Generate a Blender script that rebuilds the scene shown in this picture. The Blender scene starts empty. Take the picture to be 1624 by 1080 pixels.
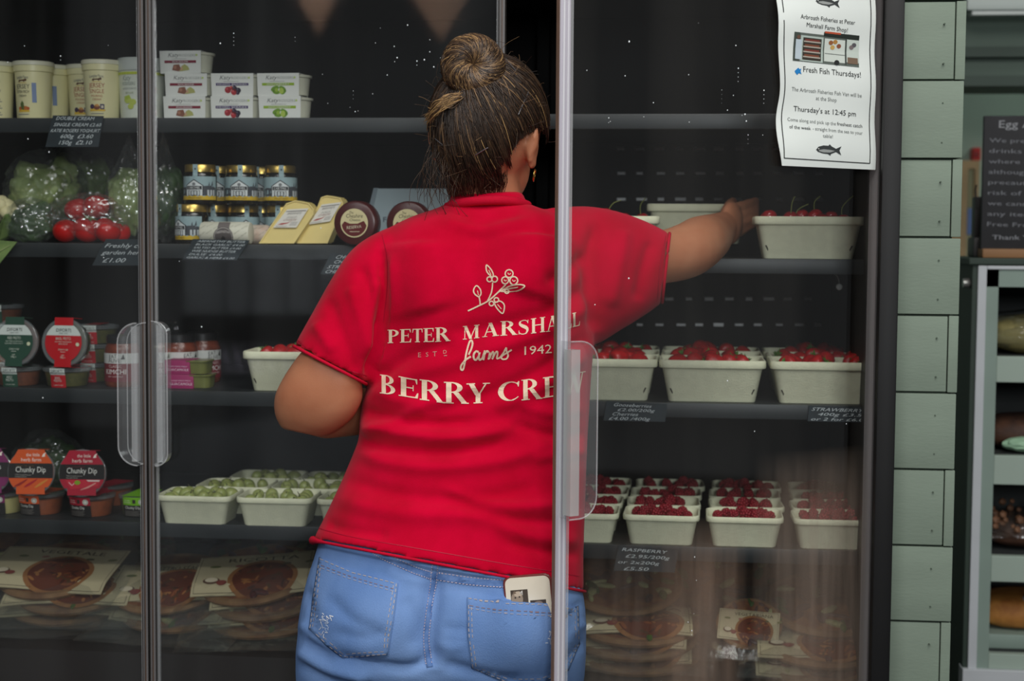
import bpy, bmesh, math, random
import numpy as np
from math import sin, cos, pi, radians, sqrt
from mathutils import Vector, Matrix, noise
from mathutils.bvhtree import BVHTree
from mathutils.geometry import tessellate_polygon

random.seed(7)
scene = bpy.context.scene
COL = scene.collection

# ------------------------------------------------------------------ camera
F, W, H = 2500.0, 1624, 1080
ZC = 1.42
RM = (Matrix.Rotation(radians(6), 3, 'Z') @ Matrix.Rotation(pi / 2 - radians(3.78), 3, 'X')
      @ Matrix.Rotation(radians(0.4), 3, 'Z'))
CAM = Vector((0, 0, ZC))
cam = bpy.data.cameras.new('camera')
cam_o = bpy.data.objects.new('camera', cam)
COL.objects.link(cam_o)
cam_o.matrix_world = Matrix.Translation(CAM) @ RM.to_4x4()
cam.sensor_width = 36
cam.sensor_fit = 'HORIZONTAL'
cam.lens = F / W * 36
cam.clip_start = 0.05
cam.dof.use_dof = True
cam.dof.focus_distance = 2.36
cam.dof.aperture_fstop = 5.0
scene.camera = cam_o

# ------------------------------------------------------------------ light and exposure
scene.view_settings.view_transform = 'Standard'
scene.view_settings.look = 'None'
scene.view_settings.gamma = 1
scene.view_settings.use_curve_mapping = False
scene.view_settings.exposure = 0.0
scene.cycles.transparent_max_bounces = 40
scene.cycles.max_bounces = 8
world = bpy.data.worlds.new('overcast_sky')
scene.world = world
world.use_nodes = True
bgn = world.node_tree.nodes['Background']
bgn.inputs[0].default_value = (0.94, 0.97, 1.0, 1)
bgn.inputs[1].default_value = 0.14

def area(name, loc, target, sx, sy, power, col=(1, 1, 1)):
    l = bpy.data.lights.new(name, 'AREA')
    l.shape = 'RECTANGLE'
    l.size, l.size_y = sx, sy
    l.energy = power
    l.color = col
    o = bpy.data.objects.new(name, l)
    COL.objects.link(o)
    o.location = loc
    o.rotation_euler = (Vector(target) - Vector(loc)).to_track_quat('-Z', 'Y').to_euler()
    return o

area('skylight_panel', (0.5, -0.3, 3.6), (-0.05, 2.5, 1.2), 2.4, 1.5, 34, (1.0, 0.97, 0.92))
area('overhead_panel', (0.45, 1.35, 3.1), (0.0, 2.5, 0.9), 1.5, 0.8, 25, (1.0, 0.97, 0.93))
area('right_bay_fill', (1.1, -3.6, 2.3), (0.35, 3.3, 1.25), 1.2, .8, 82, (0.95, 0.98, 1.0))  # added low fill from behind the viewer, brightens the right bay
area('doorway_daylight', (2.6, -1.6, 3.6), (0.6, 2.6, 1.0), 1.6, 1.2, 18, (0.92, 0.97, 1.0))

# ------------------------------------------------------------------ helpers
def ray(px, py):
    return RM @ Vector(((px - 812) / F, -(py - 540) / F, -1))
def P(px, py, Y):
    d = ray(px, py)
    return CAM + d * (Y / d.y)
def PZ(px, py, z):
    d = ray(px, py)
    return CAM + d * ((z - ZC) / d.z)
def PX(px, py, x):
    d = ray(px, py)
    return CAM + d * (x / d.x)
def Pplane(px, py, p0, n):
    d = ray(px, py)
    return CAM + d * ((p0 - CAM).dot(n) / d.dot(n))
RMI = RM.transposed()
def pix(v):
    l = RMI @ (v - CAM)
    return (812 + F * l.x / -l.z, 540 - F * l.y / -l.z)
def pix_np(a):
    M = np.array(RMI)
    l = (a - np.array(CAM)) @ M.T
    return np.stack([812 + F * l[:, 0] / -l[:, 2], 540 - F * l[:, 1] / -l[:, 2]], 1)

def S(r, g, b):
    f = lambda c: (c / 12.92 if c <= .04045 else ((c + .055) / 1.055) ** 2.4)
    return (f(r / 255), f(g / 255), f(b / 255), 1)

_m = {}
def mat(name, rgb, rough=.5, metal=0.0, spec=.5, vary=0.0, vscale=20, bump=0.0, bscale=200, rgb2=None, coat=0.0,
        sss=0.0, stretch=None):
    if name in _m:
        return _m[name]
    m = bpy.data.materials.new(name)
    m.use_nodes = True
    nt = m.node_tree
    b = nt.nodes['Principled BSDF']
    b.inputs['Roughness'].default_value = rough
    b.inputs['Metallic'].default_value = metal
    b.inputs['Specular IOR Level'].default_value = spec
    b.inputs['Coat Weight'].default_value = coat
    if sss:
        b.inputs['Subsurface Weight'].default_value = sss
        b.inputs['Subsurface Radius'].default_value = (.012, .005, .003)
        b.inputs['Subsurface Scale'].default_value = .5
    c = S(*rgb)
    b.inputs['Base Color'].default_value = c
    tc = nt.nodes.new('ShaderNodeTexCoord')
    src = tc.outputs['Object']
    if stretch:
        mp = nt.nodes.new('ShaderNodeMapping')
        mp.inputs['Scale'].default_value = stretch
        nt.links.new(src, mp.inputs[0])
        src = mp.outputs[0]
    if vary or rgb2:
        n = nt.nodes.new('ShaderNodeTexNoise')
        n.inputs['Scale'].default_value = vscale
        n.inputs['Detail'].default_value = 5
        nt.links.new(src, n.inputs['Vector'])
        r = nt.nodes.new('ShaderNodeValToRGB')
        c2 = S(*rgb2) if rgb2 else tuple(min(1, x * (1 + vary)) for x in c[:3]) + (1,)
        c1 = c if rgb2 else tuple(x * (1 - vary) for x in c[:3]) + (1,)
        r.color_ramp.elements[0].position = .3
        r.color_ramp.elements[1].position = .7
        r.color_ramp.elements[0].color = c1
        r.color_ramp.elements[1].color = c2
        nt.links.new(n.outputs[0], r.inputs[0])
        nt.links.new(r.outputs[0], b.inputs['Base Color'])
    if bump:
        n2 = nt.nodes.new('ShaderNodeTexNoise')
        n2.inputs['Scale'].default_value = bscale
        n2.inputs['Detail'].default_value = 4
        nt.links.new(src, n2.inputs['Vector'])
        bp = nt.nodes.new('ShaderNodeBump')
        bp.inputs['Strength'].default_value = bump
        bp.inputs['Distance'].default_value = .002
        nt.links.new(n2.outputs[0], bp.inputs['Height'])
        nt.links.new(bp.outputs[0], b.inputs['Normal'])
    _m[name] = m
    return m
def ink(r, g, b):
    return mat('print_%d_%d_%d' % (r, g, b), (r, g, b), rough=.55, spec=.3)

def film(name, tint=(230, 235, 235), haze=.05, gloss=0.0, ior=1.45, bump=0.0, bscale=60, dirt=None):
    """clear sheet: transparent, a fresnel reflection and some scattering haze (dirt: streak noise)"""
    if name in _m:
        return _m[name]
    m = bpy.data.materials.new(name)
    m.use_nodes = True
    nt = m.node_tree
    nt.nodes.remove(nt.nodes['Principled BSDF'])
    N, L = nt.nodes.new, nt.links.new
    out = nt.nodes['Material Output']
    tr = N('ShaderNodeBsdfTransparent'); tr.inputs[0].default_value = (.96, .97, .97, 1)
    gl = N('ShaderNodeBsdfGlossy'); gl.inputs['Roughness'].default_value = .04 if not bump else .12
    gl.inputs[0].default_value = (1, 1, 1, 1)
    df = N('ShaderNodeBsdfDiffuse'); df.inputs[0].default_value = S(*tint)
    lw = N('ShaderNodeLayerWeight')
    fr = N('ShaderNodeMath'); fr.operation = 'POWER'; fr.inputs[1].default_value = 5
    L(lw.outputs['Facing'], fr.inputs[0])
    r0 = ((ior - 1) / (ior + 1)) ** 2
    mul = N('ShaderNodeMath'); mul.operation = 'MULTIPLY_ADD'
    mul.inputs[1].default_value = 1.0 - r0; mul.inputs[2].default_value = r0 + gloss
    mul.use_clamp = True
    L(fr.outputs[0], mul.inputs[0])
    m1 = N('ShaderNodeMixShader'); m1.inputs[0].default_value = haze
    L(tr.outputs[0], m1.inputs[1]); L(df.outputs[0], m1.inputs[2])
    m2 = N('ShaderNodeMixShader')
    L(mul.outputs[0], m2.inputs[0]); L(m1.outputs[0], m2.inputs[1]); L(gl.outputs[0], m2.inputs[2])
    L(m2.outputs[0], out.inputs[0])
    tc = N('ShaderNodeTexCoord')
    if bump:
        n = N('ShaderNodeTexNoise'); n.inputs['Scale'].default_value = bscale; n.inputs['Detail'].default_value = 3
        L(tc.outputs['Object'], n.inputs['Vector'])
        bp = N('ShaderNodeBump'); bp.inputs['Strength'].default_value = bump; bp.inputs['Distance'].default_value = .004
        L(n.outputs[0], bp.inputs['Height']); L(bp.outputs[0], gl.inputs['Normal'])
    if dirt:
        mp = N('ShaderNodeMapping'); mp.inputs['Scale'].default_value = dirt[0]
        n = N('ShaderNodeTexNoise'); n.inputs['Scale'].default_value = 1; n.inputs['Detail'].default_value = 4
        L(tc.outputs['Object'], mp.inputs[0]); L(mp.outputs[0], n.inputs['Vector'])
        mr = N('ShaderNodeMapRange'); mr.inputs[1].default_value = .42; mr.inputs[2].default_value = .75
        mr.inputs[3].default_value = haze; mr.inputs[4].default_value = haze + dirt[1]
        L(n.outputs[0], mr.inputs[0]); L(mr.outputs[0], m1.inputs[0])
    _m[name] = m
    return m

def obj(name, me, parent=None, loc=None):
    o = bpy.data.objects.new(name, me)
    COL.objects.link(o)
    if parent is not None:
        o.parent = parent
    if loc is not None:
        o.location = loc
    return o
def tag(o, label=None, cat=None, group=None, kind=None):
    if label: o['label'] = label
    if cat: o['category'] = cat
    if group: o['group'] = group
    if kind: o['kind'] = kind
    return o
def thing(name, label, cat, loc=(0, 0, 0), rz=0, group=None, rot=None):
    o = bpy.data.objects.new(name, None)
    o.empty_display_size = .02
    COL.objects.link(o)
    o.location = loc
    o.rotation_euler = rot if rot else (0, 0, rz)
    return tag(o, label, cat, group)
def dup(root, loc, rz=None, label=None, group=None, rot=None):
    r = root.copy(); COL.objects.link(r)
    r.location = loc
    if rz is not None: r.rotation_euler = (0, 0, rz)
    if rot is not None: r.rotation_euler = rot
    if label: r['label'] = label
    if group: r['group'] = group
    for ch in list(root.children):
        c = ch.copy(); COL.objects.link(c); c.parent = r
        for g in list(ch.children):
            d = g.copy(); COL.objects.link(d); d.parent = c
    return r

class MB:
    def __init__(s):
        s.v, s.f, s.m = [], [], []
    def add(s, vs, fs, m=0):
        o = len(s.v)
        s.v += [tuple(v) for v in vs]
        s.f += [tuple(i + o for i in f) for f in fs]
        s.m += [m] * len(fs)
        return s
    def box(s, lo, hi, m=0):
        x0, y0, z0 = lo; x1, y1, z1 = hi
        return s.add([(x0, y0, z0), (x1, y0, z0), (x1, y1, z0), (x0, y1, z0), (x0, y0, z1), (x1, y0, z1), (x1, y1, z1), (x0, y1, z1)],
                     [(0, 3, 2, 1), (4, 5, 6, 7), (0, 1, 5, 4), (1, 2, 6, 5), (2, 3, 7, 6), (3, 0, 4, 7)], m)
    def rbox(s, lo, hi, r=.003, m=0, seg=2):
        bm = bmesh.new()
        bmesh.ops.create_cube(bm, size=1)
        lo, hi = Vector(lo), Vector(hi)
        for v in bm.verts:
            v.co = Vector(((lo[i] + hi[i]) / 2 + v.co[i] * (hi[i] - lo[i]) for i in range(3)))
        bmesh.ops.bevel(bm, geom=bm.edges[:], offset=r, segments=seg, affect='EDGES', profile=.6)
        bm.verts.index_update()
        s.add([v.co[:] for v in bm.verts], [[v.index for v in f.verts] for f in bm.faces], m)
        bm.free()
        return s
    def loft(s, rings, m=0, cap0=True, cap1=True):
        n = len(rings[0])
        vs = [v for r in rings for v in r]
        fs = []
        for k in range(len(rings) - 1):
            for i in range(n):
                j = (i + 1) % n
                fs.append((k * n + i, k * n + j, (k + 1) * n + j, (k + 1) * n + i))
        if cap0: fs.append(tuple(range(n))[::-1])
        if cap1: fs.append(tuple((len(rings) - 1) * n + i for i in range(n)))
        return s.add(vs, fs, m)
    def lathe(s, prof, n=32, m=0, c=(0, 0, 0), cap0=True, cap1=True, a0=0.0, axis='Z'):
        rings = []
        for r, z in prof:
            q = []
            for i in range(n):
                a = a0 + 2 * pi * i / n
                x, y, zz = r * cos(a), r * sin(a), z
                if axis == 'Y': x, y, zz = x, z, y
                if axis == 'X': x, y, zz = z, x, y
                q.append((c[0] + x, c[1] + y, c[2] + zz))
            rings.append(q)
        return s.loft(rings, m, cap0, cap1)
    def tube(s, pts, r, n=6, m=0, cap=True):
        pts = [Vector(p) for p in pts]
        rings = []
        up = Vector((0.123, .35, .93))
        for i, p in enumerate(pts):
            t = (pts[min(i + 1, len(pts) - 1)] - pts[max(i - 1, 0)]).normalized()
            a = t.cross(up)
            if a.length < 1e-4: a = t.cross(Vector((1, 0, 0)))
            a.normalize(); b = t.cross(a)
            rr = r[i] if isinstance(r, (list, tuple)) else r
            rings.append([tuple(p + (a * cos(2 * pi * k / n) + b * sin(2 * pi * k / n)) * rr) for k in range(n)])
        return s.loft(rings, m, cap, cap)
    def ball(s, c, r, sub=2, m=0, sc=(1, 1, 1), fn=None):
        bm = bmesh.new()
        bmesh.ops.create_icosphere(bm, subdivisions=sub, radius=1)
        vs = []
        for v in bm.verts:
            p = v.co.copy()
            if fn: p = fn(p)
            vs.append((c[0] + p.x * r * sc[0], c[1] + p.y * r * sc[1], c[2] + p.z * r * sc[2]))
        bm.verts.index_update()
        s.add(vs, [[v.index for v in f.verts] for f in bm.faces], m)
        bm.free()
        return s
    def mesh(s, name, mats, smooth=35, recalc=True):
        me = bpy.data.meshes.new(name)
        me.from_pydata(s.v, [], s.f)
        if not isinstance(mats, (list, tuple)): mats = [mats]
        for q in mats: me.materials.append(q)
        if len(mats) > 1:
            me.polygons.foreach_set('material_index', s.m)
        if recalc:
            bm = bmesh.new(); bm.from_mesh(me)
            bmesh.ops.recalc_face_normals(bm, faces=bm.faces)
            bm.to_mesh(me); bm.free()
        if smooth:
            me.polygons.foreach_set('use_smooth', [True] * len(me.polygons))
            if smooth < 180: me.set_sharp_from_angle(angle=radians(smooth))
        me.update()
        return me
    def build(s, name, mats, parent=None, loc=None, smooth=35, recalc=True):
        return obj(name, s.mesh(name, mats, smooth, recalc), parent, loc)

# ---- flat print: coloured polygons and lettering laid on a surface
_tc = {}
def textmesh(t):
    """vertices (cap height = 1, x from 0) and triangles of a string in Blender's own font"""
    if t in _tc: return _tc[t]
    cu = bpy.data.curves.new('t', 'FONT')
    cu.body = t; cu.size = 1; cu.resolution_u = 2
    o = bpy.data.objects.new('t', cu)
    me = bpy.data.meshes.new_from_object(o)
    v = np.zeros(len(me.vertices) * 3); me.vertices.foreach_get('co', v)
    v = v.reshape(-1, 3)[:, :2] / .729
    if len(v):
        v[:, 0] -= v[:, 0].min()
    fs = [tuple(p.vertices) for p in me.polygons]
    w = float(v[:, 0].max()) if len(v) else 0
    bpy.data.objects.remove(o); bpy.data.curves.remove(cu); bpy.data.meshes.remove(me)
    _tc[t] = (v, fs, w)
    return _tc[t]

class Pr:
    def __init__(s, flip=1):
        s.v, s.f, s.m, s.l, s.cols = [], [], [], [], []
        s.flip = flip
        s.lay = 0
    def _c(s, col):
        if col not in s.cols: s.cols.append(col)
        return s.cols.index(col)
    def add(s, vs, fs, col, layer=None):
        o = len(s.v)
        s.v += [(float(a), float(b)) for a, b in vs]
        L = s.lay if layer is None else layer
        s.l += [L] * len(vs)
        s.f += [tuple(i + o for i in f) for f in fs]
        s.m += [s._c(col)] * len(fs)
        return s
    def poly(s, pts, col, layer=None):
        tri = tessellate_polygon([[Vector((p[0], p[1], 0)) for p in pts]])
        return s.add(pts, tri, col, layer)
    def rect(s, x0, y0, x1, y1, col, layer=None):
        return s.add([(x0, y0), (x1, y0), (x1, y1), (x0, y1)], [(0, 1, 2, 3)], col, layer)
    def disc(s, x, y, rx, col, ry=None, n=18, layer=None, rot=0):
        ry = rx if ry is None else ry
        pts = []
        for i in range(n):
            a, b = rx * cos(2 * pi * i / n), ry * sin(2 * pi * i / n)
            pts.append((x + a * cos(rot) - b * sin(rot), y + a * sin(rot) + b * cos(rot)))
        return s.add(pts, [tuple(range(n))], col, layer)
    def stroke(s, pts, w, col, closed=False, layer=None):
        p = [Vector(q) for q in pts]
        n = len(p)
        vs = []
        for i in range(n):
            a = p[(i - 1) % n] if (closed or i > 0) else p[i]
            b = p[(i + 1) % n] if (closed or i < n - 1) else p[i]
            t = (b - a)
            t = t.normalized() if t.length > 1e-9 else Vector((1, 0))
            nn = Vector((-t.y, t.x))
            ww = (w[i] if isinstance(w, (list, tuple)) else w) / 2
            vs += [p[i] + nn * ww, p[i] - nn * ww]
        fs = [(2 * i, 2 * i + 1, 2 * ((i + 1) % n) + 1, 2 * ((i + 1) % n)) for i in range(n if closed else n - 1)]
        return s.add(vs, fs, col, layer)
    def ring(s, x, y, r, w, col, n=20, ry=None, a0=0, a1=360, layer=None):
        ry = ry or r
        full = a1 - a0 >= 360
        k = n if full else n + 1
        pts = [(x + r * cos(radians(a0 + (a1 - a0) * i / n)), y + ry * sin(radians(a0 + (a1 - a0) * i / n))) for i in range(k)]
        return s.stroke(pts, w, col, closed=full, layer=layer)
    def text(s, t, x, y, h, col, al='c', width=None, shear=0.0, slope=0.0, layer=None, bend=0.0):
        v, fs, w = textmesh(t)
        if not len(v): return s
        sx = h if width is None else width / w
        ww = w * sx
        q = v.copy()
        q[:, 0] = v[:, 0] * sx + v[:, 1] * h * shear
        off = {'c': -ww / 2, 'l': 0, 'r': -ww}[al]
        X = x + off + q[:, 0]
        Y = y + s.flip * (v[:, 1] * h) + slope * (X - x) + bend * (X - x) ** 2
        return s.add(np.stack([X, Y], 1), fs, col, layer)
    def build(s, name, parent, mp, maxlen=None, loc=None, base=.0004, step=.00025, label=None):
        v, f, m, l = s.v, s.f, s.m, s.l
        if maxlen:
            bm = bmesh.new()
            bv = [bm.verts.new((a, b, L)) for (a, b), L in zip(v, l)]
            for ff, mm in zip(f, m):
                try:
                    fc = bm.faces.new([bv[i] for i in ff]); fc.material_index = mm
                except ValueError:
                    pass
            bmesh.ops.triangulate(bm, faces=bm.faces[:])
            for _ in range(5):
                e = [e for e in bm.edges if e.calc_length() > maxlen]
                if not e: break
                bmesh.ops.subdivide_edges(bm, edges=e, cuts=1)
                bmesh.ops.triangulate(bm, faces=[q for q in bm.faces if len(q.verts) > 3])
            bm.verts.index_update()
            v = [(q.co.x, q.co.y) for q in bm.verts]; l = [q.co.z for q in bm.verts]
            f = [[w.index for w in q.verts] for q in bm.faces]; m = [q.material_index for q in bm.faces]
            bm.free()
        co = [tuple(mp(a, b, base + step * L)) for (a, b), L in zip(v, l)]
        me = bpy.data.meshes.new(name)
        me.from_pydata(co, [], f)
        for c in s.cols: me.materials.append(ink(*c) if isinstance(c, tuple) else c)
        me.polygons.foreach_set('material_index', m)
        me.update()
        o = obj(name, me, parent, loc)
        if label: o['label'] = label
        return o

def front(y):            # map for print on a flat front at local y
    return lambda a, b, o: (a, y - o, b)
def wrap(rfun, a0=0.0):  # map for print round an upright tub; rfun(z) = radius
    def f(a, b, o):
        r = rfun(b) + o
        t = a / rfun(b) + a0
        return (r * sin(t), -r * cos(t), b)
    return f
def rring(w, d, r, z, n=6, cx=0, cy=0):   # rounded rectangle ring
    pts = []
    for sx, sy, a0 in ((1, 1, 0), (-1, 1, 90), (-1, -1, 180), (1, -1, 270)):
        for k in range(n):
            a = radians(a0 + 90 * k / (n - 1))
            pts.append((cx + sx * (w / 2 - r) + r * cos(a), cy + sy * (d / 2 - r) + r * sin(a), z))
    return pts
def loft_smooth(rings, k=4):   # extra rings between the given ones
    n = len(rings[0])
    cols = [smooth_curve([Vector(r[i]) for r in rings], k) for i in range(n)]
    return [[tuple(cols[i][j]) for i in range(n)] for j in range(len(cols[0]))]
def smooth_curve(pts, n=8):   # Catmull-Rom through 2D/3D points
    p = [Vector(q) for q in pts]
    out = []
    for i in range(len(p) - 1):
        a, b, c, d = p[max(i - 1, 0)], p[i], p[i + 1], p[min(i + 2, len(p) - 1)]
        for k in range(n):
            t = k / n
            out.append(.5 * ((2 * b) + (c - a) * t + (2 * a - 5 * b + 4 * c - d) * t * t + (3 * b - a - 3 * c + d) * t ** 3))
    out.append(p[-1])
    return out
# ================================================================== setting
black = mat('black_panel', (9, 9, 10), spec=.3, rough=.5, vary=.25, vscale=8)
black_in = mat('black_liner', (7, 7, 7), rough=.75, spec=.2, vary=.3, vscale=6)
shelf_m = mat('shelf_charcoal', (36, 39, 41), rough=.5, vary=.12, vscale=15)
rail_m = mat('rail_charcoal', (33, 38, 40), rough=.42, vary=.1, vscale=30)
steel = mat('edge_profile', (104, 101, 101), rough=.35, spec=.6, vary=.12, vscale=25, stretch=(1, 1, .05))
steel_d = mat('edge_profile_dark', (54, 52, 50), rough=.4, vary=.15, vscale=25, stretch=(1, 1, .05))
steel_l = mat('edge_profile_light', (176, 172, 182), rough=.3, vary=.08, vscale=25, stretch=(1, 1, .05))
brownedge = mat('edge_brown', (112, 88, 74), rough=.5, vary=.1, vscale=30)
slotm = mat('slot_lip', (252, 255, 255), rough=.4, vary=.05, vscale=40)

YD, YS, YB = 2.60, 2.78, 3.36           # closed door plane, shelf fronts, back panel
XL = P(-420, 540, YD).x
XR0, XR1 = P(1391, 400, YD).x, P(1421, 400, YD).x
XDIV = P(800, 540, YD).x
ZT = P(800, -120, YD).z

floor = MB().box((-6, -6, -.05), (7, 8, 0)).build('floor', mat('concrete', (44, 42, 41), rough=.8, vary=.2, vscale=5, bump=.3, bscale=60), smooth=0)
tag(floor, kind='structure')

FR = thing('display_fridge', 'tall black open-fronted display fridge with shelves and clear plastic swing doors', 'fridge', ((XL + XR1) / 2, 3.0, 0))
off = -Vector(FR.location)
def part(mb, name, mats, parent=FR, smooth=35):
    return mb.build(name, mats, parent, off if parent is FR else None, smooth)
part(MB().box((XL - .04, YB, .0), (XR1, YB + .04, ZT)), 'back_panel', black_in, smooth=0)
backp = [c for c in FR.children][0]
part(MB().box((XL - .04, 2.56, 0), (XL, YB, ZT)), 'side_panel', black, smooth=0)
part(MB().rbox((XR0, 2.56, 0), (XR1, YB, ZT), .003), 'side_panel', black)
part(MB().box((XL, 2.56, ZT - .05), (XR1, YB, ZT)), 'top_panel', black, smooth=0)
part(MB().box((XDIV - .012, 3.30, .3), (XDIV + .012, YB, ZT - .05)), 'upright', black_in, smooth=0)
# slotted rows of the back panel
sl = MB()
sl.loft([[(-.012, .004, -.0035), (.012, .004, -.0035), (.012, .004, .0035), (-.012, .004, .0035)], [(-.011, -.006, -.0030), (.011, -.006, -.0030), (.011, -.001, .0030), (-.011, -.001, .0030)]])
slot_me = sl.mesh('slot', [slotm], 0)
for row, (py, n, x0) in enumerate(((236, 10, 985), (275, 11, 985), (316, 11, 985), (474, 10, 1000), (515, 11, 985))):
    for k in range(n):
        p = P(x0 + 31.2 * k + random.uniform(-2, 2), py, YB - .003)
        o = obj('slot', slot_me, backp, p)
        o.scale = (random.uniform(.55, 1.0), 1, random.uniform(.7, 1.1))
# shelves
ZL = [P(150, y, YS).z for y in (187.5, 386, 617, 826)]
ZR = [P(1150, y, YS).z for y in (181, 410, 640, 868)]
def shelf(x0, x1, z):
    s = part(MB().rbox((x0, YS, z - .016), (x1, YB - .002, z), .002), 'shelf', shelf_m)
    part(MB().rbox((x0, YS - .004, z - .026), (x1, YS + .006, z + .0005), .002), 'price_rail', rail_m, s)
for z in ZL: shelf(XL, XDIV - .004, z)
for z in ZR: shelf(XDIV + .004, XR0, z)
# bottom deck, sloping up to the back
ZDL, ZD = P(400, 1036, 2.72).z, P(1150, 1096, 2.72).z
def deckz(x, y): return (ZDL if x < XDIV else ZD) + (y - 2.72) * .06
for xa, xb in ((XL, XDIV), (XDIV, XR0)):
    part(MB().loft([[(x, 2.70, 0), (x, 2.70, deckz(xa, 2.70)), (x, YB, deckz(xa, YB)), (x, YB, 0)] for x in (xa, xb)]), 'bottom_deck', mat('deck_brown', (24, 18, 17), rough=.6, vary=.2, vscale=12), smooth=0)
kick = part(MB().rbox((XL, 2.62, 0), (XR0, 2.70, ZD - .03), .004), 'kick_panel', mat('kick_dark', (16, 12, 11), rough=.55, vary=.2, vscale=10))

# ---- closed doors
glass = film('door_sheet', tint=(200, 205, 205), haze=.002, dirt=((9, 9, .7), .012))
glass_r = film('door_sheet_smeared', tint=(205, 200, 192), haze=.002, dirt=((10, 10, .5), .009))
clear = film('handle_clear', tint=(225, 228, 230), haze=.05, gloss=0.0)
band_m = film('handle_band', tint=(214, 216, 214), haze=.42, gloss=0.0)
clear_rim = film('handle_rim', tint=(235, 236, 238), haze=.22, gloss=0.0)
drop_m = mat('water_drop', (225, 232, 235), rough=.08, spec=.9, coat=1)

def handle_local(mb, w, h, r, side, lip):
    """D-shaped plate in local u (away from the edge), v up; returns outline rings. side=+1/-1 mirrors u."""
    pts = [(0, 0)]
    for k in range(9):
        a = radians(-90 + 90 * k / 8); pts.append((w - r + r * cos(a), r + r * sin(a)))
    for k in range(9):
        a = radians(0 + 90 * k / 8); pts.append((w - r + r * cos(a), h - r + r * sin(a)))
    pts.append((0, h))
    return [(side * a, b) for a, b in pts]

def door_closed(px0, px1, handles):
    x0, x1 = P(px0, 540, YD).x, P(px1, 540, YD).x
    d = part(MB().box((x0 + .010, YD - .002, ZD - .055), (x1 - .010, YD + .002, ZT - .065)), 'door', glass, FR, 0)
    for (a, b, s) in ((x0, x0 + .0115, 1), (x1 - .0115, x1, -1)):
        fr = MB()
        fr.rbox((a, YD - .012, ZD - .06), (b, YD + .010, ZT - .06), .002, 0)
        fr.box((a + .0030, YD - .0135, ZD - .06), (a + .0048, YD - .011, ZT - .06), 2)
        fr.box((a + .0080, YD - .0130, ZD - .06), (a + .0108, YD - .011, ZT - .06), 2)
        fr.box((a + .0062, YD - .0128, ZD - .06), (a + .0070, YD - .011, ZT - .06), 1)
        e = a if s < 0 else b
        fr.box((min(e, e + s * .0035), YD - .004, ZD - .06), (max(e, e + s * .0035), YD + .004, ZT - .06), 3)
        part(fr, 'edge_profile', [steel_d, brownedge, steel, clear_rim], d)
    for (hx0, hx1, hy0, hy1, side) in handles:
        A, B = P(hx0, hy0, YD - .03), P(hx1, hy1, YD - .03)
        w, h = abs(B.x - A.x), A.z - B.z
        ex = A.x if side > 0 else B.x
        o2 = handle_local(None, w, h, min(w * .92, .034), side, 0)
        mb = MB()
        mb.loft([[(ex + u, y, B.z + v) for u, v in o2] for y in (YD - .034, YD - .012)], 0)
        ol = [(ex + u, YD - .034, B.z + v) for u, v in o2]
        mb.tube(ol[1:-1], .0013, 5, 1)
        mb.tube([(q[0] - side * .011 if k not in (0, 18) else q[0], YD - .018, q[2]) for k, q in enumerate(ol[1:-1])], .0010, 5, 1)
        q0 = ex + side * .004
        ha = part(mb, 'handle', [clear, clear_rim], d, 40)
        part(MB().box((min(q0, q0 + side * .010), YD - .030, B.z + .006), (max(q0, q0 + side * .010), YD - .014, A.z - .006)), 'grip_band', clear_rim, ha, 0)
    return d
dl = door_closed(-400, 235.2, [(187, 222, 512, 738, -1)])
dm = door_closed(236.8, 799, [(244, 267, 510, 739, 1)])

# ---- the open right-hand door: hinge at the right post, swung out towards the shopper
HG = P(1384, 540, YD); FE = P(889, 540, 2.205)
hg, fe = Vector((HG.x, HG.y, 0)), Vector((FE.x, FE.y, 0))
du = (hg - fe); DW = du.length; du.normalize()          # u runs from the free edge to the hinge
dn = Vector((du.y, -du.x, 0))                           # outward (towards the shop)
def D(u, z, n=0.0): return fe + du * u + dn * n + Vector((0, 0, z))
def pxD(px, py, n=0.0):
    return Pplane(px, py, fe + dn * n, dn)
def obox(mb, u0, u1, z0, z1, n0, n1, m=0):
    c = [D(u, z, n) for z in (z0, z1) for u, n in ((u0, n0), (u1, n0), (u1, n1), (u0, n1))]
    return mb.add(c, [(0, 3, 2, 1), (4, 5, 6, 7), (0, 1, 5, 4), (1, 2, 6, 5), (2, 3, 7, 6), (3, 0, 4, 7)], m)
z0, z1 = ZD - .06, ZT - .06
gp = MB(); obox(gp, .006, DW - .004, z0 + .005, z1 - .005, -.002, .002)
dr = part(gp, 'door', glass_r, FR, 0)
fr = MB()
obox(fr, -.0085, .0095, z0, z1, -.0035, .0045, 0)
obox(fr, -.0092, -.0084, z0, z1, -.0035, .0035, 1)
obox(fr, -.004, -.001, z0, z1, .004, .0060, 2)
obox(fr, .004, .0065, z0, z1, .004, .0055, 2)
obox(fr, .0095, .0150, z0, z1, -.0035, .0035, 4)
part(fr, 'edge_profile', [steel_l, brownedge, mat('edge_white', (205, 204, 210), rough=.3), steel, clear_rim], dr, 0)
fr = MB()
obox(fr, DW - .006, DW + .008, z0, z1, -.009, .009, 3)
obox(fr, DW - .002, DW + .001, z0, z1, .009, .011, 0)
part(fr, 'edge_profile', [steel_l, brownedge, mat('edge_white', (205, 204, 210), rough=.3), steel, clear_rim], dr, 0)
A, B = pxD(903, 541, .03), pxD(943, 822, .03)
uA, uB = (A - fe).dot(du), (B - fe).dot(du)
zA, zB = pxD(920, 541, .03).z, pxD(920, 822, .03).z
mb = MB()
ol = handle_local(None, uB - uA, zA - zB, .030, 1, 0)
mb.loft([[D(uA + u, zB + v, n) for u, v in ol] for n in (.010, .034)], 0)
mb.tube([D(uA + u, zB + v, .034) for u, v in ol], .0011, 5, 1)
ha = part(mb, 'handle', [clear, clear_rim], dr, 40)
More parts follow.
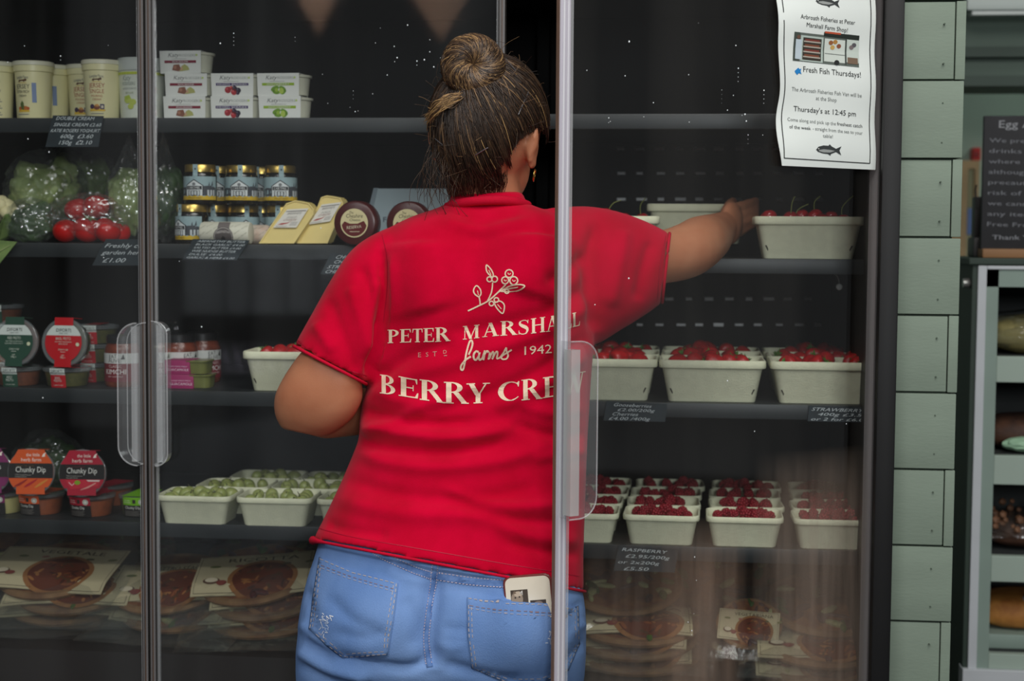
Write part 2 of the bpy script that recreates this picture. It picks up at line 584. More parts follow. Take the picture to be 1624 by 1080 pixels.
mb = MB(); obox(mb, uA + .004, uA + .019, zB + .004, zA - .012, .012, .030)
part(mb, 'grip_band', band_m, ha, 0)
# water drops left on the sheets
rd = random.Random(3)
def drops(name, parent, fn, boxes):
    mb = MB()
    for (a0, b0, a1, b1, n) in boxes:
        for k in range(n):
            p = fn(rd.uniform(a0, a1), rd.uniform(b0, b1))
            r = rd.uniform(.0005, .0013)
            mb.ball(p, r, 1, sc=(1, .7, 1.25))
            if rd.random() < .22:
                for j in range(rd.randint(1, 3)):
                    mb.ball(p - Vector((0, 0, .0065 * (j + 1))), r * .7, 1)
    o = part(mb, name, drop_m, parent)
    o['kind'] = 'stuff'
drops('water_drops', dr, lambda a, b: pxD(a, b, .0024), [(920, 25, 1220, 200, 13), (1120, 140, 1225, 215, 8), (930, 430, 1360, 700, 5), (1090, 880, 1110, 1050, 5)])
drops('water_drops', dm, lambda a, b: P(a, b, YD - .0024), [(505, 60, 690, 200, 14), (590, 20, 700, 120, 7), (330, 50, 500, 200, 3), (270, 360, 560, 560, 3)])
drops('water_drops', dl, lambda a, b: P(a, b, YD - .0024), [(5, 70, 220, 110, 4), (20, 220, 210, 300, 4), (60, 380, 210, 780, 3)])

# ---- green boarded wall beside the fridge
gb = mat('green_boards', (116, 130, 116), rough=.7, vary=.07, vscale=6, bump=.15, bscale=90, stretch=(1, 1, 3))
gb2 = mat('green_boards_edge', (74, 86, 74), rough=.8, vary=.1, vscale=8)
YW = 2.60
wx0, wx1 = XR1 + .004, P(1523, 400, YW).x
wr = MB().box((wx0, YW + .012, 0), (wx1 - .012, YW + .16, 3.0)).build('wall_right', gb2, smooth=0)
tag(wr, kind='structure')
bh = P(1470, 129, YW).z - P(1470, 254, YW).z
ztop = P(1470, 3, YW).z
for k in range(-1, 17):
    zt = ztop - k * bh; zb = max(zt - bh + .0035, 0.0)
    if zt <= .02: break
    jig = rd.uniform(-.0015, .0015)
    if k % 2 == 0:
        obj('board', MB().rbox((wx0, YW + jig, zb), (wx1 - .017, YW + .014, zt), .0015).mesh('board', [gb]), wr)
        obj('corner_block', MB().rbox((wx1 - .0155, YW - .002 + jig, zb - .001), (wx1, YW + .014, zt + .001), .0015).mesh('corner_block', [gb]), wr)
        obj('side_board', MB().rbox((wx1 - .012, YW + .016, zb), (wx1 - .001, YW + .16, zt), .0015).mesh('side_board', [gb]), wr)
    else:
        obj('board', MB().rbox((wx0, YW - .003 + jig, zb), (wx1 - .001 + jig, YW + .014, zt), .0015).mesh('board', [gb]), wr)
        obj('side_board', MB().rbox((wx1 - .012, YW + .016, zb), (wx1 - .002, YW + .16, zt), .0015).mesh('side_board', [gb]), wr)
nail = MB()
for k in range(0, 16):
    zt = ztop - k * bh
    for fz in (.28, .78):
        if zt - fz * bh > .1:
            nail.lathe([(.0014, -.0015), (.0014, .0035)], 8, axis='Y', c=(wx1 - .034, YW - .0025, zt - fz * bh))
obj('nail_heads', nail.mesh('nail_heads', [gb2]), wr)['kind'] = 'stuff'

# ---- the room seen past the wall
wall_pale = mat('pale_wall', (172, 196, 180), rough=.8, vary=.06, vscale=3)
wb = MB().box((-6, 6.0, 0), (7, 6.1, 3.4)).build('wall_back', wall_pale, smooth=0); tag(wb, kind='structure')
trim = MB().box((P(1500, 60, 4.6).x, 4.6, P(1560, 134, 4.6).z), (4.4, 4.9, 3.4)).build('trim_1', mat('header_green', (84, 100, 90), rough=.7, vary=.08, vscale=5), smooth=0); tag(trim, kind='structure')
t2 = MB().box((P(1500, 60, 4.6).x, 4.57, P(1560, 92, 4.6).z), (4.4, 4.6, P(1560, 76, 4.6).z)).build('trim_2', mat('header_green_dark', (66, 80, 72), rough=.7), smooth=0); tag(t2, kind='structure')
t3 = MB().box((P(1500, 60, 4.6).x, 4.56, P(1560, 134, 4.6).z - .008), (4.4, 4.6, P(1560, 122, 4.6).z)).build('trim_3', mat('header_green_dark', (66, 80, 72), rough=.7), smooth=0); tag(t3, kind='structure')
lp = thing('ceiling_light', 'pale batten light fitting under the green header beam', 'light', P(1575, 8, 4.5))
MB().rbox((-.075, -.03, -.018), (.2, .03, .018), .006).build('fitting', mat('fitting_white', (190, 200, 195), rough=.5), lp)
MB().rbox((-.06, -.02, -.03), (.18, .02, -.017), .004).build('diffuser', mat('fitting_diffuser', (215, 222, 218), rough=.4), lp)
a0, a1 = P(1541, 236, 5.9), P(1552, 254, 5.9)
fa = thing('fire_alarm_box', 'small red box fixed on the pale far wall beside the chalkboard', 'box', P(1547, 245, 5.97))
MB().rbox((-.014, -.03, -.024), (.014, .03, .024), .004).build('housing', mat('alarm_red', (205, 50, 45), rough=.5), fa)
MB().rbox((-.007, -.035, -.010), (.007, -.03, .010), .002).build('cover', mat('alarm_cover', (160, 35, 35), rough=.4), fa)
# doorway in the far wall
da, db = P(1527, 395, 5.95), P(1552, 268, 5.95)
dw = MB()
dw.box((da.x - .1, 5.93, 0), (da.x + .008, 5.99, db.z)).box((db.x - .016, 5.93, 0), (db.x, 5.99, db.z)).box((da.x - .1, 5.93, db.z), (db.x, 5.99, db.z + .03))
d1 = dw.build('door_1', mat('door_wood', (190, 160, 118), rough=.6, vary=.1, vscale=10), smooth=0); tag(d1, kind='structure')
obj('door_leaf', MB().box((da.x + .008, 5.96, 0), (db.x - .016, 5.985, db.z)).mesh('door_leaf', [mat('door_leaf', (196, 200, 160), rough=.6)], 0), d1)
obj('window_pane', MB().box((da.x + .014, 5.95, P(1530, 372, 5.95).z), (da.x + .034, 5.961, P(1530, 330, 5.95).z)).mesh('window_pane', [mat('pane_blue', (120, 160, 235), rough=.2)], 0), d1)
l = area('room_light', (2.6, 5.0, 3.1), (2.5, 5.4, 0), 1.2, .8, 26, (.96, 1, .95))
area('room_light', (2.2, 3.6, 3.2), (2.2, 3.9, 0), .8, .6, 9, (.96, 1, .95))

# ---- shop front behind the viewer (seen only mirrored in the door sheets)
wf = MB()
wf.box((-6, -4.6, 0), (-3.9, -4.5, 3.4)).box((2.2, -4.6, 0), (7, -4.5, 3.4))
tag(wf.build('wall_front', mat('front_wall', (44, 42, 40), rough=.8, vary=.2, vscale=3), smooth=0), kind='structure')
tag(MB().box((-6.1, -6, 0), (-6, 6.1, 3.4)).build('wall_left', mat('left_wall', (40, 38, 36), rough=.8, vary=.2, vscale=3), smooth=0), kind='structure')

def VR(px, py, y=-1.5):                     # point behind the viewer whose mirror image in the closed doors falls at this picture point
    v = P(px, py, 2 * YD - y); v.y = y; return v
st = thing('market_stand', 'pale stepped market stand behind the viewer, seen only mirrored in the door sheet', 'stand', (VR(430, 800).x, -1.75, 0))
so_ = -Vector(st.location)
pale = mat('stand_pale', (150, 156, 162), rough=.7, vary=.15, vscale=4)
pale2 = mat('stand_lilac', (206, 204, 226), rough=.6, vary=.1, vscale=6)
dark_w = mat('stand_dark', (30, 28, 27), rough=.8, vary=.2, vscale=6)
def spart(mb, n, m): return mb.build(n, m, st, so_, 0)
def vbox(mb, x0, y0, x1, y1, ya=-1.5, dep=.25):
    a, b = VR(x0, y0, ya), VR(x1, y1, ya)
    return mb.box((a.x, ya - dep, max(b.z, 0)), (b.x, ya, a.z))
for k, (a, b) in enumerate(((292, 352), (356, 395), (400, 452), (456, 500), (505, 566))):
    spart(vbox(MB(), a, 402 + 5 * (k % 2), b, 498), 'crate', pale)
spart(vbox(MB(), 285, 500, 575, 545, -1.48, .4), 'shelf_board', dark_w)
for k in range(7):
    a = 348 + 17 * k
    A, B = VR(a, 520, -1.5), VR(a + 14 + 4 * (k % 3), 592, -1.5)
    spart(MB().tube([A, B], .011, 6), 'wrapped_stick', pale2)
spart(vbox(MB(), 300, 600, 560, 690, -1.52, .2), 'panel', mat('stand_grey', (104, 108, 112), rough=.7, vary=.3, vscale=5))
A, B, C_, D_ = VR(255, 690), VR(590, 640), VR(590, 800), VR(255, 960)
spart(MB().loft([[tuple(A), tuple(B), tuple(C_), tuple(D_)], [tuple(v + Vector((0, -.1, 0))) for v in (A, B, C_, D_)]]), 'front_board', pale)
for k, q in enumerate((((452, -40), (548, -40), (505, 56)), ((632, -40), (760, -40), (700, 66)))):
    v = [VR(a, b, -1.2) for a, b in q]
    m_ = sum(v, Vector()) / 3
    t = thing('bunting_flag', ('left', 'right')[k] + ' of two brown bunting flags hanging behind the viewer, mirrored in the door', 'flag', m_)
    MB().loft([[tuple(w - m_) for w in v], [tuple(w - m_ + Vector((0, -.004, 0))) for w in v]]).build('cloth', mat('flag_brown', (150, 120, 100), rough=.8, vary=.1, vscale=12), t, smooth=0)
area('stand_fill', (-1.6, -0.75, 3.3), (-1.5, -1.7, .8), 1.6, .4, 150, (1, .98, .97))  # added fill so the stand shows up in the door reflection
# painted reflections of brown posts on the open door: streaks fading at their edges
def reflection_mat(name, rgb, amt):
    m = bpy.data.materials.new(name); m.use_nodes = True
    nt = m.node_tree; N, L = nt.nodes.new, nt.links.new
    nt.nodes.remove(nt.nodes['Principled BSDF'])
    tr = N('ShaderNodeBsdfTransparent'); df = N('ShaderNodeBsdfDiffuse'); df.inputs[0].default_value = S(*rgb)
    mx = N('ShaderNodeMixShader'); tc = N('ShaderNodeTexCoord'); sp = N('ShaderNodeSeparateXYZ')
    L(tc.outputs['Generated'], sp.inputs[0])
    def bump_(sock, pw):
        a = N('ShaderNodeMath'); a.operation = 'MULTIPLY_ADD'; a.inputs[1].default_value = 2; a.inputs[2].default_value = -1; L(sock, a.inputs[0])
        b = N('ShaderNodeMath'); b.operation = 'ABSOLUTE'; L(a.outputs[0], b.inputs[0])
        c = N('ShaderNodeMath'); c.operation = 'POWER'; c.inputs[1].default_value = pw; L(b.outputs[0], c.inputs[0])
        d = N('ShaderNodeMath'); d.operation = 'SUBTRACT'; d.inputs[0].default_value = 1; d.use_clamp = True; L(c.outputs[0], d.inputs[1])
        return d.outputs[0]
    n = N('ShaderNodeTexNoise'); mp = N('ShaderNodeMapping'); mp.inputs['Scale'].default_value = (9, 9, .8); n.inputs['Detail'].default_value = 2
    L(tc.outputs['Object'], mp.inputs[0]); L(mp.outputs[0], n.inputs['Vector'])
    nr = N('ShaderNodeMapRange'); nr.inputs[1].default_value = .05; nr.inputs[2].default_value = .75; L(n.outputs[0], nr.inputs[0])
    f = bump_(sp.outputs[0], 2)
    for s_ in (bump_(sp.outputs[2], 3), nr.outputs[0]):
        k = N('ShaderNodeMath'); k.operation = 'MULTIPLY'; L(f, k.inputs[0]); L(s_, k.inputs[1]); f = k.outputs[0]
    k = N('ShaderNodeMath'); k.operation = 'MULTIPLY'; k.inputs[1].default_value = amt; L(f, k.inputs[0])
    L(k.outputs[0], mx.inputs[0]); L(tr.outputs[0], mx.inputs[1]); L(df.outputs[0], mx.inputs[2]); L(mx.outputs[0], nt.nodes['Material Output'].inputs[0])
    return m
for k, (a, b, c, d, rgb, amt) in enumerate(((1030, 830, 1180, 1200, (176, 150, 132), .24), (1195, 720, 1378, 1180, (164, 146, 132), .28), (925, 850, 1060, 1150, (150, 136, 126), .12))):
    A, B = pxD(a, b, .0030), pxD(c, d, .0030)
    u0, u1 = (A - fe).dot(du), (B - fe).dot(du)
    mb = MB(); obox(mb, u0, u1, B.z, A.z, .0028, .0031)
    part(mb, 'painted_reflection', reflection_mat('painted_reflection_%d' % k, rgb, amt), dr, 0)
# ================================================================== goods on the shelves
def at(px, Y, z):
    py = 400.0
    for _ in range(4):
        p = P(px, py, Y)
        py -= (z - p.z) * F / Y
    return Vector((P(px, py, Y).x, Y, z))
rp = random.Random(11)
cream_c = mat('pot_cream', (232, 226, 176), rough=.35, spec=.5, vary=.03, vscale=20)
cream_l = mat('pot_lid_cream', (222, 220, 196), rough=.4)
white_c = mat('pot_white', (214, 220, 206), rough=.35, vary=.03, vscale=20)
potclear = film('pot_clear', tint=(215, 222, 220), haze=.22, gloss=0.0)
INK, NAVY, BRN, REDI, GOLD, WHT = (52, 50, 48), (40, 52, 92), (96, 62, 40), (158, 62, 42), (214, 178, 60), (232, 234, 230)

# ---- tall cream pots
def cream_pot(kind, label, loc, rz, group='cream pots on the top shelf'):
    t = thing('cream_pot', label, 'pot', loc, rz, group)
    prof = [(.0285, 0), (.030, .002), (.0335, .084), (.0338, .0865), (.0362, .0875), (.0366, .098)]
    MB().lathe(prof, 40).build('cup', cream_c, t)
    MB().lathe([(.0366, .098), (.0378, .0985), (.0378, .1045), (.0366, .1062), (.034, .1062), (.033, .1042)], 40).build('lid', cream_l, t)
    p = Pr()
    rf = lambda z: .030 + (.0335 - .030) * min(max(z, 0), .087) / .084
    if kind == 'back':
        p.rect(-.012, .030, .003, .074, (88, 112, 164)); p.text('454g', .016, .052, .0045, NAVY, width=.012)
        p.text('Longley Farm', .014, .068, .003, NAVY, width=.015)
        for k in range(9): p.rect(.006, .040 - .004 * k, .006 + .018 * (.7 + .3 * (k % 3) / 2), .0415 - .004 * k, (120, 120, 118))
    else:
        col = INK if kind == 'rich' else REDI
        p.text('Longley Farm', 0, .074, .0055, NAVY, width=.026, bend=-7)
        p.poly([(-.009, .067), (-.007, .0715), (.002, .0715), (.0085, .0735), (.010, .071), (.008, .0685), (.006, .0695), (.005, .0665), (.003, .069), (-.004, .069), (-.005, .0665), (-.007, .0685)], BRN)
        p.rect(-.008, .0655, .009, .0663, GOLD)
        p.text('JERSEY', 0, .0555, .0085, col, width=.030)
        if kind == 'rich':
            p.text('EXTRA RICH', 0, .0475, .0055, col, width=.027); p.text('CREAM', 0, .0405, .004, col, width=.016)
            p.poly([(-.011, .013), (.013, .013), (.013, .0165), (-.008, .0185)], GOLD)
            p.poly([(-.004, .017), (-.005, .028), (-.001, .034), (.002, .030), (.004, .020), (.002, .016)], (86, 104, 50))
            p.disc(-.006, .0195, .0035, (186, 92, 44)); p.disc(.006, .020, .004, (190, 110, 50)); p.disc(.0105, .0195, .003, (176, 80, 40))
        else:
            p.text('SINGLE', 0, .0455, .0075, col, width=.027); p.text('POURING', 0, .0385, .0042, col, width=.021); p.text('CREAM', 0, .0325, .0038, col, width=.016)
            p.poly([(-.014, .013), (.014, .013), (.016, .016), (-.013, .0185)], GOLD)
            p.disc(-.009, .0215, .0045, (60, 44, 70)); p.disc(0, .020, .006, (120, 66, 38), ry=.0045); p.disc(0, .0235, .004, (206, 150, 80), ry=.0025)
            p.rect(.006, .0165, .0135, .026, (48, 44, 84)); p.rect(.0078, .0185, .0118, .0235, (200, 190, 170), layer=1)
        p.rect(-.012, .008, .012, .0095, (130, 130, 126))
        if kind == 'rich': p.rect(.0185, .030, .0265, .066, (120, 138, 172))
    p.build('printed_label', t, wrap(rf), maxlen=.008)
    return t
z = ZL[0]
cream_pot('back', 'cream coloured pot cut by the left picture edge, blue panel of small print facing out', at(-6, 2.835, z), 0)
cream_pot('rich', 'cream pot reading JERSEY in dark letters, in front', at(54, 2.83, z), -.28)
cream_pot('rich', 'cream pot with dark JERSEY print, half hidden behind its neighbour', at(84, 2.895, z), -.20)
cream_pot('single', 'cream pot with red JERSEY SINGLE print, half hidden behind another', at(138, 2.89, z), .02)
cream_pot('single', 'cream pot reading JERSEY SINGLE POURING CREAM in red, in front', at(163, 2.815, z), .02)
# ---- large yoghurt tub
t = thing('yoghurt_tub', 'large white yoghurt tub with a yellow-green band under its pale lid', 'tub', at(226, 2.83, z), -.25)
MB().lathe([(.037, 0), (.039, .002), (.0425, .086)], 40).build('cup', white_c, t)
MB().lathe([(.0425, .086), (.0445, .088), (.0445, .108), (.043, .1105), (.036, .1108), (.035, .109)], 40).build('lid', mat('lid_frosted', (196, 202, 196), rough=.35), t)
p = Pr(); rf = lambda z: .0395 + .003 * z / .086
for k in range(16):
    p.rect(-.13 + k * .0163, .0795, -.13 + (k + 1) * .0163, .0845, (188, 200, 70))
p.text('Katy', -.006, .069, .0095, (150, 160, 150), shear=.25, width=.018)
p.text('RODGERS', -.002, .0605, .006, (140, 150, 140), width=.028)
p.text('ARTISAN YOGHURT', 0, .053, .0032, (150, 156, 150), width=.03); p.text('BIO LIVE', 0, .045, .0036, (150, 160, 120), width=.016)
for a, b, rr in ((-.004, .034, .008), (.006, .030, .007), (.002, .022, .006)): p.disc(a, b, rr, (186, 200, 92), ry=rr * .8)
p.poly([(-.012, .04), (.0, .043), (.003, .037), (-.008, .034)], (170, 190, 70), layer=1)
p.text('150 g', .03, .03, .004, (150, 156, 150), width=.012)
for k in range(5): p.rect(.026, .062 - .004 * k, .045, .0633 - .004 * k, (170, 175, 168))
p.build('printed_label', t, wrap(rf), maxlen=.010, base=.0006)

# ---- carton-sleeved yoghurt pots
card = mat('sleeve_card', (226, 228, 222), rough=.6, vary=.02, vscale=30)
def carton(flavour, label, loc, rz=0.0, side=1):
    t = thing('yoghurt_carton', label, 'carton', loc, rz, 'carton sleeved yoghurts on the top shelf')
    w, wt, h, d = .0765, .0785, .0405, .056
    mb = MB()   # tapered open sleeve: front, top, back
    th = .0007
    rings = []
    for e in (0, th):
        rings.append([(-w / 2 + e, -d / 2, 0), (w / 2 - e, -d / 2, 0), (wt / 2 - e, -d / 2 - .003, h), (-wt / 2 + e, -d / 2 - .003, h)])
    mb.loft([[(-w / 2, -d / 2, 0), (w / 2, -d / 2, 0), (wt / 2, -d / 2 - .002, h - .001), (-wt / 2, -d / 2 - .002, h - .001)],
             [(-w / 2, -d / 2 + th, 0), (w / 2, -d / 2 + th, 0), (wt / 2, -d / 2 + th - .002, h - .001), (-wt / 2, -d / 2 + th - .002, h - .001)]])
    mb.loft([[(-wt / 2, -d / 2 - .002, h - .0012), (wt / 2, -d / 2 - .002, h - .0012), (wt / 2, d / 2, h - .0012), (-wt / 2, d / 2, h - .0012)],
             [(-wt / 2, -d / 2 - .002, h), (wt / 2, -d / 2 - .002, h), (wt / 2, d / 2, h), (-wt / 2, d / 2, h)]])
    mb.box((-w / 2, d / 2 - th, 0), (w / 2, d / 2, h - .001))
    mb.box((-w / 2, -d / 2, 0), (w / 2, d / 2, th))
    mb.build('sleeve', card, t, smooth=0)
    pt = MB()
    cx = .012 * side
    pt.lathe([(.027, .0025), (.0275, .004), (.0305, .0335), (.0335, .0345), (.034, .0385), (.031, .039)], 36, c=(cx + .006 * side, .004, 0))
    pt.build('pot', mat('yoghurt_pot', (206, 206, 186), rough=.3, spec=.6, vary=.06, vscale=30), t)
    p = Pr()
    bar, lab = {'RHUBARB': ((128, 30, 52), 'RHUBARB'), 'MIXED BERRIES': ((66, 44, 104), 'MIXED BERRIES'), 'GOOSEBERRY': ((146, 178, 44), 'GOOSEBERRY')}[flavour]
    p.text('Katy', -.013, .0295, .0075, (96, 100, 98), shear=.3, width=.020)
    p.text('RODGERS', .014, .0300, .0048, (150, 156, 150), width=.030)
    p.disc(.031, .0325, .002, (186, 206, 120))
    p.rect(-.016, .0255, .012, .0262, (150, 155, 150))
    p.rect(-.030, .0185, .030, .0232, bar); p.text(lab, 0, .0195, .0028, (226, 226, 222), layer=1, width=.0042 * len(lab))
    if flavour == 'RHUBARB':
        p.poly([(-.016, .006), (-.013, .0155), (-.002, .0165), (.001, .008), (-.003, .0035)], (136, 88, 70)); p.disc(-.010, .011, .003, (170, 120, 98), layer=1)
        p.poly([(-.002, .0035), (.002, .013), (.008, .0165), (.015, .012), (.017, .006), (.006, .0045)], (176, 176, 108)); p.poly([(-.001, .006), (.003, .013), (.005, .006)], (198, 160, 128), layer=1)
    elif flavour == 'MIXED BERRIES':
        for a, b, r, c in ((-.008, .011, .006, (160, 44, 52)), (.003, .007, .0055, (172, 52, 58)), (.004, .0135, .005, (58, 44, 60)), (.011, .010, .005, (48, 40, 58)), (-.002, .0145, .0035, (186, 70, 70)), (.010, .0055, .0035, (70, 50, 72))):
            p.disc(a, b, r, c); p.disc(a - r * .3, b + r * .3, r * .35, tuple(min(255, q + 40) for q in c), layer=1)
    else:
        for a, b, rr, r in ((-.006, .013, .008, .4), (.008, .013, .007, -.5), (-.004, .007, .007, -.2), (.010, .007, .006, .7)):
            p.disc(a, b, rr, (110, 152, 44), ry=rr * .55, rot=r)
        p.disc(.006, .009, .0045, (172, 196, 84), layer=1, ry=.0055); p.disc(-.003, .0105, .0035, (150, 182, 66), layer=1)
    p.build('printed_front', t, lambda a, b, o: (a, -d / 2 - .002 * b / h - o, b))
    return t
y0 = 2.825
for flav, items in (('RHUBARB', (('rhubarb yoghurt carton at the bottom of the stack of three', 300.5, 0, 0), ('rhubarb yoghurt carton in the middle of the stack of three', 303, 1, .0), ('rhubarb yoghurt carton on top of the stack of three', 295.5, 2, -.06))),
                    ('MIXED BERRIES', (('purple banded mixed berries carton at the bottom of its pair', 375, 0, 0), ('purple banded mixed berries carton on top of its pair', 375.5, 1, .0))),
                    ('GOOSEBERRY', (('green banded gooseberry carton at the bottom of its pair', 451, 0, -.04), ('green banded gooseberry carton on top of its pair', 449, 1, -.06)))):
    for lab, px, k, rz in items:
        q = carton(flav, 'white ' + lab, at(px, y0, z + .0408 * k), rz, 1)

# ---- slate price tags
slate = mat('tag_slate', (28, 40, 46), rough=.6, vary=.25, vscale=40)
CH = (196, 204, 206)
def price_tag(label, c, lines, loc_px=None, size=None, tilt=-.12, group='slate price tags on the shelf rails', dim=1.0, ink_=None, skew=.0):
    """c = four picture corners (tl, tr, br, bl) on the rail plane"""
    Yt = YS - .010
    q = [P(a, b, Yt) for a, b in c]
    mid = sum(q, Vector()) / 4
    t = thing('price_tag', label, 'sign', mid, 0, group)
    loc4 = [v - mid for v in q]
    MB().loft([[tuple(v) for v in loc4], [tuple(v + Vector((0, .0022, 0))) for v in loc4]]).build('slate', slate, t, smooth=0)
    pr = Pr()
    for (s, u, v, hh, wd) in lines:
        pr.text(s, u, v, hh, ink_ or CH, al='l', width=wd, shear=.15)
    def mp(u, v, o):
        a = loc4[3].lerp(loc4[2], u); b = loc4[0].lerp(loc4[1], u)
        r = a.lerp(b, v); return (r.x, r.y - o, r.z)
    pr.build('chalk_writing', t, mp, base=.0005)
    return t
price_tag('slate price tag for double and single cream on the top rail', [(84, 183), (164, 184), (156, 233), (72, 233)],
          [('DOUBLE CREAM', .08, .86, .11, .74), ('SINGLE CREAM £2.60', .06, .66, .11, .92), ('KATIE ROGERS YOGHURT', .03, .47, .11, .94), ('600g  £3.60', .24, .28, .13, .62), ('150g  £2.10', .24, .08, .13, .62)])
price_tag('slate price tag reading freshly garden herbs on the second rail', [(168, 379), (246, 380), (230, 421), (146, 421)],
          [('Freshly cut', .06, .68, .16, .80), ('garden herbs', .07, .42, .16, .86), ('£1.00', .16, .12, .17, .42)])
price_tag('slate price tag crowded with butter prices on the second rail', [(306, 379), (396, 381), (375, 413), (290, 411)],
          [('ABERNETHY BUTTER', .10, .86, .10, .84), ('BLACK GARLIC £4.00', .10, .70, .10, .86), ('SALTED BUTTER £4.00', .09, .54, .10, .84), ('WEE NUDGE BUTTER', .08, .37, .11, .80), ('DULSE  £4.00', .07, .21, .10, .60), ('GARLIC & HERB £4.00', .05, .05, .10, .88)])
price_tag('slate price tag about cheddar half hidden by the red sleeve', [(525, 401), (612, 403), (600, 436), (508, 435)],
          [('CHORIZO', .12, .74, .17, .5), ('CHEDDAR £5.20', .13, .52, .16, .8), ('STRONG', .06, .28, .16, .5), ('CHEDDAR £4.80', .06, .06, .16, .8)])
price_tag('slate price tag for gooseberries on the right middle rail', [(962, 636), (1058, 641), (1055, 669), (957, 667)],
          [('Gooseberries', .12, .76, .18, .62), ('£2.00/200g', .2, .52, .16, .6), ('Cherries', .12, .28, .18, .42), ('£4.00 /400g', .08, .05, .17, .66)])
price_tag('slate price tag for strawberries at the right end of the middle rail', [(1283, 643), (1384, 647), (1382, 670), (1281, 668)],
          [('STRAWBERRY', .04, .68, .22, .80), ('400g £3.50', .14, .38, .2, .78), ('or 2 for £6.00', .04, .06, .2, .9)])
price_tag('slate price tag for raspberries on the lower right rail', [(981, 865), (1076, 872), (1070, 908), (973, 905)],
          [('RASPBERRY', .07, .80, .13, .74), ('£2.95/200g', .15, .55, .14, .72), ('or 2x200g', .04, .30, .13, .68), ('£5.50', .16, .04, .14, .40)])

# ---- bagged greens, tomatoes, cauliflower on the second shelf
bagfilm = film('bag_film', tint=(225, 232, 228), haze=.035, gloss=.10, bump=.9, bscale=55)
def crumple(seed, amp=.16):
    o = Vector((seed * 3.1, seed * 1.7, seed))
    def f(p):
        n = noise.ridged_multi_fractal(p * 2.0 + o, .8, 2.2, 5, 1.0, 2.0)
        return p * (1 + amp * (n - 1.1) * .5)
    return f
def leafy(seed, amp=.22):
    o = Vector((seed, seed * 2.3, 0))
    def f(p):
        n = noise.fractal(p * 2.4 + o, 1.0, 2.0, 4)
        return p * (1 + amp * n)
    return f
def bag_mesh(c, r, sc, seed, neck=None, amp=.2):
    def f(p):
        q = crumple(seed, amp)(p)
        if neck and p.z > .35:       # gathered neck
            k = (p.z - .35) / .65
            q = Vector((q.x * (1 - .75 * k) + neck[0] * k, q.y * (1 - .75 * k), q.z * (1 + neck[1] * k)))
        return q
    return MB().ball(c, r, 5, sc=sc, fn=f)
green_m = mat('leaf_green', (64, 96, 44), rough=.5, rgb2=(128, 150, 82), vscale=22, bump=.5, bscale=90)
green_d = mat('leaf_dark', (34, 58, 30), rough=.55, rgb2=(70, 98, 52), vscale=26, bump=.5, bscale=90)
green_p = mat('leaf_pale', (116, 136, 70), rough=.5, rgb2=(160, 176, 116), vscale=22, bump=.5, bscale=90)
cauli_m = mat('cauliflower', (214, 206, 160), rough=.8, vary=.08, vscale=40, bump=.6, bscale=160)
z2 = ZL[1]
def veg_bag(label, kind, px, py, Y, r, sc, seed, m, neck=None):
    c = P(px, py, Y)
    c.z = max(c.z, z2 + r * sc[2] * .93)
    t = thing('bagged_greens', label, 'vegetable', (c.x, c.y, z2), 0)
    h = c.z - z2
    mb = MB().ball((0, 0, h - .008), r * .84, 4, sc=(sc[0], sc[1], sc[2] * .86), fn=leafy(seed))
    for k in range(9):   # loose outer leaves
        a = rp.uniform(0, 2 * pi); u = Vector((cos(a) * r * sc[0] * .5, sin(a) * r * sc[1] * .5, h + r * sc[2] * rp.uniform(0, .45)))
        mb.ball(u, r * .34, 2, sc=(1, .5, 1.1), fn=leafy(seed + k, .35))
    mb.build('leaves', m, t, smooth=60)
    bag_mesh((0, 0, h), r, sc, seed, neck).build('bag', bagfilm, t, smooth=0)
    return t
veg_bag('large pale lettuce in a crinkled clear bag beside the cauliflower', 'l', 72, 300, 2.93, .074, (1.05, .9, 1.0), 3, green_p)
veg_bag('green lettuce in a clear bag standing behind the tomatoes', 'l', 125, 285, 3.03, .07, (1.05, .8, 1.1), 9, green_m)
veg_bag('dark bagged greens low beside the bag of tomatoes', 'l', 48, 352, 2.86, .048, (1.1, .8, .9), 5, green_d)
veg_bag('tall bag of pale greens with a gathered neck behind the door edge', 'l', 204, 312, 2.90, .058, (.72, .7, 1.45), 7, green_p, (.05, .35))
veg_bag('tall bag of dark green leaves left of the mustard jars', 'l', 262, 312, 2.90, .056, (.62, .7, 1.5), 8, green_d, (-.1, .4))
# cauliflower
c = at(-6, 2.86, z2)
t = thing('cauliflower', 'creamy cauliflower cut by the left picture edge with green leaves below', 'vegetable', c)
mb = MB()
for k in range(40):
    a = rp.uniform(0, 2 * pi); e = rp.uniform(.0, 1.3)
    mb.ball((.032 * cos(a) * cos(e), .032 * sin(a) * cos(e), .048 + .03 * sin(e)), .0125, 2, fn=leafy(k, .16))
mb.build('curd', cauli_m, t, smooth=180)
mb = MB()
for k in range(9):
    a = 2 * pi * k / 9
    pts = [(r_ * cos(a + d_), r_ * sin(a + d_), z_) for r_, d_, z_ in ((.014, -.3, .004), (.04, -.42, .022), (.046, -.1, .052), (.046, .1, .054), (.04, .42, .022), (.014, .3, .004))]
    mb.add(pts + [(x * 1.05, y * 1.05, zz - .002) for x, y, zz in pts], [(0, 1, 2, 3, 4, 5), (11, 10, 9, 8, 7, 6)] + [(i, (i + 1) % 6, 6 + (i + 1) % 6, 6 + i) for i in range(6)])
mb.build('leaves', green_m, t, smooth=0)
t = thing('cabbage_leaf', 'loose green leaf hanging over the second rail at the left edge', 'leaf', P(6, 392, YS - .012))
mb = MB()
for e in (0, .002):
    pass
pts = [(-.03, 0, .014), (.028, -.006, .010), (.012, -.012, -.012), (-.006, -.014, -.034), (-.03, -.012, -.03)]
mb.loft([pts, [(x, y + .0025, zz) for x, y, zz in pts]]).build('blade', green_m, t)
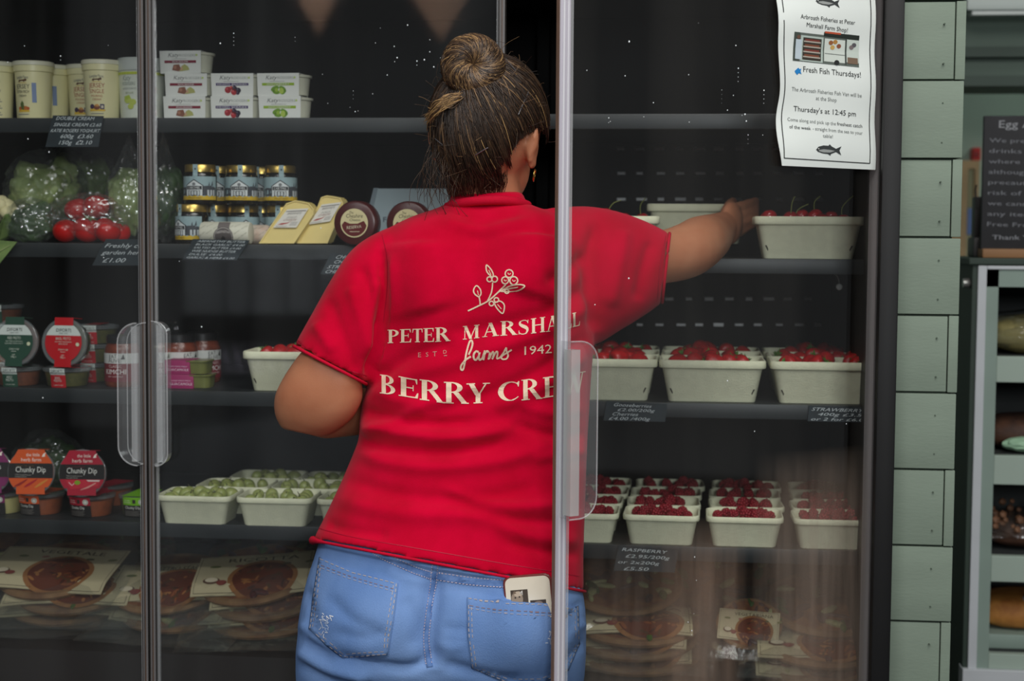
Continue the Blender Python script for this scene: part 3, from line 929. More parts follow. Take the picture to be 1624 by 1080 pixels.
MB().tube([(-.03, -.008, -.01), (-.005, -.0095, -.008), (.016, -.0075, .004)], .0012, 5).build('vein', green_p, t)
# tomatoes
tom = mat('tomato_red', (186, 24, 22), rough=.22, spec=.6, vary=.12, vscale=30)
tb = [(104, 362, 2.845, .024), (138, 356, 2.850, .027), (170, 360, 2.850, .026), (122, 332, 2.872, .024), (152, 328, 2.870, .025), (188, 366, 2.875, .023)]
tproto = None
for k, (px, py, Y, r) in enumerate(tb):
    c = P(px, py, Y)
    low = k in (0, 1, 2, 5)
    if low: c.z = z2 + r * .93
    if tproto is None:
        tproto = thing('tomato', 'red tomato inside the clear bag on the second shelf', 'tomato', c, 0, 'tomatoes in the clear bag')
        MB().ball((0, 0, 0), .024, 3, fn=lambda p: Vector((p.x, p.y, p.z * .88 * (1 - .12 * math.exp(-(p.x ** 2 + p.y ** 2) * 9) * (p.z > 0))))).build('fruit', tom, tproto, smooth=180)
        mb = MB()
        for j in range(5):
            a = 2 * pi * j / 5
            mb.add([(0, 0, .0195), (.006 * cos(a + .5), .006 * sin(a + .5), .021), (.014 * cos(a), .014 * sin(a), .0205), (.006 * cos(a - .5), .006 * sin(a - .5), .021)], [(0, 1, 2, 3)])
        mb.tube([(0, 0, .018), (.001, 0, .024)], .0011, 5)
        mb.build('calyx', green_m, tproto, smooth=0)
        q = tproto
    else:
        q = dup(tproto, c)
    q.rotation_euler = (rp.uniform(-.9, .2), rp.uniform(-.5, .5), rp.uniform(0, 6))
    q.scale = (r / .024,) * 3
c = P(140, 347, 2.86)
t = thing('tomato_bag', 'crinkled clear bag holding red tomatoes on the second shelf', 'bag', (c.x, c.y, z2))
bag_mesh((0, 0, c.z - z2 + .004), .072, (1.06, .62, .60), 21, None, .22).build('film', bagfilm, t, smooth=0)
# ---- jars of mustard
jar_glass = mat('jar_dark_glass', (26, 24, 20), rough=.15, spec=.7, vary=.3, vscale=30)
gold = mat('lid_gold', (206, 176, 96), rough=.28, metal=.85)
BLU, GRY = (150, 174, 178), (72, 76, 82)
def jar_proto(loc, label, group):
    t = thing('mustard_jar', label, 'jar', loc, 0, group)
    MB().lathe([(.0275, 0), (.0295, .002), (.030, .005), (.030, .052), (.0285, .0565), (.0265, .0595)], 36).build('glass', jar_glass, t)
    MB().lathe([(.0268, .0585), (.0282, .059), (.0282, .0705), (.0268, .0725), (.022, .0726), (.021, .0718)], 36).build('lid', gold, t)
    p = Pr()
    r0 = .0302
    for k in range(8): p.rect(-.044 + k * .011, .008, -.044 + (k + 1) * .011, .0505, BLU)
    p.lay = 1
    for k in range(8): p.rect(-.044 + k * .011, .008, -.044 + (k + 1) * .011, .0155, (206, 172, 48))
    p.poly([(-.042, .0155), (-.042, .027), (-.030, .031), (-.016, .030), (-.004, .026), (.012, .033), (.030, .034), (.042, .030), (.042, .0155)], GRY)
    p.lay = 2
    p.poly([(-.019, .0155), (-.019, .034), (-.002, .0455), (.015, .034), (.015, .0155)], (50, 52, 56))
    p.poly([(-.017, .0155), (-.017, .0335), (-.002, .0435), (.013, .0335), (.013, .0155)], (214, 220, 220), layer=3)
    p.disc(-.002, .0365, .003, (120, 124, 126), layer=4)
    p.rect(-.016, .0265, .012, .033, (46, 48, 52), layer=4); p.text('CARTMEL', -.002, .0278, .0042, (220, 224, 222), layer=5, width=.023)
    p.rect(-.013, .0155, .009, .025, (60, 62, 66), layer=4)
    for k in range(4): p.rect(-.0115 + .0053 * k, .0165, -.0078 + .0053 * k, .024, (196, 202, 202), layer=5)
    for a in (.022, .028, .034): p.rect(a, .016, a + .0035, .026, (198, 204, 206), layer=3)
    p.poly([(.024, .034), (.026, .041), (.027, .034)], (60, 64, 70)); p.poly([(.030, .034), (.033, .043), (.034, .034)], (60, 64, 70))
    p.text('MUSTARD', 0, .0098, .0034, (120, 92, 20), layer=3, width=.024)
    p.build('paper_label', t, wrap(lambda z: r0), maxlen=.011)
    s = Pr()
    s.rect(-.0045, .0505, .0045, .0605, BLU); s.rect(-.0045, .0605, .0045, .0722, BLU); s.disc(0, .064, .0017, (60, 70, 76), layer=1)
    s.build('seal_strip', t, lambda a, b, o: (a, -(.0302 if b < .055 else .0287) - o, b), maxlen=.005)
    return t
low = [(305, 2.83), (338, 2.89), (362, 2.955), (386, 2.885), (416, 2.94), (447, 2.875)]
top = [(318, 2.835), (345, 2.90), (383, 2.86), (415, 2.925), (445, 2.865)]
jp = None
for n, (row, z_, nm) in enumerate(((low, z2, 'lower'), (top, z2 + .0727, 'upper'))):
    for k, (px, Y) in enumerate(row):
        lab = 'blue labelled jar with a gold lid, %s in the %s row' % (('first from the left', 'second from the left', 'third from the left', 'fourth from the left', 'fifth from the left', 'sixth from the left')[k], nm)
        if jp is None:
            jp = jar_proto(at(px, Y, z_), lab, 'jars with gold lids on the second shelf'); q = jp
        else:
            q = dup(jp, at(px, Y, z_), 0, lab)
        q.rotation_euler.z = (-.55, .3, 0, .5, .1, 0)[k] if n == 0 else (-.02, .25, .2, -.05, .3)[k]
# ---- butter rolls in printed paper
def butter(label, px0, px1, Y, r, rz, paper, band):
    a, b = at(px0, Y, z2), at(px1, Y, z2)
    L = (b - a).length
    t = thing('butter_roll', label, 'butter', (a + b) / 2, rz)
    prof = [(r * .6, -L / 2), (r * .93, -L / 2 + .002), (r, -L / 2 + .006), (r, L / 2 - .006), (r * .93, L / 2 - .002), (r * .6, L / 2)]
    MB().lathe(prof, 30, axis='X', c=(0, 0, r)).build('paper_wrap', paper, t)
    p = Pr()
    w3 = lambda a, b, o: (a, -(r + o) * cos(b / r), r + (r + o) * sin(b / r))
    for k in range(7):
        for j in range(3):
            p.text('Abernethy', -L / 2 + .008 + .013 * k, -.016 + .013 * j + .004 * (k % 2), .0026, (150, 150, 132), width=.011, slope=.7)
    if band:
        for k in range(8): p.rect(-.011, -.024 + .006 * k, .011, -.018 + .006 * k, (118, 110, 108), layer=1)
        p.disc(0, -.007, .0185, (92, 86, 84), layer=2); p.ring(0, -.007, .0165, .0008, (196, 190, 184), layer=3)
        p.text('ABERNETHY', 0, .0005, .0042, (206, 200, 194), width=.026, bend=-14, layer=3); p.poly([(-.004, -.018), (-.0045, -.010), (-.001, -.005), (.003, -.007), (.0045, -.018)], (50, 46, 46), layer=3)
    p.build('printed_band', t, w3, maxlen=.006)
butter('white printed butter roll with a round grey label on its band', 319, 400, 2.80, .0205, -.02, mat('butter_paper', (218, 216, 198), rough=.6, vary=.04, vscale=30), True)
butter('pinkish wrapped butter roll between the white roll and the cheese', 397, 428, 2.84, .018, .25, mat('butter_paper_pink', (196, 164, 146), rough=.6, rgb2=(206, 196, 180), vscale=60), False)
# ---- cheese wedges
cheese_m = mat('cheese_yellow', (226, 204, 128), rough=.38, spec=.5, vary=.05, vscale=25)
wrapm = film('cheese_wrap', tint=(235, 230, 210), haze=.06, gloss=0.0)
def wedge(label, q, Y, th):
    P4 = [P(a, b, Y) for a, b in q]
    base = P4[0].lerp(P4[-1], .5); base.z = z2
    t = thing('cheese_wedge', label, 'cheese', base, 0, 'cheese wedges leaning on the second shelf')
    lz = lambda v: max(v.z, z2)
    lean = .35
    fr_ = [Vector((v.x, base.y + (lz(v) - z2) * lean, lz(v))) - base for v in P4]
    dd = Vector((.004, th, 0))
    mb = MB().loft([[tuple(v * 1 + Vector((0, .003, 0))) for v in fr_], [tuple(v) for v in fr_], [tuple(v + dd) for v in fr_]])
    bm = bmesh.new(); me = mb.mesh('block', [cheese_m], 0); bm.from_mesh(me)
    bmesh.ops.remove_doubles(bm, verts=bm.verts, dist=.0001)
    bmesh.ops.bevel(bm, geom=[e for e in bm.edges if e.calc_length() > .006], offset=.0022, segments=2, affect='EDGES'); bm.to_mesh(me); bm.free()
    obj('block', me, t)
    c0, c1, c2, c3 = [fr_[i] for i in (0, 1, -2, -1)]
    return t, fr_
def wedge_label(t, px_q, Y, base_shift):
    A = [P(a, b, Y) for a, b in px_q]
    base = t.location
    lq = [Vector((v.x, base.y + (v.z - z2) * .35, v.z)) - base for v in A]
    pr = Pr()
    pr.rect(0, 0, 1, 1, (222, 218, 208))
    pr.rect(.04, .86, .96, .90, (90, 84, 84), layer=1); pr.text('BARWHEYS', .5, .70, .12, (70, 64, 66), width=.62, layer=1)
    pr.text('DUNLOP', .5, .50, .10, (120, 110, 108), width=.42, layer=1); pr.text('CHEESE', .5, .36, .11, (140, 96, 90), width=.58, layer=1)
    pr.poly([(.10, .16), (.22, .24), (.45, .26), (.60, .34), (.50, .22), (.30, .15)], (170, 66, 62), layer=1)
    for k in range(3): pr.rect(.62, .12 + .07 * k, .92, .145 + .07 * k, (140, 136, 134), layer=1)
    for k in range(2): pr.rect(.08, .04 + .04 * k, .55, .055 + .04 * k, (160, 156, 150), layer=1)
    mp = lambda u, v, o: tuple(lq[3].lerp(lq[2], u).lerp(lq[0].lerp(lq[1], u), v) + Vector((0, -.0016 - o, o * .3)))
    pr.build('paper_label', t, mp)
Yc = 2.80
t, _ = wedge('left of two leaning yellow cheese wedges with white labels', [(410, 386), (441, 333), (448, 322), (462, 317), (484, 321), (493, 331), (493, 340), (466, 386)], Yc, .024)
wedge_label(t, [(451, 332), (485, 330), (468, 361), (431, 361)], Yc, 0)
t, _ = wedge('right of two leaning yellow cheese wedges with white labels', [(470, 386), (496, 335), (503, 312), (512, 309), (534, 313), (539, 321), (539, 329), (519, 386)], Yc + .012, .030)
wedge_label(t, [(506, 324), (537, 320), (521, 351), (487, 356)], Yc + .012, 0)
# ---- waxed round cheeses
wax = mat('wax_dark_red', (78, 24, 24), rough=.3, spec=.6, vary=.1, vscale=18)
def wheel(label, px, Y):
    r = .0395
    t = thing('wax_cheese', label, 'cheese', at(px, Y, z2), -.12, 'dark red waxed round cheeses')
    MB().lathe([(r * .86, -.018), (r * .95, -.0165), (r, -.012), (r, .012), (r * .95, .0165), (r * .86, .018)], 44, axis='Y', c=(0, 0, r)).build('wax', wax, t)
    p = Pr()
    p.disc(0, r, .0255, (224, 212, 164), n=36)
    pts = [(.0232 * cos(radians(a)), r + .0232 * sin(radians(a))) for a in range(188, 353, 6)]
    p.poly(pts + [(.018, r + .004), (.006, r - .001), (-.008, r - .001), (-.018, r + .003)], (104, 34, 34), layer=1)
    p.text('The', -.006, r + .0165, .0045, (60, 56, 44), shear=.3, width=.008, layer=1); p.text('Cheshire', 0, r + .0095, .007, (60, 56, 44), shear=.2, width=.031, layer=1); p.text('Cheese', .001, r + .0035, .0045, (60, 56, 44), width=.02, shear=.2, layer=1)
    p.text('RESERVA', 0, r - .0095, .0055, (230, 220, 190), width=.027, slope=.1, layer=2)
    p.rect(-.008, r - .0155, .010, r - .0145, (220, 206, 176), layer=2)
    p.build('paper_label', t, front(-.0182))
    return t
wheel('dark red waxed round cheese with its whole label in view', 567, 2.76)
wheel('dark red waxed round cheese mostly hidden by the shopper\'s shoulder', 650, 2.775)
# ---- pale board behind the cheeses
q = [P(a, b, 2.93) for a, b in ((596, 299), (712, 299), (712, 385), (575, 385))]
base = (q[2] + q[3]) / 2; base.z = z2
t = thing('display_board', 'pale blue board leaning behind the round cheeses', 'board', base)
lq = [v - base for v in q]; lq[2].z = lq[3].z = 0
MB().loft([[tuple(v) for v in lq], [tuple(v + Vector((0, .006, 0))) for v in lq]]).build('panel', mat('board_pale', (156, 172, 178), rough=.5, vary=.05, vscale=12), t, smooth=0)
e1 = [lq[0] + Vector((-.004, -.001, .001)), lq[0] + Vector((.004, -.001, .001)), lq[3] + Vector((.004, -.001, 0)), lq[3] + Vector((-.006, -.001, 0))]
MB().loft([[tuple(v) for v in e1], [tuple(v + Vector((0, .008, 0))) for v in e1]]).build('edge_strip', mat('board_edge', (120, 134, 142), rough=.5), t, smooth=0)
pr = Pr(); b0 = P(608, 352, 2.93) - base
pr.text('FARMER', b0.x, b0.z, .010, (74, 84, 96), al='l', width=.06); pr.rect(b0.x + .02, b0.z + .03, b0.x + .05, b0.z + .031, (120, 132, 140))
pr.build('lettering', t, lambda a, b, o: (a, lq[0].y - .0012 - o, b))

# ---- pesto tubs
tubc = film('tub_clear', tint=(200, 206, 206), haze=.04, gloss=0.0)
z3 = ZL[2]
def serif_title(p, s, x, y, h, col, w, layer=3, slope=0):
    p.text(s, x, y, h, col, width=w, layer=layer, slope=slope)
    for k in (-1, 1):     # small slab serifs at both ends
        p.rect(x + k * w / 2 - h * .12, y - h * .02, x + k * w / 2 + h * .12, y + h * .08, col, layer=layer)
def pesto_body(t, fillm, R=.0445, h=.036):
    MB().lathe([(R * .80, 0), (R * .84, .002), (R * .93, h - .008), (R * .93, h - .005)], 44).build('tub', tubc, t)
    MB().lathe([(R * .78, .0012), (R * .81, .003), (R * .90, h - .010), (R * .7, h - .009)], 36).build('contents', fillm, t)
    MB().lathe([(R * .95, h - .0075), (R, h - .007), (R, h - .001), (R * .965, h), (R * .88, h - .0005), (R * .86, h - .0025), (0.001, h - .0025)], 44).build('lid', clear_lid, t)
clear_lid = film('tub_lid', tint=(205, 212, 214), haze=.14, gloss=0.0)
red_pesto = mat('pesto_red', (108, 52, 20), rough=.4, vary=.35, vscale=90)
green_pesto = mat('pesto_green', (84, 82, 28), rough=.4, vary=.35, vscale=90)
def pesto_lying(label, kind, loc, rz, group='clear pesto tubs on the third shelf'):
    c1 = {'red': (36, 72, 56), 'basil': (176, 34, 42), 'amber': (150, 88, 36)}[kind]
    t = thing('pesto_tub', label, 'tub', loc, rz, group)
    pesto_body(t, red_pesto if kind != 'basil' else green_pesto)
    R, h = .0445, .036
    rf = lambda z: R * (.84 + .09 * z / .028) + .0012 if z < .028 else R + .0008
    p = Pr(); w = .0145
    p.lay = 1
    for a, b, col in ((0, .008, c1), (.008, .016, c1), (.016, .0235, c1), (.0235, .028, (206, 214, 208)), (.0281, .036, (206, 214, 208))):
        for k in range(4): p.rect(-w + k * w / 2, a, -w + (k + 1) * w / 2, b, col)
    serif_title(p, 'DIFORTI', 0, .0285, .0052, (52, 58, 56), .022); p.text('BARI 1970', 0, .0248, .0024, (90, 96, 92), width=.012, layer=3)
    tt = ('RED', 'PESTO') if kind == 'red' else ('BASIL', 'PESTO') if kind == 'basil' else ('SUN', 'TOMATO')
    p.text(tt[0], 0, .0160, .0045, (206, 210, 200), width=.010, layer=3); p.text(tt[1], 0, .0105, .0045, (206, 210, 200), width=.014, layer=3)
    p.text('Crafted in Italy', 0, .0035, .0022, (206, 206, 196), width=.018, layer=3)
    p.build('sleeve_front', t, wrap(rf), maxlen=.008)
    p = Pr(); p.rect(-w, -R, w, R, c1); p.rect(-w, -R, w, -R * .7, (206, 214, 208), layer=1)
    p.build('sleeve_top', t, lambda a, b, o: (a, b, h + .0004 + o))
    return t
def pesto_standing(label, kind, loc, rz, tilt=-.10):
    c1, c2 = {'red': ((34, 70, 54), (46, 84, 46)), 'basil': ((184, 20, 30), (184, 20, 30))}[kind]
    t = thing('pesto_tub', label, 'tub', loc, 0, 'clear pesto tubs on the third shelf')
    R, h = .0445, .036
    t.rotation_euler = (pi / 2 + tilt, 0, rz)     # lid faces the shopper
    t.location = Vector(loc) + Vector((0, 0, R))
    pesto_body(t, red_pesto if kind == 'red' else green_pesto)
    # print lies on the lid: local x right, local y up
    p = Pr(); r1 = .0365
    arc = lambda a0, a1, r=r1: [(r * cos(radians(a)), r * sin(radians(a))) for a in range(a0, a1 + 1, 6)]
    y1 = .0125
    a_ = math.degrees(math.asin(y1 / r1))
    ww = .0185
    top_ = math.degrees(math.acos(ww / r1))
    b_ = math.degrees(math.acos(.0165 / r1))
    right = [(r1 * cos(radians(a)), r1 * sin(radians(a))) for a in np.linspace(-b_, a_, 14)]
    p.poly([(.0165, -R - .0005)] + right + [(-x, y) for x, y in reversed(right)] + [(-.0165, -R - .0005)], c1)
    up = [(r1 * cos(radians(a)), r1 * sin(radians(a))) for a in np.linspace(a_, top_, 8)]
    p.poly(up + [(-x, y) for x, y in reversed(up)], (206, 214, 208))
    p.rect(-ww, r1 * sin(radians(top_)) - .0005, ww, R + .0005, c1, layer=1)
    serif_title(p, 'DIFORTI', 0, .0195, .0062, (52, 58, 56), .029); p.text('- BARI 1970 -', 0, .0152, .0026, (90, 96, 92), width=.020, layer=3)
    p.text('RED PESTO' if kind == 'red' else 'BASIL PESTO', 0, .0045, .0052, (198, 204, 190), width=.026 if kind == 'red' else .030, layer=3)
    p.text('NUT FREE VEGETARIAN', 0, -.0005, .0026, (190, 200, 184), width=.033, layer=3); p.text('SUN-DRIED TOMATO PESTO' if kind == 'red' else 'BASIL PESTO', 0, -.0045, .0026, (190, 200, 184), width=.036 if kind == 'red' else .018, layer=3)
    p.disc(.0285, -.0035, .0035, (206, 210, 176), layer=3)
    p.text('Crafted in Italy', 0, -.0150, .0038, (190, 200, 184), shear=.3, width=.020, layer=3); p.rect(-.005, -.0182, .005, -.0175, (200, 206, 190), layer=3)
    p.text('NET', 0, -.0255, .0028, (200, 206, 190), width=.006, layer=3); p.text('180g e', 0, -.0295, .0034, (200, 206, 190), width=.010, layer=3)
    p.build('sleeve_face', t, lambda a, b, o: (a, b, h + o + .0004), base=.0006)
    mb = MB()
    mb.box((-.0178, -R - .0012, .002), (.0178, -R - .0002, h + .0006)); mb.box((-.0182, R + .0002, .002), (.0182, R + .0012, h + .0006))
    mb.build('sleeve_fold', mat('sleeve_' + kind, c1, rough=.55), t, smooth=0)
    return t
TH = .0362
pesto_lying('clear red pesto tub lying flat under the green sleeved one', 'red', at(30, 2.835, z3), .0)
pesto_lying('clear basil pesto tub lying flat under the red sleeved one', 'basil', at(107, 2.835, z3), -.05)
pesto_standing('pesto tub stood on edge with a green sleeve reading RED PESTO', 'red', at(38, 2.825, z3 + TH), -.06)
pesto_standing('pesto tub stood on edge with a red sleeve reading BASIL PESTO', 'basil', at(116, 2.825, z3 + TH), -.10)
bz = z3
for k, (px, Y, lab, kd) in enumerate(((10, 2.945, 'amber sleeved tub on the rear stack at the left picture edge', 'amber'), (152, 2.945, 'red sleeved tub on the rear stack between pesto and kimchi', 'basil'))):
    for j in range(3):
        q = pesto_lying(('pesto tub ' + ('at the base of', 'in the middle of', 'on top of')[j] + ' the ' + ('rear stack by the left picture edge', 'rear stack behind the red pesto')[k]) , kd, at(px, Y, bz + .0365 * j), rp.uniform(-.08, .08))
pesto_lying('pesto tub leaning in shadow above the rear left stack', 'red', at(2, 2.955, bz + .0365 * 3), .1)

# ---- kimchi jars
kim = mat('kimchi_red', (128, 58, 34), rough=.25, spec=.6, rgb2=(88, 36, 22), vscale=70)
def kimchi(label, loc, rz, first=[None]):
    g = 'kimchi jars on the third shelf'
    if first[0]:
        return dup(first[0], loc, rz, label, g)
    t = thing('kimchi_jar', label, 'jar', loc, rz, g)
    MB().lathe([(.031, 0), (.0335, .003), (.034, .008), (.034, .068), (.031, .076), (.0285, .080), (.0285, .083)], 36).build('glass', kim, t)
    MB().lathe([(.0285, .081), (.0305, .0815), (.0305, .094), (.029, .096), (.02, .0962)], 36).build('lid', mat('lid_black', (26, 26, 28), rough=.35), t)
    p = Pr()
    for k in range(8):
        p.rect(-.048 + k * .012, .010, -.048 + (k + 1) * .012, .044, (116, 20, 34)); p.rect(-.048 + k * .012, .044, -.048 + (k + 1) * .012, .063, (206, 208, 204))
    p.text('EAT', -.004, .054, .0075, (36, 36, 36), width=.016, layer=1, slope=.1); p.text('ALIVE', -.002, .0462, .0072, (36, 36, 36), width=.024, layer=1)
    p.poly([(.011, .052), (.016, .062), (.019, .052)], (36, 36, 36), layer=1)
    p.text('CLASSIC', 0, .0365, .0052, (222, 200, 198), width=.026, layer=1); p.text('KIMCHI', 0, .0245, .0095, (236, 232, 228), width=.041, layer=1); p.text('RAW + ALIVE + SPICY', 0, .0185, .003, (222, 200, 198), width=.03, layer=1)
    p.build('paper_label', t, wrap(lambda z: .0342), maxlen=.012)
    first[0] = t
    return t
kimchi('kimchi jar in front beside the door edge, CLASSIC KIMCHI on red', at(196, 2.85, z3), -.12)
kimchi('kimchi jar left of two by the pink cartons', at(285, 2.90, z3), .9)
kimchi('kimchi jar right of two by the pink cartons, lettering turned away', at(322, 2.955, z3), .95)
kimchi('kimchi jar half hidden behind the door edge and handle', at(250, 2.885, z3), .5)
# ---- pink guacamole packs
pink = (156, 32, 96)
def guac(label, loc, rz):
    t = thing('guacamole_pack', label, 'carton', loc, rz, 'pink guacamole packs on the third shelf')
    w, d, h = .074, .06, .026
    mb = MB().rbox((-w / 2, -d / 2, .0), (w / 2 - .024, d / 2, h), .001)
    mb.build('card_sleeve', mat('sleeve_pink', pink, rough=.5, vary=.05, vscale=20), t)
    MB().loft([rring(.040, d - .012, .012, .001, cx=.020), rring(.048, d - .004, .014, h - .004, cx=.018), rring(.052, d, .014, h - .003, cx=.018), rring(.052, d, .014, h - .0005, cx=.018)]).build('tray', mat('tray_olive', (112, 116, 62), rough=.25, spec=.6, vary=.15, vscale=40), t)
    p = Pr(); p.text('HAND MADE FRESH', -.010, .0135, .0026, (226, 190, 210), width=.036); p.text('GUACAMOLE', -.010, .0065, .0046, (236, 214, 226), width=.042)
    p.build('printed_front', t, front(-d / 2))
    return t
guac('pink guacamole carton at the bottom beside the kimchi', at(303, 2.845, z3), .02)
guac('pink guacamole carton on top of its twin', at(299, 2.845, z3 + .0262), -.04)
# dark bagged item in the shade below the third shelf
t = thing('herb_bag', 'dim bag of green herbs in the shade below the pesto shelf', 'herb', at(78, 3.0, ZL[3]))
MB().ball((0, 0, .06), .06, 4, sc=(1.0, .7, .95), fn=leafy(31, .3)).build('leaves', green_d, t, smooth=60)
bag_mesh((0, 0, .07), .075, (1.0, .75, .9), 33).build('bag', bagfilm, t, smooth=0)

# ---- dips on the fourth shelf
z4 = ZL[3]
dipc = {'orange': (208, 84, 30), 'red': (168, 26, 50), 'purple': (118, 30, 88), 'green': (120, 186, 30)}
salsa = mat('dip_salsa', (150, 70, 22), rough=.35, vary=.25, vscale=80)
houm = mat('dip_houmous', (206, 196, 128), rough=.45, vary=.06, vscale=60)
def dip_body(t, m, R=.0435, h=.040):
    MB().lathe([(R * .82, 0), (R * .86, .002), (R * .97, h - .006)], 44).build('tub', tubc, t)
    MB().lathe([(R * .80, .001), (R * .83, .003), (R * .93, h - .010), (R * .5, h - .010)], 36).build('contents', m, t)
    MB().lathe([(R * .97, h - .006), (R * 1.01, h - .0055), (R * 1.01, h - .0005), (R * .96, h), (.001, h - .0008)], 44).build('lid', clear_lid, t)
def dip_lying(label, col, loc, rz, m, title='Chunky Dip'):
    t = thing('dip_tub', label, 'tub', loc, rz, 'dip tubs on the fourth shelf')
    dip_body(t, m)
    c = dipc[col]; p = Pr(); w = .0235
    rf = lambda z: .0435 * (.86 + .13 * z / .04) + .0016
    for k in range(6):
        x0, x1 = -w + k * w / 3, -w + (k + 1) * w / 3
        p.rect(x0, .001, x1, .0235, (30, 28, 28)); p.rect(x0, .0235, x1, .0388, c)
    p.text('the little', -.013, .0315, .0025, (236, 224, 214), width=.012, layer=1); p.text('herb farm', -.013, .0275, .0028, (236, 224, 214), width=.015, layer=1)
    p.rect(-.002, .027, .004, .0345, (48, 44, 40), layer=1); p.disc(.0145, .030, .0052, (222, 224, 214), layer=1); p.ring(.0145, .030, .0036, .0009, (120, 130, 110), layer=2)
    p.text(title, -.003, .0165, .0058, (222, 222, 214), width=.030, layer=1)
    for k in range(4): p.rect(-.020, .0115 - .0026 * k, .012 - .003 * (k % 2), .0126 - .0026 * k, (104, 100, 96), layer=1)
    p.build('sleeve_front', t, wrap(rf), maxlen=.008)
    q = Pr(); q.rect(-w, -.044, w, .044, c); q.build('sleeve_top', t, lambda a, b, o: (a, b, .0404 + o))
    return t
def dip_standing(label, col, loc, rz, m, kind):
    R, h = .0435, .040
    t = thing('dip_tub', label, 'tub', Vector(loc) + Vector((0, 0, .0405)), 0, 'dip tubs on the fourth shelf')
    t.rotation_euler = (pi / 2 - .10, 0, rz)
    dip_body(t, m)
    c = dipc[col]
    p = Pr()
    r1 = .0425
    def halfw(y):          # sleeve silhouette: straight top edge, round sides, narrow foot
        if y > .0285: return .0245 + (.0405 - y) * .75
        if y < -.028: return .0265
        return min(sqrt(max(r1 * r1 - y * y, 0)), .0415)
    ys = [.0405, .0285] + list(np.linspace(.026, -.028, 14)) + [-.0285, -.0405]
    def band(y0, y1, colr, layer):
        yy = [y for y in ys if y0 < y < y1] + [y0, y1]
        yy.sort()
        p.poly([(halfw(y), y) for y in yy] + [(-halfw(y), y) for y in reversed(yy)], colr, layer)
    band(-.0405, .0405, c, 0)
    band(-.0115, .0160, (30, 28, 28), 1)
    p.text('the little', .0035, .0290, .0065, (236, 224, 214), width=.025, layer=2); p.text('herb farm', .0005, .0195, .0072, (236, 224, 214), width=.037, layer=2)
    p.poly([(.020, .028), (.023, .034), (.028, .0365), (.0255, .031), (.027, .029)], (240, 226, 214), layer=2)
    if kind == 'hum':
        p.text('Houmous', 0, .0035, .0095, (226, 226, 220), width=.050, layer=2)
        p.disc(.012, .024, .007, (214, 204, 214), ry=.004, rot=.7, layer=3)
        for a, b, r_ in ((-.016, -.019, .3), (-.002, -.017, -.4), (.012, -.020, .2), (.004, -.025, 0), (-.012, -.027, .6)): p.disc(a, b, .008, (216, 178, 70), ry=.004, rot=r_, layer=2); p.disc(a + .004, b, .005, (150, 50, 30), ry=.002, rot=-r_, layer=3)
    else:
        p.text('Sweet Tiki Chilli' if kind == 'chi' else 'Roasted Red Pepper', -.011, .0098, .0040, (92, 66, 34) if kind == 'chi' else (92, 40, 44), width=.034, layer=2)
        p.text('Chunky Dip', .0, -.0005, .0108, (222, 222, 214), width=.056, layer=2)
        p.text('With Scottish Feta and', -.014, -.0065, .0026, (170, 166, 158), width=.029, layer=2); p.text('Parmesan Cheese', -.018, -.0100, .0026, (170, 166, 158), width=.021, layer=2)
        if kind == 'chi':
            for k, (x0_, cc) in enumerate(((-.030, (150, 34, 24)), (-.012, (170, 26, 36)), (.008, (206, 130, 50)))):
                p.stroke(smooth_curve([(x0_, -.027 - .001 * k), (x0_ + .010, -.0225), (x0_ + .024, -.0135)], 5), [.001 + .0035 * sin(pi * i / 10) for i in range(11)], cc, layer=2)
        else:
            p.poly([(-.030, -.0125), (.034, -.0125), (.030, -.024), (-.020, -.030)], (190, 40, 58), layer=2)
            p.poly([(.008, -.0125), (.034, -.0125), (.032, -.0155), (.012, -.0155)], (214, 196, 190), layer=3); p.disc(-.008, -.0175, .0055, (126, 160, 40), layer=3, ry=.004)
            p.stroke([(-.002, -.031), (.012, -.026), (.026, -.018)], [.001, .003, .002], (214, 150, 140), layer=3)
            p.stroke([(-.024, -.017), (-.018, -.023), (-.014, -.019)], .0016, (220, 180, 180), layer=3)
    p.build('sleeve_face', t, lambda a, b, o: (a, b, h + .0008 + o), base=.0006)
    mb = MB(); mb.box((-.0245, .0405, .004), (.0245, .0414, h + .0008)); mb.box((-.0265, -.0414, .004), (.0265, -.0405, h + .0008))
    mb.build('sleeve_fold', mat('dipsleeve_' + col, c, rough=.55), t, smooth=0)
    return t
DH = .0412
dip_lying('pale houmous tub lying flat at the left picture edge', 'purple', at(3, 2.85, z4), .0, houm, 'Houmous')
dip_lying('dip tub with an orange banded sleeve lying flat', 'orange', at(66, 2.85, z4), -.25, salsa)
dip_lying('dip tub with a dark red banded sleeve lying flat', 'red', at(146, 2.845, z4), -.25, salsa)
dip_lying('dip tub with a lime green banded sleeve behind the door edge', 'green', at(226, 2.86, z4), -.05, green_pesto)
dip_standing('purple sleeved houmous tub stood on edge at the left picture edge', 'purple', at(-10, 2.835, z4 + DH), .16, houm, 'hum')
dip_standing('orange sleeved chunky dip tub stood on edge', 'orange', at(60, 2.835, z4 + DH), .10, salsa, 'chi')
dip_standing('crimson sleeved chunky dip tub stood on edge', 'red', at(140, 2.835, z4 + DH), .10, salsa, 'pep')
dip_lying('dip tub deep in the shade behind the crimson one', 'red', at(176, 2.965, z4), -.3, salsa)
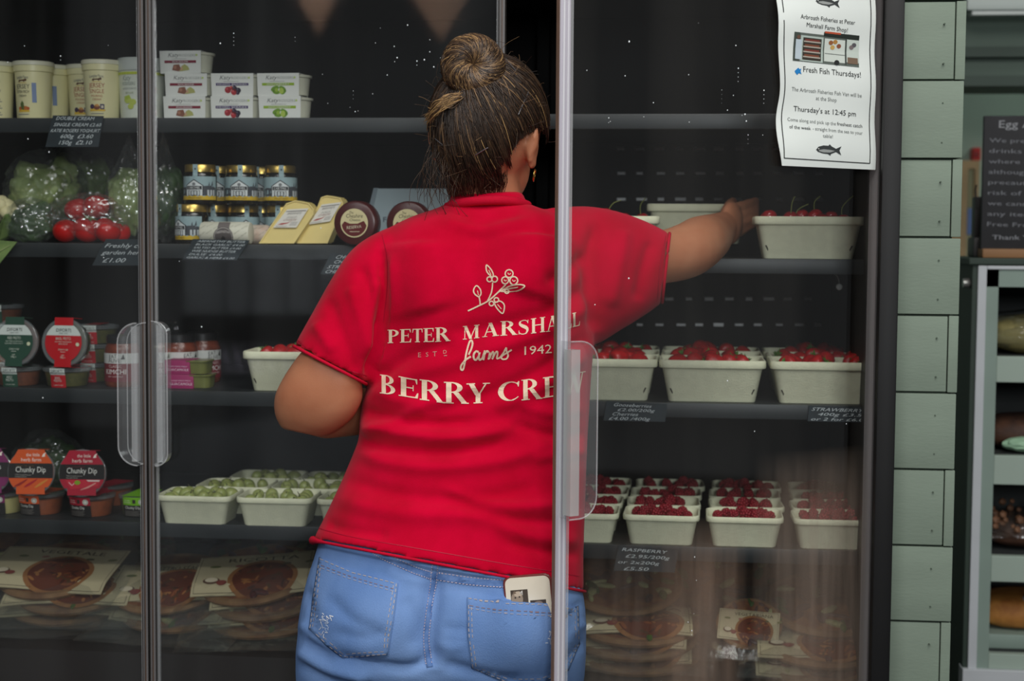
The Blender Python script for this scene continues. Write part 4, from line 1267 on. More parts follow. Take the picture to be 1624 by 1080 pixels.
# ================================================================== punnets and fruit
pulp = mat('punnet_pulp', (238, 239, 208), rough=.85, spec=.2, vary=.05, vscale=60, bump=.35, bscale=420)
slitm = mat('punnet_slit', (52, 50, 40), rough=.9)
_pun = {}
def punnet(label, loc, w, d, h, rz=0.0, group='pale pulp punnets', slits=True):
    key = (w, d, h)
    t = thing('punnet', label, 'punnet', loc, rz, group)
    if key not in _pun:
        r = []
        th = .003
        for (sw, z, rad) in ((.80, 0, .010), (.815, .0015, .011), (.93, h * .78, .014), (.945, h * .80, .015), (.985, h * .81, .016), (1.0, h * .83, .017), (1.0, h * .97, .017), (.985, h, .016), (.965, h, .016), (.945, h * .96, .015), (.92, h * .78, .013), (.80, .006, .010)):
            dw = w * (1 - sw)
            r.append(rring(w - dw, d - dw, rad, z))
        me = MB().loft(r).mesh('tray', [pulp], 50)
        sm = MB()
        for sx in (-1, 1):
            x0 = sx * w * .80 / 2
            sm.loft([[(x0 - sx * .012, -d / 2 + w * .098 - .0006, .004), (x0 - sx * .0095, -d / 2 + w * .098 - .0006, .004), (x0 - sx * .0035 + sx * .003, -d / 2 + w * .072 - .0006, h * .32), (x0 - sx * .006 + sx * .003, -d / 2 + w * .072 - .0006, h * .32)],
                     [(x0 - sx * .012, -d / 2 + w * .11, .004), (x0 - sx * .0095, -d / 2 + w * .11, .004), (x0 - sx * .0035 + sx * .003, -d / 2 + w * .09, h * .32), (x0 - sx * .006 + sx * .003, -d / 2 + w * .09, h * .32)]])
        _pun[key] = (me, sm.mesh('slits', [slitm], 0))
    obj('tray', _pun[key][0], t)
    if slits: obj('corner_slits', _pun[key][1], t)
    return t

# fruit prototypes
def rasp_mesh():
    mb = MB()
    for row, (z, rr, n) in enumerate(((-.006, .0062, 8), (-.002, .0075, 9), (.0025, .0068, 8), (.006, .0046, 6), (.0086, .001, 1))):
        for k in range(n):
            a = 2 * pi * (k + .5 * (row % 2)) / n
            mb.ball((rr * cos(a), rr * sin(a), z), .0032, 1)
    mb.lathe([(.003, -.008), (.0065, -.005), (.0078, -.001), (.0065, .004), (.003, .0075)], 8)
    return mb.mesh('raspberry', [mat('raspberry_red', (142, 20, 36), rough=.5, vary=.3, vscale=120)], 180)
rasp_me = rasp_mesh()
def straw_mesh():
    prof = [(.002, -.0215), (.0065, -.0195), (.0115, -.0125), (.0152, -.004), (.0165, .003), (.0150, .0085), (.0100, .0115), (.003, .0112)]
    mb = MB()
    n = 20
    rings = []
    pr_ = smooth_curve([(a, b) for a, b in prof], 3)
    for i, p in enumerate(pr_):
        rings.append([((p[0] * (1 + .035 * ((k + i) % 2))) * cos(2 * pi * k / n), (p[0] * (1 + .035 * ((k + i) % 2))) * sin(2 * pi * k / n), p[1]) for k in range(n)])
    mb.loft(rings)
    return mb.mesh('fruit', [mat('strawberry_red', (186, 26, 28), rough=.32, spec=.6, vary=.25, vscale=160, bump=.3, bscale=300)], 180)
def calyx_mesh():
    mb = MB()
    for k in range(9):
        a = 2 * pi * k / 9 + .2 * (k % 2)
        L = .0135 if k % 2 else .0115
        mb.add([(.0015 * cos(a), .0015 * sin(a), .0118), (.006 * cos(a + .45), .006 * sin(a + .45), .0140), (L * cos(a), L * sin(a), .0122 + .004 * (k % 2)), (.006 * cos(a - .45), .006 * sin(a - .45), .0140),
                (.006 * cos(a), .006 * sin(a), .0128)], [(0, 1, 4), (1, 2, 4), (2, 3, 4), (3, 0, 4)])
    mb.tube([(0, 0, .011), (.001, 0, .017), (.003, .001, .022)], .0010, 5)
    return mb.mesh('leaf_cap', [mat('calyx_green', (92, 138, 50), rough=.5, vary=.25, vscale=60)], 40)
straw_me, calyx_me = straw_mesh(), calyx_mesh()
goose_m = mat('gooseberry_green', (150, 164, 86), rough=.3, spec=.6, rgb2=(178, 184, 116), vscale=70, sss=.15, stretch=(1, 1, .2))
goose_me = MB().ball((0, 0, 0), .0115, 3, sc=(1, 1, 1.12)).mesh('fruit', [goose_m], 180)
gb_stem = MB().tube([(0, 0, .012), (.0005, 0, .015), (.002, .0005, .019)], [.0012, .0008, .0006], 5).mesh('stalk', [mat('stalk_brown', (74, 72, 44), rough=.8)], 180)
cher_me = MB().ball((0, 0, 0), .0125, 3, fn=lambda p: Vector((p.x, p.y, p.z * .92 - .22 * math.exp(-(p.x ** 2 + p.y ** 2) * 14) * (p.z > 0)))).mesh('fruit', [mat('cherry_red', (150, 18, 26), rough=.14, spec=.7, vary=.25, vscale=40)], 180)
rf_ = random.Random(5)
def fruit(name, label, cat, parts_, loc, rot, s, group):
    t = thing(name, label, cat, loc, 0, group, rot)
    for n, me in parts_: obj(n, me, t)
    t.scale = (s, s, s)
    return t
def fill(kind, pun, w, d, h, where, n, group):
    """heap n fruit so that they show above the rim of one punnet"""
    L = pun.location
    placed = []
    tries = 0
    while len(placed) < n and tries < 900:
        tries += 1
        k_ = .056 if kind == 'strawberry' else .040
        x, y = rf_.uniform(-.5, .5) * (w - k_), rf_.uniform(-.5, .5) * (d - k_)
        mind = {'raspberry': .0160, 'strawberry': .028, 'gooseberry': .021}[kind]
        if any((x - a) ** 2 + (y - b) ** 2 < mind ** 2 for a, b in placed): continue
        placed.append((x, y))
        dome = (1 - (2 * x / w) ** 2) * (1 - (2 * y / d) ** 2)
        if kind == 'raspberry':
            z = h - .0075 + .011 * dome * rf_.uniform(.2, 1)
            t = bpy.data.objects.new('raspberry', rasp_me); COL.objects.link(t)
            t.location = L + Vector((x, y, z)); s = rf_.uniform(.88, 1.15); t.scale = (s, s, s)
            t.rotation_euler = (rf_.uniform(-.9, .9), rf_.uniform(-.9, .9), rf_.uniform(0, 6))
            tag(t, 'dark red raspberry heaped in ' + where, 'raspberry', group)
        elif kind == 'strawberry':
            z = h - .014 + .014 * dome * rf_.uniform(.3, 1)
            fruit('strawberry', 'red strawberry with a green cap lying in ' + where, 'strawberry', [('fruit', straw_me), ('leaf_cap', calyx_me)],
                  L + Vector((x, y, z)), (rf_.choice([-1, 1]) * rf_.uniform(.7, 2.0), rf_.uniform(-.9, .9), rf_.uniform(0, 6)), rf_.uniform(.92, 1.2), group)
        else:
            z = h - .012 + .011 * dome * rf_.uniform(.2, 1)
            fruit('gooseberry', 'pale green gooseberry lying in ' + where, 'gooseberry', [('fruit', goose_me), ('stalk', gb_stem)],
                  L + Vector((x, y, z)), (rf_.uniform(-1.2, 1.2), rf_.uniform(-1.2, 1.2), rf_.uniform(0, 6)), rf_.uniform(.85, 1.2), group)
# strawberries: three across, three deep, on the right third shelf
zs = ZR[2]
w, d, h = .188, .118, .075
rowname = ('front', 'middle', 'rear')
colname = ('left', 'centre', 'right')
for r in range(3):
    for c, px in enumerate((958, 1130, 1304)):
        x = at(px, YS + .045, zs).x + rf_.uniform(-.003, .003)
        where = 'the %s %s punnet on the strawberry shelf' % (rowname[r], colname[c])
        t = punnet('strawberry punnet, ' + where.replace('the ', '', 1).replace(' punnet', ' place'), (x, YS + .062 + .122 * r, zs), w, d, h, rf_.uniform(-.03, .03), 'pale pulp punnets of strawberries')
        fill('strawberry', t, w, d, h, where, 7 if r < 2 else 6, 'strawberries in ' + where)
# raspberries: four across, four deep, on the right fourth shelf
zr = ZR[3]
w2, d2, h2 = .136, .102, .054
for r in range(4):
    for c, px in enumerate((923, 1048, 1182, 1319)):
        x = at(px, YS + .04, zr).x + rf_.uniform(-.003, .003) + r * .004
        where = 'the %s row, %s punnet on the raspberry shelf' % (('front', 'second', 'third', 'rear')[r], ('first', 'second', 'third', 'fourth')[c])
        t = punnet('raspberry punnet in ' + where.replace(' punnet', ' place'), (x, YS + .048 + .110 * r, zr), w2, d2, h2, rf_.uniform(-.03, .05), 'pale pulp punnets of raspberries', r == 9)
        fill('raspberry', t, w2, d2, h2, where, (13, 12, 11, 10)[r], 'raspberries in ' + where)
# gooseberries on the left fourth shelf
zg = ZL[3]
w3_, d3, h3 = .140, .108, .053
for r, pxs in enumerate(((317, 442, 569), (372, 490), (420, 533))):
    for c, px in enumerate(pxs):
        x = at(px, YS + .03 + .1 * r, zg).x
        where = 'the %s row, %s punnet on the gooseberry shelf' % (rowname[r], ('first', 'second', 'third')[c])
        t = punnet('gooseberry punnet in ' + where.replace(' punnet', ' place'), (x, YS + .036 + .115 * r, zg), w3_, d3, h3, rf_.uniform(-.02, .06), 'pale pulp punnets of gooseberries', False)
        fill('gooseberry', t, w3_, d3, h3, where, (14, 10, 7)[r], 'gooseberries in ' + where)
# punnet of strawberries on the left third shelf, half behind the arm
x = at(472, YS + .05, ZL[2]).x
t = punnet('pale punnet half hidden behind the shopper\'s bent elbow', (x, YS + .062, ZL[2]), .188, .118, .073, .02, 'pale pulp punnets of strawberries')
fill('strawberry', t, .188, .118, .073, 'the punnet behind the bent elbow', 7, 'strawberries in the punnet behind the bent elbow')
# cherries on the right second shelf
zc = ZR[1]
def cherries(t, w, d, h, n, where, stems):
    L = t.location
    pl = []
    while len(pl) < n:
        x, y = rf_.uniform(-.5, .5) * (w - .045), rf_.uniform(-.5, .5) * (d - .04)
        if any((x - a) ** 2 + (y - b) ** 2 < .0005 for a, b in pl): continue
        pl.append((x, y)); k = len(pl)
        q = fruit('cherry', 'glossy red cherry in ' + where, 'cherry', [('fruit', cher_me)], L + Vector((x, y, h - .011 + .014 * rf_.random())), (rf_.uniform(-.4, .4), rf_.uniform(-.4, .4), 0), rf_.uniform(.95, 1.15), 'cherries in ' + where)
        bx = rf_.uniform(-.020, .020)
        if k % 3 == 0: MB().tube(smooth_curve([(0, 0, .008), (bx * .2, .001, .020), (bx * .7, .003, .028), (bx * 1.8, .004, .033 + .004 * rf_.random())], 3), .0008, 5).build('stalk', mat('cherry_stalk', (112, 120, 52), rough=.6), q)
t = punnet('pale punnet of cherries at the right end of the second shelf', (at(1280, YS + .05, zc).x, YS + .062, zc), .190, .118, .074, .0, 'pale pulp punnets of cherries')
cherries(t, .190, .118, .074, 14, 'the punnet at the right end', 1)
t = punnet('pale punnet on the second shelf behind the shopper\'s raised sleeve', (at(962, YS + .10, zc).x, YS + .125, zc), .190, .118, .074, .03, 'pale pulp punnets of cherries')
cherries(t, .190, .118, .074, 8, 'the punnet behind the raised sleeve', 1)
PH = P(1106, 326, 3.03)
hp = punnet('pale punnet held up by the shopper\'s right hand', (PH.x, PH.y, PH.z - .072), .190, .118, .074, .0, 'pale pulp punnets of cherries')
# little round disc hanging below the second shelf
c = P(1331, 455, YS + .05)
t = thing('hanging_hook', 'small pale disc on a bent wire hanging under the cherry shelf', 'hook', c)
MB().lathe([(.0045, -.002), (.006, 0), (.0045, .002)], 18, axis='Y').build('disc', mat('hook_pale', (150, 152, 148), rough=.4), t)
MB().tube([(0, 0, .004), (-.001, 0, .012), (-.004, .0, .019), (-.010, 0, .023)], .0010, 6).build('wire', mat('hook_wire', (120, 122, 120), rough=.4, metal=.5), t)

# ================================================================== bagged pizzas on the bottom deck
crust = mat('pizza_crust', (140, 106, 68), rough=.8, rgb2=(104, 68, 38), vscale=30, bump=.5, bscale=120)
sauce = mat('pizza_top', (92, 40, 24), rough=.6, rgb2=(140, 90, 46), vscale=45, bump=.6, bscale=140)
veg1 = mat('pizza_courgette', (160, 160, 110), rough=.6, vary=.1, vscale=60)
veg2 = mat('pizza_pepper', (64, 92, 36), rough=.5, vary=.2, vscale=60)
veg3 = mat('pizza_aubergine', (70, 40, 40), rough=.5, vary=.3, vscale=60)
pzfilm = film('pizza_bag_film', tint=(190, 194, 190), haze=.03, gloss=.03, bump=.6, bscale=22)
CRM, DRK, FRAME = (176, 166, 134), (62, 50, 40), (52, 42, 34)
rz_ = random.Random(9)
def pizza_mesh(seed):
    r0 = random.Random(seed)
    mb = MB().lathe([(.098, 0), (.112, .003), (.116, .009), (.113, .015), (.106, .0165), (.101, .014)], 40, 0)
    mb.lathe([(.103, .010), (.102, .0145), (.06, .0155), (.001, .0155)], 40, 1)
    for k in range(26):
        a, q = r0.uniform(0, 2 * pi), .095 * sqrt(r0.random())
        c = (q * cos(a), q * sin(a), .0175); rt = r0.uniform(0, 3)
        L, B = r0.uniform(.010, .024), r0.uniform(.004, .009)
        ring = lambda s, z: [(c[0] + s * (L * cos(t) * cos(rt) - B * sin(t) * sin(rt)), c[1] + s * (L * cos(t) * sin(rt) + B * sin(t) * cos(rt)), c[2] + z) for t in [2 * pi * i / 8 for i in range(8)]]
        mb.loft([ring(1, -.004), ring(1, .001), ring(.7, .003)], r0.choice([2, 2, 3, 4, 4]))
    return mb.mesh('pizza', [crust, sauce, veg1, veg2, veg3], 40)
pz = [pizza_mesh(k) for k in range(3)]
_bagm = {}
def bag_me(k):
    if k in _bagm: return _bagm[k]
    n = 22
    vs, fs = [], []
    for side in (0, 1):
        for i in range(n + 1):
            for j in range(n + 1):
                u, v = -1 + 2 * i / n, -1 + 2 * j / n
                x, y = u * .150, v * .155 + (.02 if v > .6 else 0)
                e = max(0, 1 - max(abs(u), abs(v)) ** 3)
                nz = noise.fractal(Vector((u * 2.2 + k * 5, v * 2.2, side * 3 + k)), 1, 2, 3)
                z = (.025 * e + .007 * nz * (1.2 - e * .8)) if side else (-.001 + .003 * (1 - e) * nz)
                vs.append((x + .004 * nz, y, z + (.010 * max(0, v) ** 2)))
    m = (n + 1) ** 2
    for side in (0, 1):
        for i in range(n):
            for j in range(n):
                a = side * m + i * (n + 1) + j
                fs.append((a, a + 1, a + n + 2, a + n + 1))
    _bagm[k] = MB().add(vs, fs).mesh('bag', [pzfilm], 180, False)
    return _bagm[k]
def pizza_pack(label, px, layer, Y, rz, pitch, title, wt=.150, seed=0, lab=True, rollv=0.0, lx=0.0, ly=-.02):
    x = P(px, 1000, Y).x
    loc = Vector((x, Y, deckz(x, Y - .15) + .155 * math.sin(pitch) + .006 + .022 * layer))
    t = thing('pizza_pack', label, 'pizza', loc, 0, 'bagged pizzas on the bottom deck')
    t.rotation_euler = (pitch, rollv, rz)
    obj('pizza', pz[seed % 3], t)
    b = obj('bag', bag_me(seed % 4), t)
    if lab:
        hh = wt * .62
        p = Pr()
        w = wt
        p.rect(-w, -hh, w, hh, CRM)
        p.stroke([(-w + .005, -hh + .005), (w - .005, -hh + .005), (w - .005, hh - .005), (-w + .005, hh - .005)], .0014, FRAME, closed=True, layer=1)
        p.disc(.02, -.022, .066, (136, 92, 54), layer=1, n=30); p.disc(.02, -.022, .057, (88, 42, 26), layer=2, n=30)
        r0 = random.Random(seed)
        for k in range(34):
            a, q = r0.uniform(0, 2 * pi), .053 * sqrt(r0.random())
            p.disc(.02 + q * cos(a), -.022 + q * sin(a), r0.uniform(.004, .012), r0.choice([(120, 66, 36), (140, 92, 52), (60, 28, 20), (74, 50, 30)]), ry=r0.uniform(.002, .004), layer=3, rot=r0.uniform(0, 3), n=8)
        p.text(title, .015, hh - .026, .015, (58, 46, 38), width=.135, layer=2, bend=-.25)
        for k, (cc, sx) in enumerate((((96, 104, 60), .011), ((150, 96, 84), .008), ((80, 72, 48), .012), ((92, 84, 56), .009), ((110, 112, 70), .010))):
            p.disc(-.075 + .045 * k, hh - .043, sx, cc, ry=.0045, layer=2, n=10, rot=.2 * (k % 3))
        p.disc(-w + .035, -.030, .016, (92, 66, 52), ry=.012, layer=2); p.disc(-w + .035, -.028, .012, (206, 196, 170), ry=.009, layer=3); p.disc(-w + .055, -.038, .010, (120, 60, 54), ry=.008, layer=3)
        cur = lambda a, b_: .0265 + .008 * math.sin(a * 16 + seed) * (1 - b_ / .2) * .5 + (-.010 if b_ < -hh * .6 else 0) * ((-b_ - hh * .6) / (hh * .4))
        lp_ = p.build('paper_label', t, lambda a, b_, o: (a + lx, b_ + ly, cur(a, b_) + o * 2), maxlen=.018)
        # the card itself, a little below its print
        g = []
        vs, fs = [], []
        for i in range(13):
            for j in range(7):
                a, b_ = -w + 2 * w * i / 12, -hh + 2 * hh * j / 6
                vs.append((a + lx, b_ + ly, cur(a, b_) - .0006))
        for i in range(12):
            for j in range(6):
                q = i * 7 + j; fs.append((q, q + 7, q + 8, q + 1))
        MB().add(vs, fs).build('label_card', mat('card_cream', (176, 166, 134), rough=.6), t, None, 180, False)
    return t
PZ_LIST = [
    # label, px, py, Y, rz, pitch, title, w, seed, label?, roll
    ('lowest pizza bag of the left heap, mostly covered', 110, 0, 2.90, .10, .16, 'VEGETALE', .12, 1, True, .0),
    ('pizza bag in the middle of the left heap with a torn looking corner', 126, 1, 2.89, .06, .20, 'MEZZA', .12, 2, True, -.04),
    ('topmost pizza bag of the left heap, label lettered VEGETALE', 96, 2, 2.90, -.05, .26, 'VEGETALE', .125, 3, True, -.02),
    ('pizza with courgette pieces showing, no label, behind the left heap', 40, 1, 3.06, .0, .30, '', .1, 0, False, .0),
    ('lowest pizza bag between the door edge and the jeans', 290, 0, 2.88, -.10, .15, 'QUATTRO', .11, 5, True, .0),
    ('flat pizza bag with a cream label just right of the left door edge', 272, 1, 2.90, .02, .28, 'QUATTRO STAGIONI', .105, 6, True, -.03),
    ('unlabelled pizza bag crumpled at the back by the left door edge', 190, 1, 3.12, .2, .35, '', .1, 7, False, .1),
    ('lowest pizza bag beside the jeans on the left', 430, 0, 2.87, .05, .12, 'RICOTTA', .10, 8, True, -.05),
    ('middle pizza bag beside the jeans on the left, label edge lifted', 428, 1, 2.89, .12, .20, 'REGINA', .10, 9, True, -.08),
    ('topmost pizza bag beside the jeans on the left, label lettered RICOTTA', 408, 2, 2.90, .10, .28, 'RICOTTA', .11, 10, True, -.10),
    ('unlabelled pizza bag behind the heap beside the jeans', 420, 1, 3.08, .0, .35, '', .1, 11, False, .0),
    ('lowest pizza bag of the right heap beside the jeans', 1010, 0, 2.86, .0, .06, 'MEZZA', .10, 12, True, .0),
    ('second pizza bag from the bottom beside the jeans on the right', 1005, 1, 2.87, -.05, .08, 'VEGETALE', .10, 13, True, .0),
    ('third pizza bag from the bottom beside the jeans on the right', 1010, 2, 2.88, .03, .10, 'REGINA', .10, 14, True, .0),
    ('pizza with courgette strips on top of the right heap, no label', 985, 3, 2.95, .1, .34, '', .1, 15, False, .0),
    ('bag with an upright cream label lettered VEGETARIANA on the right', 1188, 1, 2.86, -.10, .62, 'VEGETARIANA', .105, 16, True, .02),
    ('pizza bag lying behind the VEGETARIANA label', 1150, 1, 3.10, .0, .5, '', .1, 17, False, .0),
    ('lowest pizza bag at the right end of the bottom deck', 1300, 0, 2.84, -.02, .05, 'REGINA', .115, 18, True, .0),
    ('pizza bag at the right end, cream label under hazy plastic', 1302, 1, 2.86, -.03, .12, 'QUATTRO', .115, 19, True, .02),
    ('topmost pizza bag at the right end with green toppings', 1310, 2, 2.94, .0, .30, '', .1, 20, False, .0),
]
for a in PZ_LIST:
    t = pizza_pack(a[0], a[1], a[2], a[3], a[4], a[5], a[6], a[7], a[8], a[9], a[10])
    if 'VEGETARIANA on' in a[0]: t.scale = (.52, .52, .52); t.location.z -= .035

# ================================================================== poster on the open door
pm = mat('poster_paper', (226, 232, 228), rough=.45, spec=.5, vary=.02, vscale=8)
sil = smooth_curve([(1227, -60), (1229, 0), (1230, 60), (1234, 110), (1236, 150), (1231, 190), (1230, 225), (1235, 263)], 4)
def poster_pt(s, y, o=0.0):
    xs = float(np.interp(y, [q[1] for q in sil], [q[0] for q in sil]))
    px = xs + (1385.5 - xs) * s
    yy = y + 6.5 * s * min(max(y / 265.0, -.3), 1)
    wv = .0035 + .0035 * math.sin(y / 34.0 + 2 * s) * (1 - s) + .0015 * math.sin(y / 17.0)
    p = pxD(px, yy, .004)
    return p + dn * (wv + o)
o_ = pxD(1310, 265, .004)
PO = thing('poster', 'white fish van notice with a black border taped to the open door', 'poster', o_)
n1, n2 = 14, 40
vs, fs = [], []
for e in (0, -.0006):
    for i in range(n1 + 1):
        for j in range(n2 + 1):
            vs.append(tuple(poster_pt(i / n1, -60 + 323 * j / n2, e) - o_))
m_ = (n1 + 1) * (n2 + 1)
for e in (0, 1):
    for i in range(n1):
        for j in range(n2):
            a = e * m_ + i * (n2 + 1) + j; fs.append((a, a + 1, a + n2 + 2, a + n2 + 1))
MB().add(vs, fs).build('sheet', pm, PO, None, 180, False)
p = Pr(flip=-1)
K, G2 = (44, 46, 46), (120, 124, 122)
def pl(t, x0, y0, x1, y1, hpx, col, layer=1):
    # one line of lettering between two picture points, kept in poster coordinates (s, y)
    p.text(t, (x0 + x1) / 2, (y0 + y1) / 2, hpx, col, width=(x1 - x0), slope=(y1 - y0) / (x1 - x0), layer=layer)
bd = smooth_curve([(1237, -60), (1238, 40), (1242, 110), (1243, 150), (1239, 190), (1238, 251)], 4)
p.stroke(bd, 1.5, K); p.stroke([(1238, 251), (1376, 259.5)], 1.5, K); p.stroke([(1376, 259.5), (1378, 100), (1377, -60)], 1.5, K)
def fish(cx, cy, s, sl):
    out = [(-20, 1), (-16, -4), (-8, -6.5), (0, -6.5), (2, -9), (5, -6), (12, -2.5), (21, -7), (17.5, 0), (20.5, 7), (12, 2.5), (4, 6), (3, 9), (-1, 6.5), (-10, 6), (-17, 4)]
    p.poly([(cx + a * s, cy + b * s + a * s * sl) for a, b in out], (58, 62, 62), 1)
    p.poly([(cx + a * s, cy + b * s + a * s * sl) for a, b in [(-16, 1.5), (-8, -.5), (4, 0), (10, 1), (2, 4.3), (-9, 4.6), (-15, 3.2)]], (150, 154, 152), 2)
    p.disc(cx - 16 * s, cy - .8 * s - 16 * s * sl, .9 * s, (220, 222, 220), layer=2)
fish(1308, 4, .93, .15); fish(1309, 238, 1.0, .07)
pl('Arbroath Fisheries at Peter', 1264, 30, 1352, 40, 7.2, K); pl('Marshall Farm Shop!', 1274, 43, 1341, 52, 7.2, K)
pl('Fresh Fish Thursdays!', 1272, 114, 1362, 123.5, 9.3, K)
p.poly([(1258, 113), (1261, 110), (1264, 107.5), (1266, 110), (1269, 109), (1267.5, 113), (1269, 118), (1265, 116), (1262, 119), (1259.5, 116)], (40, 128, 196), 1)
pl('The Arbroath Fisheries Fish Van will be', 1254, 144, 1363, 155, 6.4, G2); pl('at the Shop', 1292, 158.5, 1324, 162, 6.4, G2)
pl("Thursday's at 12:45 pm", 1258, 176, 1355, 185, 8.6, K)
pl('Come along and pick up the', 1248, 191.5, 1323, 199, 5.8, G2); pl('freshest catch', 1325, 199, 1365, 203, 5.8, K)
pl('of the week', 1250, 203.5, 1283, 206.5, 5.8, K); pl('- straight from the sea to your', 1286, 206.5, 1365, 214, 5.8, G2); pl('table!', 1301, 218, 1317, 219.5, 5.8, G2)
# the printed photograph: two vans with their doors open
def quad(x0, y0, x1, y1, col, layer):
    f = lambda x, y: (x, y + (x - 1255) * .105)
    p.poly([f(x0, y0), f(x1, y0), f(x1, y1), f(x0, y1)], col, layer)
quad(1255, 51, 1360, 96, (96, 104, 98), 1)
quad(1255, 51, 1265, 96, (70, 78, 72), 2); quad(1266, 55, 1303, 95, (178, 192, 184), 2); quad(1270, 58, 1300, 93, (62, 58, 52), 3)
for k in range(4): quad(1271, 63 + 8 * k, 1299, 65 + 8 * k, (176, 170, 158), 4); quad(1273, 60 + 8 * k, 1297, 63 + 8 * k, (120, 62 + 10 * (k % 2), 54), 4)
quad(1258, 62, 1268, 93, (190, 204, 212), 4); p.disc(1262, 59, 3, (110, 80, 66), layer=5)
quad(1303, 46, 1360, 53, (44, 50, 46), 3); quad(1304, 45, 1330, 48, (186, 84, 56), 4); quad(1305, 56, 1338, 92, (206, 214, 206), 3); quad(1340, 54, 1360, 90, (196, 206, 198), 3); quad(1338, 54, 1340.5, 94, (70, 76, 72), 4)
for a, b, c_ in ((1315, 62, (150, 96, 60)), (1322, 60, (176, 130, 70)), (1328, 66, (140, 84, 60)), (1318, 69, (196, 160, 92)), (1352, 62, (90, 88, 92)), (1348, 66, (120, 110, 110))): p.disc(a, b + (a - 1255) * .105, 3.6, c_, layer=5)
quad(1306, 79, 1338, 80, (110, 116, 112), 5); p.disc(1325, 99.5, 4, (44, 46, 46), layer=5); quad(1342, 82, 1358, 92, (120, 100, 84), 5)
def pmap(px, y, o):
    xs = float(np.interp(y, [q[1] for q in sil], [q[0] for q in sil]))
    s = (px - xs) / (1385.5 - xs)
    yy = y - 6.5 * s * min(max(y / 265.0, -.3), 1)
    return tuple(poster_pt(s, yy, o) - o_)
p.build('printed_notice', PO, pmap, maxlen=26, base=.0004, step=.0002)

# ================================================================== cabinet with bread, chalkboard
YC = 3.5
cw = mat('cabinet_white', (196, 200, 204), rough=.5, vary=.04, vscale=10)
cg = mat('cabinet_green', (134, 152, 142), rough=.55, vary=.05, vscale=8)
cd = mat('cabinet_dark_green', (42, 58, 48), rough=.6, vary=.1, vscale=10)
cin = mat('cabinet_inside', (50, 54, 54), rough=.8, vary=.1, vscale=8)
X = lambda px: P(px, 800, YC).x
Zc = lambda py: P(1600, py, YC).z
x0, x1 = X(1540), X(1540) + .62
ztp = Zc(420)
CB = thing('bread_cabinet', 'white framed shelf cabinet with pale green shelf fronts holding bread', 'cabinet', ((x0 + x1) / 2, YC + .2, 0))
o2 = -Vector(CB.location)
def cpart(mb, n, m, s=0): return mb.build(n, m, CB, o2, s)
cpart(MB().box((x0 - .010, YC - .004, 0), (x0, YC + .42, ztp + .002)), 'side_panel', cd)
cpart(MB().rbox((x0 - .02, YC - .015, ztp), (x1 + .02, YC + .44, ztp + .014), .002), 'top_panel', cd)
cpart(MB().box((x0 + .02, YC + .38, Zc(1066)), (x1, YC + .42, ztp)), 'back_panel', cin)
cpart(MB().box((x1, YC, 0), (x1 + .02, YC + .42, ztp)), 'side_panel', cw)
fm = MB(); wv = X(1555) - X(1541)
fm.rbox((x0, YC - .012, Zc(1066)), (x0 + wv, YC + .02, ztp - .002), .002).rbox((x0 + wv, YC - .012, ztp - .010), (x1, YC + .02, ztp - .002), .002).rbox((x0 - .012, YC - .02, Zc(1100)), (x1, YC + .03, Zc(1060)), .002)
cpart(fm, 'face_frame', cw)
fm = MB(); wi = .026
fm.box((x0 + wv, YC - .006, Zc(1062)), (x0 + wv + wi, YC + .38, ztp - .010)).box((x0 + wv, YC - .006, Zc(455)), (x1, YC + .02, ztp - .010))
cpart(fm, 'inner_frame', cg)
sz = []
for y0_, y1_ in ((565, 606), (722, 768), (881, 922), (1036, 1060)):
    z1_, z0_ = Zc(y0_), Zc(y1_)
    cpart(MB().rbox((x0 + wv + wi, YC - .008, z0_), (x1, YC + .014, z1_), .002), 'shelf_front', mat('shelf_front_green', (160, 176, 164), rough=.55, vary=.03, vscale=8))
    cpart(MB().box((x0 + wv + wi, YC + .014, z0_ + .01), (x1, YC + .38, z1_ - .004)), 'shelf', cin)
    sz.append(z1_ - .004)
cpart(MB().box((x0, YC, 0), (x1, YC + .4, Zc(1098))), 'plinth', cw)
hk = cpart(MB().lathe([(.010, -.012), (.011, 0), (.009, .004)], 16, axis='X', c=(x0 - .012, YC + .03, Zc(450))), 'knob', mat('knob_steel', (150, 150, 146), rough=.3, metal=.6), 60)
breadm = mat('bread_crust', (190, 132, 62), rough=.7, rgb2=(150, 92, 40), vscale=24, bump=.4, bscale=90)
brown = mat('bread_brown', (92, 60, 42), rough=.7, rgb2=(54, 36, 30), vscale=28, bump=.5, bscale=90)
bx = x0 + wv + wi + .135
def loaf(label, z, m, L, Wd, Hh, seed, bag=True, y=YC + .16, extra=None):
    t = thing('bread', label, 'bread', (bx, y, z))
    def f(p):
        return Vector((math.copysign(abs(p.x) ** .7, p.x), math.copysign(abs(p.y) ** .7, p.y), math.copysign(abs(p.z) ** .8, p.z))) * (1 + .06 * noise.fractal(p * 3 + Vector((seed, 0, 0)), 1, 2, 3))
    MB().ball((0, 0, Hh), Hh, 3, sc=(L / Hh, Wd / Hh, 1), fn=f).build('loaf', m, t, smooth=180)
    if extra: extra(t)
    if bag: MB().ball((0, 0, Hh * 1.12), Hh * 1.12, 4, sc=(L / Hh * 1.05, Wd / Hh * 1.05, 1), fn=crumple(seed, .25)).build('bag', bagfilm, t, smooth=0)
    return t
loaf('bagged pale loaf on the top shelf of the bread cabinet', sz[0], mat('bread_pale', (150, 140, 90), rough=.7, vary=.2, vscale=30), .13, .09, .045, 41)
